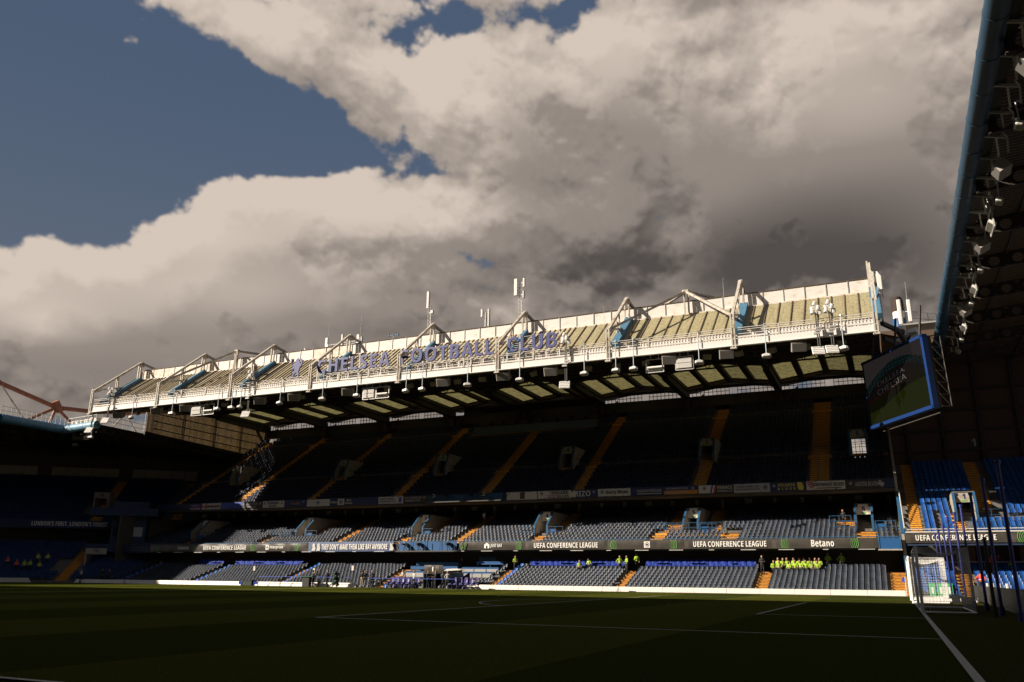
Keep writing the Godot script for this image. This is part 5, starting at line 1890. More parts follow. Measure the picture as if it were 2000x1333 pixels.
	lk.plate(PackedVector2Array([Vector2(-2.8, 0), Vector2(2.6, 0), Vector2(2.2, 0.55), Vector2(-2.2, 0.55)]), Vector3(-104.0, 0.0, -31.0), 0.08, Basis(SE_ROW, Vector3.UP, SE_OUT))
	obj("face", lk, M.board_white, lb)
	var cb := thing("sponsor_board", "dark blue board with pale capital letters at the left edge", "perimeter board")
	lk = Mb.new()
	lk.box(Vector3(-108.0, 0.5, -27.6), Vector3(6.0, 0.95, 0.1), Basis(SE_ROW, Vector3.UP, SE_OUT))
	obj("face", lk, M.navy, cb)
	words("CYCLE", 0.55, 3.0, 0.02, M.banner_white, cb, Vector3(-107.2, 0.5, -28.2) + SE_OUT * 0.07, Basis(SE_ROW, Vector3.UP, SE_OUT))
	# banners of the corner stand
	for s in [[-17.6, 5.6, M.yellow, "LITTLE MAGICIAN", M.navy, "yellow banner with navy capitals on the shaded corner balcony"], [-5.2, 11.4, M.navy, "LONDON'S FIRST. LONDON'S FINEST", M.text_white, "navy banner with long white slogan on the shaded corner balcony"]]:
		var q := thing("banner", s[5], "banner")
		var o: Vector3 = SE_UP[0] + SE_ROW * (s[0] + 0.0) + SE_OUT * 0.4 + Vector3(0, 8.15, 0)
		var k := Mb.new()
		k.box(o, Vector3(s[1], 1.1, 0.06), se_basis())
		obj("cloth", k, s[2], q)
		words(s[3], 0.6, (s[1] as float) * 0.9, 0.02, s[4], q, o + SE_OUT * 0.05, se_basis())


func camera_platform(called: String, label: String, xa: float, xb: float, y0: float, y1: float, z: float, m: Material, n: int) -> void:
	var t := thing(called, label, "platform")
	for i in n:
		var w := (xb - xa) / n
		obj("front_panel", one_box(Vector3(xa + (i + 0.5) * w, (y0 + y1) * 0.5, z - 0.1), Vector3(w - 0.08, y1 - y0, 0.06)), m, t)
	obj("floor", one_box(Vector3((xa + xb) * 0.5, y0 - 0.06, z + 0.2), Vector3(xb - xa, 0.1, 1.0)), M.charcoal, t)
	var k := Mb.new()
	for i in n + 1:
		k.tube(Vector3(lerpf(xa, xb, float(i) / n), y0 - 0.1, z + 0.5), Vector3(lerpf(xa, xb, float(i) / n), y1 + 0.2, z + 0.4), 0.035, 6)
	k.tube(Vector3(xa, y0, z + 0.5), Vector3(xb, y0, z + 0.5), 0.04, 6)
	k.bar(Vector3(xb + 0.2, y0 - 0.1, z + 0.3), Vector3(xb + 1.0, y1, z + 0.1), 0.06, 0.06)
	k.bar(Vector3(xa - 0.2, y0 - 0.1, z + 0.3), Vector3(xa - 1.0, y1, z + 0.1), 0.06, 0.06)
	obj("rail", k, M.charcoal, t)
	for i in n:
		if i % 3 == 2:
			continue
		var x := xa + (i + 0.55) * (xb - xa) / n
		var c := thing("television_camera", "%s television camera from the left on the %s platform" % [ordinal(i), "blue lower" if z > -46.0 else "dark upper"], "camera", Vector3(x, y0, z + 0.25))
		k = Mb.new()
		k.cham(Vector3(0, 0.75, 0.05), Vector3(0.28, 0.36, 0.6), 0.05)
		obj("body", k, M.charcoal if i % 2 else M.pale_metal, c)
		k = Mb.new()
		k.tube(Vector3(0, 0.75, 0.3), Vector3(0, 0.75, 0.75), 0.14, 12)
		obj("lens", k, M.black, c)
		k = Mb.new()
		for a in 3:
			k.tube(Vector3(0, 0.55, 0), Vector3(0.35 * cos(a * 2.1 + 0.5), -0.01, 0.25 * sin(a * 2.1 + 0.5)), 0.03, 6)
		obj("tripod", k, M.charcoal, c)


func upper_banners() -> void:
	var y0 := 9.8
	var y1 := 10.66
	var z := -45.1
	var f := -45.03
	var c := 10.22
	var Q := [
		[-89.7, -87.6, M.purple, "purple banner with pink lower edge at the left end of the upper balcony"],
		[-87.5, -84.1, M.banner_white, "white banner with a red cross near the left end of the upper balcony"],
		[-84.0, -80.4, M.royal, "plain royal blue cloth below the sunlit stairs of the upper tier"],
		[-80.3, -76.9, M.charcoal, "dark banner with grey capitals right of the plain blue cloth"],
		[-76.8, -73.2, M.banner_white, "white banner with navy serif capitals and two round crests"],
		[-73.1, -69.6, M.navy, "navy banner with dim orange lettering"],
		[-69.5, -65.9, M.banner_white, "white banner with a small dark lion in its middle"],
		[-65.8, -62.2, M.navy, "navy banner with a white square crest between two words"],
		[-62.1, -58.6, M.navy, "plain navy cloth between two lettered banners"],
		[-58.5, -54.9, M.banner_white, "white banner with two navy lines and a blue lion at its right end"],
		[-54.8, -51.3, M.charcoal, "dark banner with two pale lines left of the upper camera platform"],
		[-40.9, -37.1, M.banner_white, "creased white banner with a small dark badge right of the upper camera platform"],
		[-37.0, -32.95, M.banner_white, "white banner with bold black lettering and a red, white and blue stripe"],
		[-32.9, -29.9, M.navy, "navy banner with four large white capitals"],
		[-29.8, -26.1, M.banner_white, "white banner with black mixed-case lettering and a round crest"],
		[-26.0, -22.55, M.navy, "navy banner with pale lower-case lettering and a pale underline"],
		[-22.4, -18.8, M.navy, "navy and orange banner in two stripes"],
		[-18.7, -15.2, M.charcoal, "dark banner with a white end and a red, white and blue slash"],
		[-15.1, -11.5, M.banner_grey, "pale grey banner with two lines of dark small capitals"],
		[-11.4, -8.1, M.navy, "navy banner with yellow spaced capitals and a yellow map shape"],
		[-8.0, -4.4, M.banner_white, "white banner with red stripes at its left and black capitals"],
		[-4.3, -0.9, M.charcoal, "dark banner with pale condensed capitals at the right end of the upper balcony"],
	]
	var B := []
	for q in Q:
		var t := board(q[0], q[1], y0 + rng.randf_range(-0.05, 0.03), y1, z, q[2], q[3], 0.025, "")
		t.transform = Transform3D(Basis.from_scale(Vector3(1.0303, 1, 1)), Vector3(0.0242, 0.25, -3.22))
		B.append(t)
	obj("pink_edge", one_box(Vector3(-88.65, 9.95, f), Vector3(1.9, 0.22, 0.02)), paint(Color(0.45, 0.25, 0.4), 0.6), B[0])
	words("supporters", 0.18, 1.2, 0.01, M.banner_grey, B[0], Vector3(-88.65, 10.35, f))
	obj("red_bar", one_box(Vector3(-86.7, c, f), Vector3(0.16, 0.84, 0.015)), M.red, B[1])
	obj("red_bar", one_box(Vector3(-85.8, c, f + 0.004), Vector3(3.3, 0.14, 0.015)), M.red, B[1])
	words("SE BLUES", 0.3, 2.2, 0.02, M.black, B[1], Vector3(-85.4, c - 0.02, f + 0.02))
	words("CHELSEA", 0.36, 1.9, 0.01, M.banner_grey, B[3], Vector3(-78.6, c + 0.14, f))
	words("SUPPORTERS", 0.16, 1.6, 0.01, M.banner_grey, B[3], Vector3(-78.6, c - 0.27, f))
	for x in [-80.0, -77.2]:
		crest(B[3], Vector3(x, c + 0.15, f), 0.17, M.banner_grey, M.navy)
	words("DUNDALK", 0.32, 1.9, 0.01, M.navy, B[4], Vector3(-75.0, c + 0.18, f))
	words("BLUES", 0.3, 1.2, 0.01, M.navy, B[4], Vector3(-75.0, c - 0.24, f))
	for x in [-76.45, -73.55]:
		crest(B[4], Vector3(x, c + 0.12, f), 0.17, M.navy, M.banner_white)
	words("CFC LIBYA", 0.26, 1.4, 0.01, M.orange, B[5], Vector3(-71.3, c, f))
	crest(B[5], Vector3(-70.0, c + 0.2, f), 0.15, M.banner_grey, M.navy)
	crest(B[6], Vector3(-67.7, c, f), 0.26, M.navy, M.banner_white)
	obj("fine_line", one_box(Vector3(-68.7, c, f), Vector3(1.2, 0.06, 0.01)), M.banner_grey, B[6])
	obj("fine_line", one_box(Vector3(-66.7, c, f), Vector3(1.2, 0.06, 0.01)), M.banner_grey, B[6])
	obj("white_tile", one_box(Vector3(-64.1, c, f), Vector3(1.0, 0.8, 0.012)), M.banner_white, B[7])
	crest(B[7], Vector3(-64.1, c, f + 0.01), 0.3, M.navy, M.banner_white)
	words("Chelsea", 0.28, 1.1, 0.01, M.banner_white, B[7], Vector3(-65.2, c, f))
	words("West", 0.24, 0.7, 0.01, M.banner_white, B[7], Vector3(-62.9, c + 0.18, f))
	words("Midlands", 0.22, 1.1, 0.01, M.banner_white, B[7], Vector3(-62.9, c - 0.18, f))
	words("CHELSEA ISRAEL", 0.2, 2.2, 0.01, M.navy, B[9], Vector3(-57.2, c + 0.18, f))
	words("SUPPORTERS CLUB", 0.2, 2.4, 0.01, M.navy, B[9], Vector3(-57.1, c - 0.16, f))
	obj("lion_mark", one_box(Vector3(-55.3, c, f), Vector3(0.4, 0.64, 0.012)), M.royal, B[9])
	words("1st. ULSTER CHELSEA", 0.22, 3.1, 0.01, M.banner_grey, B[10], Vector3(-53.05, c + 0.2, f))
	words("Supporters Club", 0.22, 2.1, 0.01, M.banner_grey, B[10], Vector3(-53.5, c - 0.15, f))
	obj("badge", one_box(Vector3(-38.9, c, f), Vector3(0.6, 0.76, 0.012)), M.charcoal, B[11])
	obj("badge_stripe", one_box(Vector3(-39.0, c - 0.05, f + 0.01), Vector3(0.1, 0.5, 0.012)), M.red, B[11])
	obj("badge_stripe", one_box(Vector3(-38.75, c - 0.05, f + 0.01), Vector3(0.1, 0.5, 0.012)), M.royal, B[11])
	words("THAILAND", 0.34, 2.2, 0.01, M.black, B[12], Vector3(-34.4, c + 0.2, f))
	words("BLUES", 0.32, 1.4, 0.01, M.black, B[12], Vector3(-33.9, c - 0.24, f))
	for i in 3:
		obj("flag_stripe", one_box(Vector3(-35.3, c - 0.14 - i * 0.09, f), Vector3(1.0, 0.08, 0.01)), [M.red, M.banner_white, M.royal][i], B[12])
	crest(B[12], Vector3(-36.5, c + 0.15, f), 0.2, M.charcoal, M.banner_white)
	words("MIZO", 0.62, 2.1, 0.01, M.banner_white, B[13], Vector3(-31.7, c, f))
	crest(B[13], Vector3(-30.25, c + 0.15, f), 0.15, M.banner_grey, M.navy)
	var lk := Mb.new()
	lk.plate(PackedVector2Array([Vector2(-0.3, -0.35), Vector2(0.2, -0.4), Vector2(0.3, 0.0), Vector2(0.15, 0.38), Vector2(-0.2, 0.3), Vector2(-0.34, 0.05)]), Vector3(-32.6, c, f), 0.012)
	obj("lion_mark", lk, M.banner_white, B[13])
	words("Kerry Blues", 0.38, 2.5, 0.01, M.black, B[14], Vector3(-27.6, c, f))
	crest(B[14], Vector3(-29.3, c + 0.1, f), 0.22, M.charcoal, M.banner_white)
	words("easternblues", 0.36, 2.7, 0.01, M.banner_grey, B[15], Vector3(-24.0, c + 0.1, f))
	obj("underline", one_box(Vector3(-24.0, c - 0.26, f), Vector3(2.6, 0.1, 0.01)), M.banner_grey, B[15])
	obj("orange_stripe", one_box(Vector3(-20.6, c - 0.22, f - 0.012), Vector3(3.55, 0.42, 0.03)), M.orange, B[16])
	words("PITTSBURGH BLUES", 0.22, 2.3, 0.01, M.banner_grey, B[16], Vector3(-21.0, c + 0.2, f))
	words("OVER LAND AND SEA", 0.2, 2.4, 0.01, M.banner_grey, B[16], Vector3(-21.0, c - 0.22, f + 0.02))
	crest(B[16], Vector3(-19.3, c + 0.2, f), 0.15, M.banner_grey, M.navy)
	obj("white_end", one_box(Vector3(-18.0, c, f - 0.012), Vector3(1.4, 0.84, 0.03)), M.banner_white, B[17])
	crest(B[17], Vector3(-18.1, c + 0.1, f + 0.01), 0.2, M.charcoal, M.banner_white)
	for i in 3:
		var k := Mb.new()
		k.plate(PackedVector2Array([Vector2(-0.2, -0.42), Vector2(-0.02, -0.42), Vector2(0.2, 0.42), Vector2(0.02, 0.42)]), Vector3(-17.35 + i * 0.17, c, f + 0.012 + 0.004 * i), 0.012)
		obj("slash", k, [M.royal, M.banner_white, M.red][i], B[17])
	words("FRANCE", 0.34, 1.5, 0.01, M.banner_white, B[17], Vector3(-16.0, c + 0.14, f))
	words("SUPPORTERS CLUB", 0.15, 1.5, 0.01, M.banner_white, B[17], Vector3(-16.0, c - 0.24, f))
	words("CHELSEA FOOTBALL CLUB", 0.16, 2.2, 0.01, M.charcoal, B[18], Vector3(-13.7, c + 0.14, f))
	words("MUSLIM SUPPORTERS GROUP", 0.16, 2.4, 0.01, M.charcoal, B[18], Vector3(-13.7, c - 0.16, f))
	crest(B[18], Vector3(-11.95, c, f), 0.24, M.charcoal, M.banner_grey)
	words("ATLANTA", 0.3, 1.7, 0.01, M.yellow, B[19], Vector3(-9.9, c + 0.17, f))
	words("B L U E S", 0.24, 1.7, 0.01, M.yellow, B[19], Vector3(-9.9, c - 0.22, f))
	crest(B[19], Vector3(-11.1, c + 0.1, f), 0.15, M.banner_grey, M.navy)
	lk = Mb.new()
	lk.plate(PackedVector2Array([Vector2(-0.3, 0.4), Vector2(0.12, 0.4), Vector2(0.3, -0.05), Vector2(0.24, -0.4), Vector2(-0.22, -0.36), Vector2(-0.3, 0.0)]), Vector3(-8.55, c, f), 0.012)
	obj("map_shape", lk, M.yellow, B[19])
	for i in 4:
		obj("red_stripe", one_box(Vector3(-7.65 + 0.08 * i * 0.5, c + 0.33 - i * 0.18, f), Vector3(0.6 - 0.08 * i, 0.09, 0.01)), M.red, B[20])
	words("SOUTHEAST BLUES", 0.34, 2.9, 0.01, M.black, B[20], Vector3(-5.95, c + 0.08, f + 0.01))
	obj("fine_line", one_box(Vector3(-5.9, c - 0.27, f), Vector3(2.3, 0.08, 0.01)), M.charcoal, B[20])
	words("AUSTIN BLUES", 0.42, 2.0, 0.01, M.banner_grey, B[21], Vector3(-2.5, c, f))
	lk = Mb.new()
	lk.plate(PackedVector2Array([Vector2(-0.12, 0.34), Vector2(0.06, 0.34), Vector2(0.08, 0.14), Vector2(0.32, 0.08), Vector2(0.34, -0.1), Vector2(0.1, -0.36), Vector2(-0.02, -0.16), Vector2(-0.14, -0.14), Vector2(-0.36, 0.06), Vector2(-0.14, 0.08)]), Vector3(-1.25, c, f), 0.012)
	obj("map_shape", lk, M.banner_grey, B[21])
	crest(B[21], Vector3(-3.9, c + 0.1, f), 0.16, M.banner_grey, M.charcoal)


# ---- dugouts and the desks behind them
func dugout_seat_mesh() -> Mb:
	var k := Mb.new()
	k.shell(0.5, 0.3, 1.12, -0.05, -0.28, 0.09, 0.07)
	var s := Mb.new()
	s.shell(0.5, 0.0, 0.5, 0.0, 0.0, 0.06, 0.09)
	k.add(s, Transform3D(Basis(Vector3(1, 0, 0), -PI * 0.47), Vector3(0, 0.36, 0.46)).rotated_local(Vector3(1, 0, 0), PI * 0.94))
	for x in [-0.25, 0.25]:
		k.box(Vector3(x, 0.5, 0.14), Vector3(0.06, 0.22, 0.36))
	k.box(Vector3(0, 0.14, 0.1), Vector3(0.3, 0.28, 0.3))
	return k


func dugouts() -> void:
	var first := get_child_count()
	M.bucket = paint(Color(0.05, 0.045, 0.19), 0.45)
	var xs := [-50.6, -49.95, -49.3, -48.65, -48.0, -47.35, -42.9, -42.25, -41.6, -40.95, -40.3]
	var proto: Node3D = null
	for i in xs.size():
		var label := "purple-blue padded bench seat, %s from the left in the row by the touchline" % ordinal(i)
		if proto == null:
			proto = thing("bench_seat", label, "seat", Vector3.ZERO, 0.0, "padded bench seats by the touchline")
			obj("shell", dugout_seat_mesh(), M.bucket, proto)
			obj("head_pad", one_box(Vector3(0, 1.02, -0.2), Vector3(0.3, 0.14, 0.05)), M.purple, proto)
		var s: Node3D = proto if i == 0 else copy_of(proto, label)
		s.position = Vector3(xs[i], 0, -37.25)
		s.rotation.y = rng.randf_range(-0.06, 0.06)
	# stepped blue press desks
	var desks := [[-52.6, -47.0, 2.75, -45.9, "top left"], [-44.6, -41.2, 2.85, -45.9, "top right"], [-52.4, -46.2, 2.3, -44.3, "middle left"], [-45.6, -41.0, 2.2, -44.3, "middle right"], [-52.0, -48.4, 1.75, -42.6, "bottom left"], [-44.6, -41.0, 1.7, -42.6, "bottom right"]]
	for d in desks:
		var t := thing("press_desk", "bright blue bench desk, %s of the six behind the padded bench seats" % d[4], "desk")
		var w: float = d[1] - d[0]
		obj("desk_top", one_box(Vector3((d[0] + d[1]) * 0.5, d[2], d[3]), Vector3(w, 0.06, 0.7)), M.blue_paint, t)
		obj("front_panel", one_box(Vector3((d[0] + d[1]) * 0.5, d[2] - 0.16, d[3] + 0.3), Vector3(w, 0.3, 0.05)), M.blue_paint, t)
		var n := int(w / 1.2)
		for i in n + 1:
			obj("leg", one_box(Vector3(lerpf(d[0] + 0.05, d[1] - 0.05, float(i) / n), d[2] - 0.45, d[3] + 0.2), Vector3(0.07, 0.9, 0.07)), M.rail_blue, t)
		if d[2] < 2.3:
			for i in n:
				obj("desk_screen", one_box(Vector3(lerpf(d[0], d[1], (i + 0.5) / n), d[2] - 0.4, d[3] + 0.34), Vector3(w / n - 0.12, 0.46, 0.04)), M.grey_metal, t)
	var g := thing("glazed_rail", "blue-framed glass rail above the press desks", "rail")
	obj("glass_pane", one_box(Vector3(-43.6, 3.0, -46.4), Vector3(2.2, 0.6, 0.02)), paint(Color(0.10, 0.16, 0.2), 0.1), g)
	rail(g, [Vector3(-44.7, 2.6, -46.4), Vector3(-43.6, 2.6, -46.4), Vector3(-42.5, 2.6, -46.4)], 0.8, M.rail_blue)
	# players' tunnel
	var t := thing("tunnel_mouth", "dark tunnel mouth with a grey emblem panel and a white awning between the bench seats", "tunnel")
	obj("roof", one_box(Vector3(-45.5, 1.56, -39.6), Vector3(3.0, 0.1, 3.4)), M.charcoal, t)
	for x in [-47.0, -44.0]:
		obj("side_wall", one_box(Vector3(x, 0.75, -39.6), Vector3(0.1, 1.5, 3.4)), M.rail_blue, t)
	obj("back_wall", one_box(Vector3(-45.5, 0.75, -41.2), Vector3(2.9, 1.5, 0.1)), M.black, t)
	obj("emblem_panel", pad(-46.75, -44.5, 1.55, 2.35, -37.6, 0.06), M.wrap, t)
	obj("trophy_mark", one_box(Vector3(-45.65, 1.95, -37.5), Vector3(0.14, 0.44, 0.02)), M.text_white, t)
	var aw := Mb.new()
	aw.plate(PackedVector2Array([Vector2(-1.0, 0), Vector2(1.1, 0.1), Vector2(0.6, 0.26), Vector2(-0.6, 0.22)]), Vector3(-43.4, 1.75, -38.2), 1.2)
	obj("awning", aw, M.white, t)
	var cv := Mb.new()
	cv.plate(PackedVector2Array([Vector2(0, 0), Vector2(1.6, 0.9), Vector2(1.6, 0)]), Vector3(-43.6, 0.75, -39.0), 0.1)
	obj("stair_cheek", cv, M.rail_blue, t)
	# belt barriers on thin posts
	for i in 9:
		var x := -52.6 + i * 1.32
		var q := thing("belt_post", "thin black barrier post, %s from the left in front of the bench seats" % ordinal(i), "barrier", Vector3(x, 0, -36.2), 0.0, "belt barrier posts")
		obj("post", one_box(Vector3(0, 0.52, 0), Vector3(0.05, 1.0, 0.05)), M.black, q)
		obj("foot", one_box(Vector3(0, 0.015, 0), Vector3(0.3, 0.03, 0.3)), M.black, q)
		if i < 8:
			obj("belt", one_box(Vector3(0.66, 0.95, 0), Vector3(1.3, 0.05, 0.01)), M.royal, q)
	for i in 5:
		var x := -68.0 + i * 3.2
		var q := thing("belt_post", "thin black barrier post with blue belt, %s from the left along the white boards" % ordinal(i), "barrier", Vector3(x, 0, -36.2), 0.0, "belt barrier posts by the boards")
		obj("post", one_box(Vector3(0, 0.55, 0), Vector3(0.06, 1.1, 0.06)), M.black, q)
		if i < 4:
			obj("belt", one_box(Vector3(1.6, 1.02, 0), Vector3(3.15, 0.05, 0.01)), M.royal, q)
	var tb := thing("pitch_table", "small stand with a green top on dark legs beside three men", "table", Vector3(-60.9, 0, -35.9))
	obj("top", one_box(Vector3(0, 1.06, 0), Vector3(2.0, 0.06, 0.7)), paint(Color(0.03, 0.12, 0.06), 0.5), tb)
	obj("base", one_box(Vector3(0.1, 0.5, 0), Vector3(0.9, 1.0, 0.5)), M.black, tb)
	var bag := thing("ball_bag", "dark green net bag of balls standing beside the third man", "bag", Vector3(-56.9, 0, -35.9))
	var bm := Mb.new()
	for i in 12:
		var a := i * 2.4
		bm.add(ball_shape(0.2), Transform3D(Basis(), Vector3(0.22 * cos(a) * (1.0 if i < 8 else 0.4), 0.25 + 0.11 * i, 0.2 * sin(a))))
	obj("net", bm, paint(Color(0.015, 0.05, 0.03), 0.7), bag)
	for p in [[-69.9, 1.7, "near the blue aisle seats at left"], [-55.9, 1.8, "by the left end of the dugout"], [-61.2, 1.5, "above the green-topped stand"]]:
		var c := thing("stand_monitor", "small white box on a black pole " + p[2], "monitor", Vector3(p[0], 0, -37.6))
		obj("pole", one_box(Vector3(0, (p[1] as float) * 0.5, 0), Vector3(0.06, p[1], 0.06)), M.black, c)
		var bx := Mb.new()
		bx.cham(Vector3(0, p[1] + 0.2, 0), Vector3(0.36, 0.5, 0.24), 0.05)
		obj("screen_box", bx, M.board_white, c)
	# blue covers over the back rows
	var n := 26
	for i in n:
		if i in [12, 13]:
			continue
		seat_cover(lerpf(-38.0, -13.4, (i + 0.5) / n), 0.9, -45.62, 2.5)
	for r in [[-87.0, -82.6, 3], [-80.6, -69.4, 7]]:
		for i in r[2]:
			var w: float = (r[1] - r[0]) / r[2]
			seat_cover(r[0] + (i + 0.5) * w, w - 0.05, -45.62, 2.5)
	for i in range(first, get_child_count()):
		var o := get_child(i) as Node3D
		o.transform = Transform3D(Basis.from_scale(Vector3(0.986, 1, 1)), Vector3(-0.0112, 0, 1.15)) * o.transform


func seat_cover(x: float, w: float, z: float, y: float) -> void:
	var k := Mb.new()
	var m := 4
	for i in m:
		for j in 3:
			var p := []
			for q in [[i, j], [i + 1, j], [i + 1, j + 1], [i, j + 1]]:
				var u := float(q[0]) / m
				var v := float(q[1]) / 3.0
				p.append(Vector3(x + (u - 0.5) * w * (1.0 - 0.08 * v * v), y + v * 0.62 - 0.05 * absf(u - 0.5), z - 0.25 * v + 0.05 * sin(u * 9.0 + x * 3.0 + v * 4.0)))
			k.quad(p[0], p[1], p[2], p[3])
	k.box(Vector3(x, y + 0.28, z - 0.36), Vector3(w * 0.9, 0.5, 0.1))
	k.box(Vector3(x, y - 0.05, z + 0.02), Vector3(w, 0.04, 0.06))
	tag(obj("seat_cover", k, M.tarp), "glossy royal blue cover over the back-row seats of %s" % ("the long stand's lowest tier" if x < 0 else "the end stand's lower tier"), "seat cover", "blue covers, " + ("long stand" if x < 0 else "end stand"))


func ball_shape(r: float) -> Mb:
	var k := Mb.new()
	for j in 8:
		for i in 12:
			var q := []
			for c in [[i, j], [i, j + 1], [i + 1, j + 1], [i + 1, j]]:
				var a: float = TAU * c[0] / 12.0
				var b: float = PI * c[1] / 8.0
				q.append(Vector3(sin(b) * sin(a), cos(b), sin(b) * cos(a)))
			k.quad_n([q[0] * r, q[1] * r, q[2] * r, q[3] * r], q)
	return k


# ---- goals, nets and posts
func net_face(k: Mb, o: Vector3, u: Vector3, v: Vector3, cell: float, sag: Vector3, th: float) -> void:
	var nu := int(u.length() / cell)
	var nv := int(v.length() / cell)
	for pass_ in 2:
		var a := nu if pass_ == 0 else nv
		var b := 8
		for i in a + 1:
			for j in b:
				var s := [Vector2(float(i) / a, float(j) / b), Vector2(float(i) / a, float(j + 1) / b)]
				var p := []
				for w in s:
					var f: float = w.x if pass_ == 0 else w.y
					var g: float = w.y if pass_ == 0 else w.x
					p.append(o + u * f + v * g + sag * sin(PI * f) * sin(PI * g))
				k.bar(p[0], p[1], th, th)


func goal(z0: float, z1: float, x: float, deep: float, label: String, net_label: String, net_m: Material, drop: float, wheels: bool) -> void:
	var t := thing("goal_frame", label, "goal")
	var c := Vector3(x, 0, 0)
	var k := Mb.new()
	for z in [z0, z1]:
		k = Mb.new()
		k.tube(Vector3(x, 0, z), Vector3(x, 2.5, z), 0.06, 14)
		obj("post", k, M.goal_white, t)
	k = Mb.new()
	k.tube(Vector3(x, 2.5, z0 + 0.05), Vector3(x, 2.5, z1 - 0.05), 0.06, 14)
	obj("crossbar", k, M.goal_white, t)
	k = Mb.new()
	var r := 0.035 if not wheels else 0.06
	k.tube(Vector3(x, r, z0), Vector3(x + deep, r, z0), r, 8)
	k.tube(Vector3(x, r, z1), Vector3(x + deep, r, z1), r, 8)
	k.tube(Vector3(x + deep, r, z0), Vector3(x + deep, r, z1), r, 8)
	if wheels:
		for z in [z0, z1]:
			k.bar(Vector3(x + 0.2, 0.16, z), Vector3(x + deep + 0.6, 0.22, z), 0.1, 0.14)
	obj("ground_frame", k, M.goal_white, t)
	if wheels:
		for z in [z0, z1, (z0 + z1) * 0.5]:
			k = Mb.new()
			k.tube(Vector3(x + deep + 0.3, 0.22, z - 0.08), Vector3(x + deep + 0.3, 0.22, z + 0.08), 0.2, 14)
			k.tube(Vector3(x + deep + 0.75, 0.22, z - 0.08), Vector3(x + deep + 0.75, 0.22, z + 0.08), 0.2, 14)
			obj("wheel", k, M.black, t)
	k = Mb.new()
	var cell := 0.13
	var th := 0.0055 if not wheels else 0.006
	net_face(k, Vector3(x + deep, 0.03, z0), Vector3(0, 0, z1 - z0), Vector3(0, 2.42, 0), cell, Vector3(0.12, 0, 0), th)
	net_face(k, Vector3(x, 2.5, z0), Vector3(0, 0, z1 - z0), Vector3(deep, -0.03, 0), cell, Vector3(0, -drop, 0), th)
	for z in [z0, z1]:
		net_face(k, Vector3(x, 0.03, z), Vector3(deep, 0, 0), Vector3(0, 2.44, 0), cell, Vector3(0, 0, 0.1 * signf(z1 - z0) * (1.0 if z == z0 else -1.0)), th)
	obj("net", k, net_m, t)


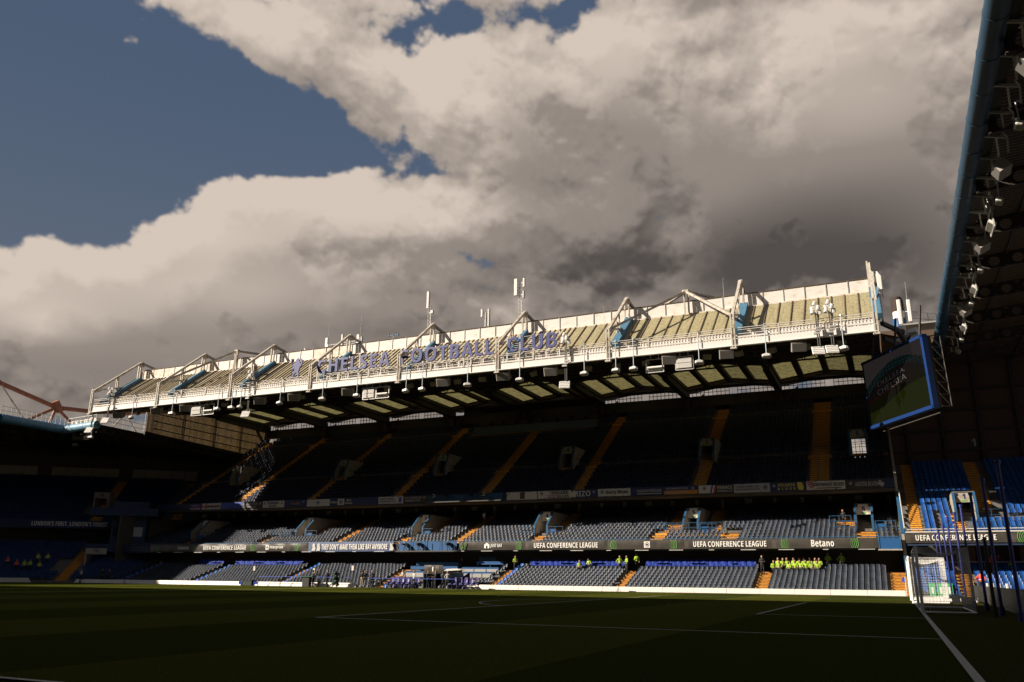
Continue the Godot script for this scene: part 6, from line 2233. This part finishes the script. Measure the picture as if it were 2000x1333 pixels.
func goals_and_nets() -> void:
	goal(3.72, -3.72, 0.0, 1.85, "full-size goal on the goal line in shade, nearest the viewer", "", M.net, 0.28, false)
	goal(-12.0, -19.4, -0.1, 1.82, "white portable goal on wheels standing in the sun behind the nearest goal", "", M.goal_white, 0.3, true)
	var t := thing("corner_flag", "small blue flag on a white corner pole at the far corner", "flag", Vector3(-0.2, 0, -33.9))
	var k := Mb.new()
	k.tube(Vector3.ZERO, Vector3(0, 1.5, 0), 0.025, 8)
	obj("pole", k, M.goal_white, t)
	k = Mb.new()
	k.plate(PackedVector2Array([Vector2(0, 0), Vector2(-0.3, 0.1), Vector2(-0.16, 0.4), Vector2(0, 0.42)]), Vector3(0, 1.06, 0), 0.012)
	obj("cloth", k, M.royal, t)
	var zs := [-39.6, -33.5, -26.1, -20.2, -13.0, -7.7, -1.2, 4.6, 10.0]
	for i in zs.size():
		var q := thing("net_pole", "dark blue net pole behind the goal, %s counting from the viewer" % ordinal(zs.size() - 1 - i), "pole", Vector3(2.6, 0, zs[i]), 0.0, "blue poles of the net behind the goal")
		k = Mb.new()
		k.tube(Vector3.ZERO, Vector3(0, 5.0 if zs[i] > -20 else 5.2, 0), 0.06, 10)
		k.tube(Vector3.ZERO, Vector3(0, 0.3, 0), 0.1, 10)
		obj("shaft", k, M.pole_blue, q)
		k = Mb.new()
		k.tube(Vector3(0, 4.9, 0), Vector3(0, 5.02, 0), 0.09, 10)
		obj("cap", k, M.pole_blue, q)
		if i < zs.size() - 1:
			k = Mb.new()
			var b := Vector3(0, 0, zs[i + 1] - zs[i])
			var prev := Vector3(0, 4.4, 0)
			for s in 8:
				var f := (s + 1) / 8.0
				var nx := b * f + Vector3(0, 4.4 - 0.5 * sin(PI * f), 0)
				k.tube(prev, nx, 0.008, 4)
				prev = nx
			obj("cord", k, M.black, q)
	t = thing("camera_pole", "black pole with a small box camera among the blue net poles", "pole", Vector3(2.25, 0, 6.1))
	k = Mb.new()
	k.tube(Vector3.ZERO, Vector3(0, 2.75, 0), 0.06, 10)
	obj("shaft", k, M.black, t)
	k = Mb.new()
	k.cham(Vector3(0, 1.66, 0), Vector3(0.24, 0.36, 0.24), 0.04)
	obj("camera_box", k, M.black, t)
	# dark boards behind the goal line
	for i in 9:
		var a := Vector3(lerpf(4.2, 3.15, i / 9.0), 0, lerpf(-30.5, 7.0, i / 9.0))
		var b := Vector3(lerpf(4.2, 3.15, (i + 1) / 9.0), 0, lerpf(-30.5, 7.0, (i + 1) / 9.0))
		k = Mb.new()
		k.bar(a + Vector3(0, 0.48, 0.02), b + Vector3(0, 0.48, -0.02), 0.08, 0.92)
		k.box(a.lerp(b, 0.5) + Vector3(0.2, 0.3, 0), Vector3(0.3, 0.06, 0.06))
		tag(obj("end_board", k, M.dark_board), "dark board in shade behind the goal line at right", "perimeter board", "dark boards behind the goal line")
	for i in 4:
		k = Mb.new()
		k.cham(Vector3(4.5, 0.98, -22.0 + i * 3.6), Vector3(0.14, 0.26, 0.2), 0.03)
		tag(obj("board_clip", k, M.board_white), "small pale box clipped on top of the dark boards at right", "box", "pale boxes on the dark boards")
	for i in 3:
		var q := thing("small_board", "%s bright green board seen through the goal net" % ["left", "middle", "right"][i], "perimeter board", Vector3(1.75 + i * 0.62, 0, -36.2))
		k = Mb.new()
		k.cham(Vector3(0, 0.55, 0), Vector3(0.5, 1.0, 0.06), 0.01)
		obj("face", k, paint_once("board_green", Color(0.07, 0.42, 0.16)), q)
		obj("mark", one_box(Vector3(0, 0.5, 0.035), Vector3(0.16, 0.5, 0.01)), M.text_white, q)
	t = thing("barrier_cover", "bright blue cover over a low barrier behind the goal", "cover", Vector3(3.5, 0, -36.6))
	k = Mb.new()
	k.plate(PackedVector2Array([Vector2(-0.9, 0), Vector2(0.4, 0), Vector2(0.1, 0.7), Vector2(-0.3, 1.15), Vector2(-0.75, 1.2)]), Vector3.ZERO, 0.5)
	obj("cloth", k, M.blue_paint, t)
	t = thing("football", "white football on the grass behind the net poles", "ball", Vector3(3.35, 0.11, -16.0))
	obj("ball", ball_shape(0.14), M.goal_white, t)


# ---- the big screen under the roof corner
func big_screen() -> void:
	var t := thing("big_screen", "big video screen in a bright blue frame hung below the roof corner", "screen")
	var bl := Vector3(-1.43, 15.02, -42.0)
	var rt := Vector3(4.95, 0.25, 7.4)
	var up := Vector3(-0.05, 6.3, 0.1)
	var x := rt.normalized()
	var y := (up - x * up.dot(x)).normalized()
	var b := Basis(x, y, x.cross(y))
	var w := rt.length()
	var h := 6.2
	var c := bl + x * w * 0.5 + y * h * 0.5
	var im := Image.create_empty(240, 170, false, Image.FORMAT_RGB8)
	for j in 170:
		for i in 240:
			var u := i / 240.0
			var v := j / 170.0
			var col := Color(0.125, 0.105, 0.10)
			var n := 0.02 * sin(i * 1.9) * sin(j * 1.3)
			if v < 0.42 - 0.5 * sin(u * 2.6) * 0.55:
				col = Color(0.30, 0.27, 0.27)
			if absf(v - (0.46 - 0.28 * sin(u * 2.7))) < 0.06:
				col = Color(0.12, 0.22, 0.23) if (i % 14 > 2 and j % 9 > 1) else Color(0.06, 0.09, 0.09)
			if v > 0.80 - 0.26 * u + 0.03 * sin(u * 7.0):
				col = Color(0.22, 0.25, 0.07)
			elif v > 0.66 - 0.25 * u:
				col = Color(0.12, 0.125, 0.07)
			elif v > 0.52 - 0.1 * u:
				if absf(v - (0.655 - 0.25 * u)) < 0.012:
					col = Color(0.28, 0.07, 0.07)
			if absf(u - 0.55) < 0.004 and v > 0.55:
				col = col.lightened(0.12)
			im.set_pixel(i, j, Color(col.r + n, col.g + n, col.b + n))
	var pic := ImageTexture.create_from_image(im)
	var sm := StandardMaterial3D.new()
	sm.albedo_color = Color(0.02, 0.02, 0.02)
	sm.metallic_specular = 0.15
	sm.roughness = 0.45
	sm.emission_enabled = true
	sm.emission_texture = pic
	sm.emission_operator = BaseMaterial3D.EMISSION_OP_MULTIPLY
	sm.emission = Color(1, 1, 1)
	sm.emission_energy_multiplier = 0.14
	var k := Mb.new()
	k.quad_uv(c - x * (w * 0.5 - 0.12) - y * (h * 0.5 - 0.12), c + x * (w * 0.5 - 0.12) - y * (h * 0.5 - 0.12), c + x * (w * 0.5 - 0.12) + y * (h * 0.5 - 0.12), c - x * (w * 0.5 - 0.12) + y * (h * 0.5 - 0.12))
	obj("display_screen", k, sm, t)
	M.screen_text = paint(Color(0.03, 0.03, 0.03), 0.6)
	words("C.H.E.L.S.E.A.", 0.4, 4.2, 0.01, M.screen_text, t, c + x * -0.5 + y * 0.75 + b.z * 0.03, b.rotated(b.z, 0.12), "screen_lettering", false)
	words("CHELSEA", 0.5, 4.4, 0.01, M.screen_text, t, c + x * -0.5 + y * 0.05 + b.z * 0.03, b.rotated(b.z, 0.12), "screen_lettering", false)
	M.screen_text.emission_enabled = true
	M.screen_text.emission = Color(0.5, 0.48, 0.48)
	M.screen_text.emission_energy_multiplier = 0.05
	M.screen_blue = paint(Color(0.006, 0.032, 0.14), 0.4)
	for f in [[c + y * h * 0.5, Vector3(w + 0.3, 0.26, 0.5)], [c - y * h * 0.5, Vector3(w + 0.3, 0.3, 0.5)], [c + x * w * 0.5, Vector3(0.3, h + 0.3, 0.5)], [c - x * w * 0.5, Vector3(0.12, h + 0.3, 0.5)]]:
		k = Mb.new()
		k.box(f[0] - b.z * 0.2, f[1], b)
		obj("frame_bar", k, M.screen_blue, t)
	k = Mb.new()
	k.box(c - b.z * 0.55, Vector3(w + 0.1, h + 0.1, 0.6), b)
	obj("housing", k, M.charcoal, t)
	k = Mb.new()
	for i in 7:
		var p := c + x * (w * 0.5 + 0.22) + y * (h * (i / 6.0 - 0.5)) - b.z * 0.7
		k.bar(p, p - b.z * 0.9, 0.07, 0.07)
		if i < 6:
			k.bar(p - b.z * 0.9, p + y * h / 6.0, 0.05, 0.05)
	k.bar(c + x * (w * 0.5 + 0.22) - y * h * 0.5 - b.z * 1.6, c + x * (w * 0.5 + 0.22) + y * h * 0.5 - b.z * 1.6, 0.08, 0.08)
	obj("side_ladder", k, M.dark_steel, t)
	k = Mb.new()
	for i in 3:
		var p := c + x * w * (i * 0.4 - 0.4) + y * h * 0.5 - b.z * 0.5
		k.bar(p, p + Vector3(0.4, 3.2, -0.4), 0.14, 0.14)
	k.bar(c - x * w * 0.4 - y * (h * 0.5 + 0.5) - b.z * 0.6, c + x * w * 0.5 - y * (h * 0.5 + 0.5) - b.z * 0.6, 0.12, 0.12)
	obj("hanger", k, M.dark_steel, t)


# ---- people: one continuous skin per pose, meshed from a field of tapered limbs, then coloured by garment
const SKIN := Color(0.36, 0.21, 0.14)
var bodies := {}


func pose_bones(pose: String) -> Array:
	# each bone: from, to, radius at each end, garment (0 skin, 1 top, 2 trousers, 3 shoes, 4 forearm, 5 shin, 6 hair)
	var hip := Vector3(0, 0.95, 0)
	var chest := Vector3(0, 1.30, 0.0)
	var neck := Vector3(0, 1.47, -0.01)
	var head := Vector3(0, 1.63, 0.02)
	var kn := [Vector3(-0.11, 0.5, 0.03), Vector3(0.11, 0.5, 0.03)]
	var an := [Vector3(-0.13, 0.09, -0.02), Vector3(0.13, 0.09, -0.02)]
	var el := [Vector3(-0.26, 1.15, -0.04), Vector3(0.26, 1.15, -0.04)]
	var wr := [Vector3(-0.27, 0.91, 0.06), Vector3(0.27, 0.91, 0.06)]
	if pose == "folded":
		el = [Vector3(-0.27, 1.14, 0.06), Vector3(0.27, 1.14, 0.06)]
		wr = [Vector3(0.04, 1.17, 0.22), Vector3(-0.06, 1.12, 0.23)]
	elif pose == "phone":
		el = [Vector3(-0.24, 1.12, 0.02), Vector3(0.26, 1.15, -0.04)]
		wr = [Vector3(-0.08, 1.24, 0.27), Vector3(0.25, 0.92, 0.08)]
		head = Vector3(-0.01, 1.61, 0.06)
		an[1] = Vector3(0.17, 0.09, 0.1)
	elif pose == "walk":
		kn = [Vector3(-0.1, 0.51, 0.2), Vector3(0.1, 0.5, -0.02)]
		an = [Vector3(-0.1, 0.09, 0.3), Vector3(0.1, 0.13, -0.32)]
		el = [Vector3(-0.26, 1.15, -0.14), Vector3(0.26, 1.16, 0.06)]
		wr = [Vector3(-0.25, 0.93, -0.1), Vector3(0.24, 0.98, 0.24)]
	elif pose == "hips":
		el = [Vector3(-0.38, 1.16, -0.08), Vector3(0.38, 1.16, -0.08)]
		wr = [Vector3(-0.18, 1.0, 0.06), Vector3(0.18, 1.0, 0.06)]
		kn[0] = Vector3(-0.15, 0.5, 0.04)
		an[0] = Vector3(-0.2, 0.09, 0.02)
	elif pose == "sit":
		var d := Vector3(0, -0.45, 0)
		hip += d
		chest += d + Vector3(0, 0, 0.06)
		neck += d + Vector3(0, 0, 0.12)
		head += d + Vector3(0, -0.01, 0.16)
		kn = [Vector3(-0.14, 0.52, 0.42), Vector3(0.14, 0.52, 0.42)]
		an = [Vector3(-0.14, 0.09, 0.40), Vector3(0.15, 0.09, 0.44)]
		el = [Vector3(-0.26, 0.70, 0.12), Vector3(0.26, 0.70, 0.12)]
		wr = [Vector3(-0.1, 0.62, 0.36), Vector3(0.1, 0.62, 0.36)]
	var sh := [chest + Vector3(-0.17, 0.1, -0.01), chest + Vector3(0.17, 0.1, -0.01)]
	var b := []
	b.append([hip + Vector3(-0.06, -0.02, 0), hip + Vector3(0.06, -0.02, 0), 0.125, 0.125, 2])
	b.append([hip + Vector3(0, 0.08, 0), chest, 0.135, 0.15, 1])
	b.append([chest + Vector3(-0.09, 0.06, 0), chest + Vector3(0.09, 0.06, 0), 0.12, 0.12, 1])
	b.append([sh[0], sh[1], 0.068, 0.068, 1])
	b.append([neck + Vector3(0, -0.08, 0), head + Vector3(0, -0.06, -0.02), 0.06, 0.055, 0])
	b.append([head + Vector3(0, -0.055, 0.015), head + Vector3(0, 0.045, -0.01), 0.072, 0.095, 0])
	b.append([head + Vector3(0, -0.02, 0.095), head + Vector3(0, 0.02, 0.085), 0.016, 0.01, 0])
	for s in [-1.0, 1.0]:
		b.append([head + Vector3(s * 0.088, -0.02, -0.01), head + Vector3(s * 0.09, 0.015, -0.015), 0.018, 0.02, 0])
	b.append([head + Vector3(0, 0.065, -0.025), head + Vector3(0, 0.02, -0.055), 0.088, 0.085, 6])
	for i in 2:
		var s := -1.0 if i == 0 else 1.0
		b.append([hip + Vector3(s * 0.085, -0.04, 0), kn[i], 0.095, 0.06, 2])
		b.append([kn[i], an[i], 0.062, 0.042, 5])
		b.append([an[i] + Vector3(0, -0.04, -0.03), an[i] + Vector3(s * 0.03, -0.055, 0.15), 0.045, 0.035, 3])
		b.append([sh[i], el[i], 0.06, 0.046, 1])
		b.append([el[i], wr[i], 0.045, 0.03, 4])
		var d: Vector3 = (wr[i] - el[i]).normalized()
		b.append([wr[i] + d * 0.02, wr[i] + d * 0.07, 0.032, 0.034, 0])
	return b


func body(pose: String) -> Dictionary:
	if bodies.has(pose):
		return bodies[pose]
	var bones := pose_bones(pose)
	var s := 0.03
	var lo := Vector3(-0.54, -0.06, -0.48)
	var nx := 36
	var ny := 64
	var nz := 38
	var field := PackedFloat32Array()
	field.resize(nx * ny * nz)
	field.fill(1.0)
	var near := PackedFloat32Array()
	near.resize(nx * ny * nz)
	near.fill(1.0)
	var kind := PackedByteArray()
	kind.resize(nx * ny * nz)
	for b in bones:
		var a: Vector3 = b[0]
		var e: Vector3 = b[1]
		var ra: float = b[2]
		var rb: float = b[3]
		var ab := e - a
		var l2 := maxf(ab.length_squared(), 1e-6)
		var rm := maxf(ra, rb) + 0.1
		var p0 := ((Vector3(minf(a.x, e.x), minf(a.y, e.y), minf(a.z, e.z)) - lo - Vector3(rm, rm, rm)) / s).floor()
		var p1 := ((Vector3(maxf(a.x, e.x), maxf(a.y, e.y), maxf(a.z, e.z)) - lo + Vector3(rm, rm, rm)) / s).ceil()
		for y in range(maxi(0, int(p0.y)), mini(ny, int(p1.y) + 1)):
			for z in range(maxi(0, int(p0.z)), mini(nz, int(p1.z) + 1)):
				for x in range(maxi(0, int(p0.x)), mini(nx, int(p1.x) + 1)):
					var p := lo + Vector3(x, y, z) * s
					var t := clampf((p - a).dot(ab) / l2, 0.0, 1.0)
					var d := p.distance_to(a + ab * t) - lerpf(ra, rb, t)
					var i := (y * nz + z) * nx + x
					var f := field[i]
					var h := maxf(0.035 - absf(f - d), 0.0) / 0.035
					field[i] = minf(f, d) - h * h * 0.035 * 0.25
					if d < near[i]:
						near[i] = d
						kind[i] = b[4]
	var ids := {}
	var vs := PackedVector3Array()
	var ns := PackedVector3Array()
	var ks := PackedByteArray()
	var step := [1, nx, nx * nz]
	var off := [0, 1, nx, nx + 1, nx * nz, nx * nz + 1, nx * nz + nx, nx * nz + nx + 1]
	var idx := PackedInt32Array()
	for y in ny - 1:
		for z in nz - 1:
			for x in nx - 1:
				var i := (y * nz + z) * nx + x
				var inside := 0
				for o in off:
					if field[i + o] < 0.0:
						inside += 1
				if inside == 0 or inside == 8:
					continue
				var sum := Vector3.ZERO
				var c := 0
				for e in [[0, 1], [2, 3], [4, 5], [6, 7], [0, 2], [1, 3], [4, 6], [5, 7], [0, 4], [1, 5], [2, 6], [3, 7]]:
					var fa := field[i + off[e[0]]]
					var fb := field[i + off[e[1]]]
					if (fa < 0.0) != (fb < 0.0):
						var t := fa / (fa - fb)
						var pa := Vector3(e[0] & 1, (e[0] >> 2) & 1, (e[0] >> 1) & 1)
						var pb := Vector3(e[1] & 1, (e[1] >> 2) & 1, (e[1] >> 1) & 1)
						sum += pa.lerp(pb, t)
						c += 1
				ids[i] = vs.size()
				vs.append(lo + (Vector3(x, y, z) + sum / c) * s)
				var g := Vector3(field[i + 1] + field[i + 1 + off[2]] + field[i + 1 + off[4]] + field[i + 1 + off[6]] - field[i] - field[i + off[2]] - field[i + off[4]] - field[i + off[6]], field[i + off[4]] + field[i + off[5]] + field[i + off[6]] + field[i + off[7]] - field[i] - field[i + 1] - field[i + off[2]] - field[i + off[3]], field[i + off[2]] + field[i + off[3]] + field[i + off[6]] + field[i + off[7]] - field[i] - field[i + 1] - field[i + off[4]] - field[i + off[5]])
				ns.append(g.normalized())
				ks.append(kind[i])
	for i in ids:
		for ax in 3:
			var o: int = step[ax]
			var fa := field[i]
			var fb := field[i + o]
			if (fa < 0.0) == (fb < 0.0):
				continue
			var u: int = step[(ax + 1) % 3]
			var w: int = step[(ax + 2) % 3]
			if not (ids.has(i - u) and ids.has(i - w) and ids.has(i - u - w)):
				continue
			var q := [ids[i], ids[i - u], ids[i - u - w], ids[i - w]]
			var n := (vs[q[1]] - vs[q[0]]).cross(vs[q[2]] - vs[q[0]])
			if n.dot(ns[q[0]] + ns[q[2]]) > 0.0:
				idx.append_array([q[0], q[2], q[1], q[0], q[3], q[2]])
			else:
				idx.append_array([q[0], q[1], q[2], q[0], q[2], q[3]])
	bodies[pose] = {"v": vs, "n": ns, "k": ks, "i": idx, "bones": bones}
	return bodies[pose]


var skins := {}


func dressed(pose: String, look: Array) -> ArrayMesh:
	var key := pose + str(look)
	if skins.has(key):
		return skins[key]
	var b := body(pose)
	var cols := PackedColorArray()
	for i in b.v.size():
		cols.append(look[b.k[i]])
	var a := []
	a.resize(Mesh.ARRAY_MAX)
	a[Mesh.ARRAY_VERTEX] = b.v
	a[Mesh.ARRAY_NORMAL] = b.n
	a[Mesh.ARRAY_COLOR] = cols
	a[Mesh.ARRAY_INDEX] = b.i
	var m := ArrayMesh.new()
	m.add_surface_from_arrays(Mesh.PRIMITIVE_TRIANGLES, a)
	# fingers and thumbs, bent a little, rooted in the palms
	var k := Mb.new()
	for q in b.bones.size():
		var bone: Array = b.bones[q]
		if bone[4] == 4:
			var wr: Vector3 = bone[1]
			var d: Vector3 = (bone[1] - bone[0]).normalized()
			var f := k.frame(wr, wr + d)
			for j in 4:
				var o := wr + d * 0.08 + f.x * (j - 1.5) * 0.017
				var l := [0.034, 0.04, 0.038, 0.03][j] as float
				k.tube(o, o + d * l, 0.009, 5)
				k.tube(o + d * l, o + d * l * 1.75 + f.z * 0.02, 0.008, 5)
			k.tube(wr + d * 0.04 + f.x * 0.03, wr + d * 0.085 + f.x * 0.058 + f.z * 0.01, 0.01, 5)
	for i in k.v.size():
		k.col.append(look[0])
	k.mesh(m)
	skins[key] = m
	return m


func looks(top: Color, legs: Color, sleeve := true, shin := true, hair := Color(0.02, 0.015, 0.012)) -> Array:
	return [SKIN, top, legs, Color(0.02, 0.02, 0.02), top if sleeve else SKIN, legs if shin else SKIN, hair]


func person(at: Vector3, turn: float, pose: String, look: Array, label: String, vest := Color(0, 0, 0, 0), height := 1.0, group := "") -> void:
	var t := thing("person", label, "person", at, turn, group)
	if not M.has("skin"):
		M.skin = paint(Color(1, 1, 1), 0.75)
		M.skin.vertex_color_use_as_albedo = true
	var o := obj("body", dressed(pose, look), M.skin, t)
	o.scale = Vector3(height, height, height)
	if vest.a > 0.0:
		# a reflective band round the vest
		var k := Mb.new()
		var y := 0.72 if pose == "sit" else 1.14
		for i in 14:
			var a := TAU * i / 14.0
			var e := TAU * (i + 1) / 14.0
			var c := Vector3(0, y, 0.035 if pose == "sit" else 0.0)
			k.quad(c + Vector3(cos(e) * 0.165, 0, sin(e) * 0.162), c + Vector3(cos(a) * 0.165, 0, sin(a) * 0.162), c + Vector3(cos(a) * 0.165, 0.05, sin(a) * 0.162), c + Vector3(cos(e) * 0.165, 0.05, sin(e) * 0.162))
		obj("reflective_band", k, paint_once("band", Color(0.6, 0.6, 0.58)), t)


func people() -> void:
	var black := Color(0.014, 0.014, 0.016)
	var navy := Color(0.02, 0.025, 0.045)
	var lime := Color(0.32, 0.50, 0.025)
	var orange := Color(0.62, 0.07, 0.02)
	var pale := Color(0.55, 0.54, 0.52)
	var beige := Color(0.34, 0.25, 0.15)
	var grey := Color(0.05, 0.05, 0.055)
	var V := Color(1, 1, 1, 1)
	var z := -35.5
	person(Vector3(-59.75, 0, z), 2.6, "folded", looks(grey, black, false, false), "man in black shirt and shorts by the green-topped stand, back half turned")
	person(Vector3(-59.1, 0, z - 0.3), -0.6, "phone", looks(black, black), "tall man in black beside the man in shorts", Color(0, 0, 0, 0), 1.06)
	person(Vector3(-57.8, 0, z), -1.2, "folded", looks(navy, black), "man in a dark tracksuit just left of the green net bag")
	person(Vector3(-54.5, 0, -37.9), 0.3, "hips", looks(black, black), "man in black standing behind the end of the white boards")
	person(Vector3(-53.25, 0, z), 2.9, "phone", looks(black, beige), "man in a black jacket and beige trousers at the dugout's left end", Color(0, 0, 0, 0), 1.04)
	person(Vector3(-52.1, 0, z - 0.2), 0.5, "folded", looks(navy, navy, true, true, Color(0.3, 0.26, 0.2)), "grey-haired man in a navy jacket left of the bench seats")
	person(Vector3(-51.3, 0, z - 0.6), 0.2, "sit", looks(black, black), "man in black sitting low by the leftmost bench seat")
	person(Vector3(-48.6, 0, -36.7), 0.4, "sit", looks(Color(0.1, 0.04, 0.05), grey), "person in dark red sitting in front of the left bench seats")
	person(Vector3(-46.85, 0, z - 0.2), -0.4, "walk", looks(pale, black), "person in a pale top with lime band beside the tunnel", V)
	person(Vector3(-45.05, 0, z), 1.2, "folded", looks(black, black), "first man of the dark-suited group in front of the tunnel")
	person(Vector3(-44.65, 0, z - 0.4), -0.5, "hips", looks(grey, grey), "second man of the dark-suited group in front of the tunnel", Color(0, 0, 0, 0), 1.03)
	person(Vector3(-44.1, 0, z + 0.1), -1.0, "folded", looks(black, black, true, true, Color(0.1, 0.06, 0.03)), "third man of the dark-suited group, before the white awning")
	person(Vector3(-43.4, 0, z - 0.1), 2.8, "phone", looks(navy, black), "last man of the dark-suited group, back to the pitch")
	person(Vector3(-42.75, 0, z), 0.2, "hips", looks(Color(0.28, 0.28, 0.27), black), "person in a light grey vest with lime band right of the suited group", V)
	person(Vector3(-46.3, 1.95, -45.4), 0.0, "sit", looks(black, black), "man in black sitting behind the top blue desk")
	person(Vector3(-51.6, 0.6, -41.2), 0.3, "sit", looks(pale, grey), "person in a white shirt at the lower left blue desk")
	# stewards in the lowest tier
	var yl := func(i: int) -> float: return LOWER[1] + i * LOWER[3]
	var zl := func(i: int) -> float: return LOWER[0] - i * LOWER[2] - 0.2
	person(Vector3(-38.7, yl.call(8), zl.call(8)), 0.7, "folded", looks(lime, black, false), "steward in lime vest standing by the aisle right of the blue desks", V)
	person(Vector3(-31.25, yl.call(8), zl.call(8)), 0.4, "sit", looks(lime, black, false), "left one of two lime-vested stewards sitting in the back rows", V)
	person(Vector3(-30.4, yl.call(9), zl.call(9)), -0.2, "sit", looks(lime, black, false), "right one of two lime-vested stewards sitting in the back rows", V)
	person(Vector3(-26.8, yl.call(8), zl.call(8)), 0.6, "hips", looks(lime, black, false), "left one of three lime-vested stewards standing on the dark aisle", V)
	person(Vector3(-26.05, yl.call(8), zl.call(8)), -0.8, "folded", looks(lime, black), "middle one of three lime-vested stewards standing on the dark aisle", V)
	person(Vector3(-25.2, yl.call(9), zl.call(9)), 0.2, "phone", looks(lime, black), "right one of three lime-vested stewards standing on the dark aisle", V)
	person(Vector3(-12.5, yl.call(8), zl.call(8)), 0.1, "folded", looks(black, black), "person in black standing at the top of the yellow aisle by the stewards")
	var w := ["first", "second", "third", "fourth", "fifth", "sixth", "seventh", "eighth", "ninth", "tenth"]
	for r in 2:
		for i in 9:
			var x := -11.4 + i * 0.49 + r * 0.2 + rng.randf_range(-0.12, 0.12)
			if r == 0 and i in [2]:
				continue
			person(Vector3(x, yl.call(8 + r) - 0.02, zl.call(8 + r) - 0.1), rng.randf_range(-0.5, 0.5), "sit", looks(lime * rng.randf_range(0.85, 1.1), black, i % 3 == 0, true, Color(0.02, 0.015, 0.01) * rng.randf_range(0.5, 3.0)), "%s lime-vested steward from the left in the %s row of the seated crowd" % [w[i], "front" if r == 0 else "back"], V if i % 2 else Color(0, 0, 0, 0), rng.randf_range(0.96, 1.04), "lime-vested stewards sitting together")
	person(Vector3(-6.6, yl.call(9), zl.call(9) - 0.6), 0.3, "folded", looks(lime, black), "lime-vested steward in deep shade right of the seated crowd, left one", V)
	person(Vector3(-5.4, yl.call(9), zl.call(9) - 0.6), 0.3, "hips", looks(lime, black), "lime-vested steward in deep shade right of the seated crowd, right one", V)
	# in the middle tier
	person(Vector3(-46.6, MIDDLE[1] + 8 * MIDDLE[3] + 0.16, MIDDLE[0] - 8 * 0.9 - 0.3), 2.9, "walk", looks(pale, black, false), "person in a white shirt climbing the stairs of the middle tier")
	person(Vector3(-5.0, MIDDLE[1] + 5 * MIDDLE[3] + 0.16, MIDDLE[0] - 5 * 0.9 - 0.3), -0.5, "phone", looks(black, black), "person in a black suit by the sixth entrance of the middle tier")
	# far left
	person(Vector3(-96.8, 0, -35.6), 2.4, "folded", looks(pale, black, false), "man in a white shirt at the far left end of the white boards")
	person(Vector3(-95.6, 0, -37.8), 0.4, "hips", looks(black, black), "dark figure behind the boards right of the man in white")
	person(Vector3(-94.3, 0, -37.8), 0.4, "phone", looks(grey, black), "grey figure behind the boards, second right of the man in white")
	for q in [[-10.3, 6, orange, "orange-vested steward sitting high at the left edge", "sit"], [-8.4, 3, orange, "orange-vested steward standing by the numbered entrance at the left edge", "folded"], [-7.5, 3, lime, "left one of two lime-vested stewards before the numbered entrance", "hips"], [-6.8, 3, lime, "right one of two lime-vested stewards before the numbered entrance", "folded"], [-6.7, 6, lime, "lime-vested steward standing above the numbered entrance", "phone"], [-5.5, 6, lime, "lime-vested steward right of the numbered entrance", "folded"], [-5.9, 4, lime, "lime-vested steward half hidden below the standing one", "sit"]]:
		var i: int = q[1]
		var p: Vector3 = SE_LOW[0] + SE_ROW * (q[0] as float) - SE_OUT * (i * 0.8 + 0.2) + Vector3(0, SE_LOW[1] + i * SE_LOW[3], 0)
		person(p, 0.64 + rng.randf_range(-0.4, 0.4), q[4], looks(q[2], black, false), q[3], V)
	# right
	person(Vector3(5.45, 0.2, -37.9), 2.8, "hips", looks(orange, black, true), "man in an orange vest seen from behind beyond the dark boards", V, 1.04)
	person(Vector3(7.1, 1.75, -45.0), 0.3, "folded", looks(orange, black), "orange-vested steward behind the blue seat covers of the end stand", V)
	person(Vector3(8.45, 1.75, -45.0), 0.3, "sit", looks(lime, black), "lime-vested steward behind the blue seat covers near the right edge", V)
	person(Vector3(7.7, 1.75, -45.9), -0.4, "folded", looks(Color(0.3, 0.04, 0.02), black), "steward in dark red in the shade behind the orange-vested one")
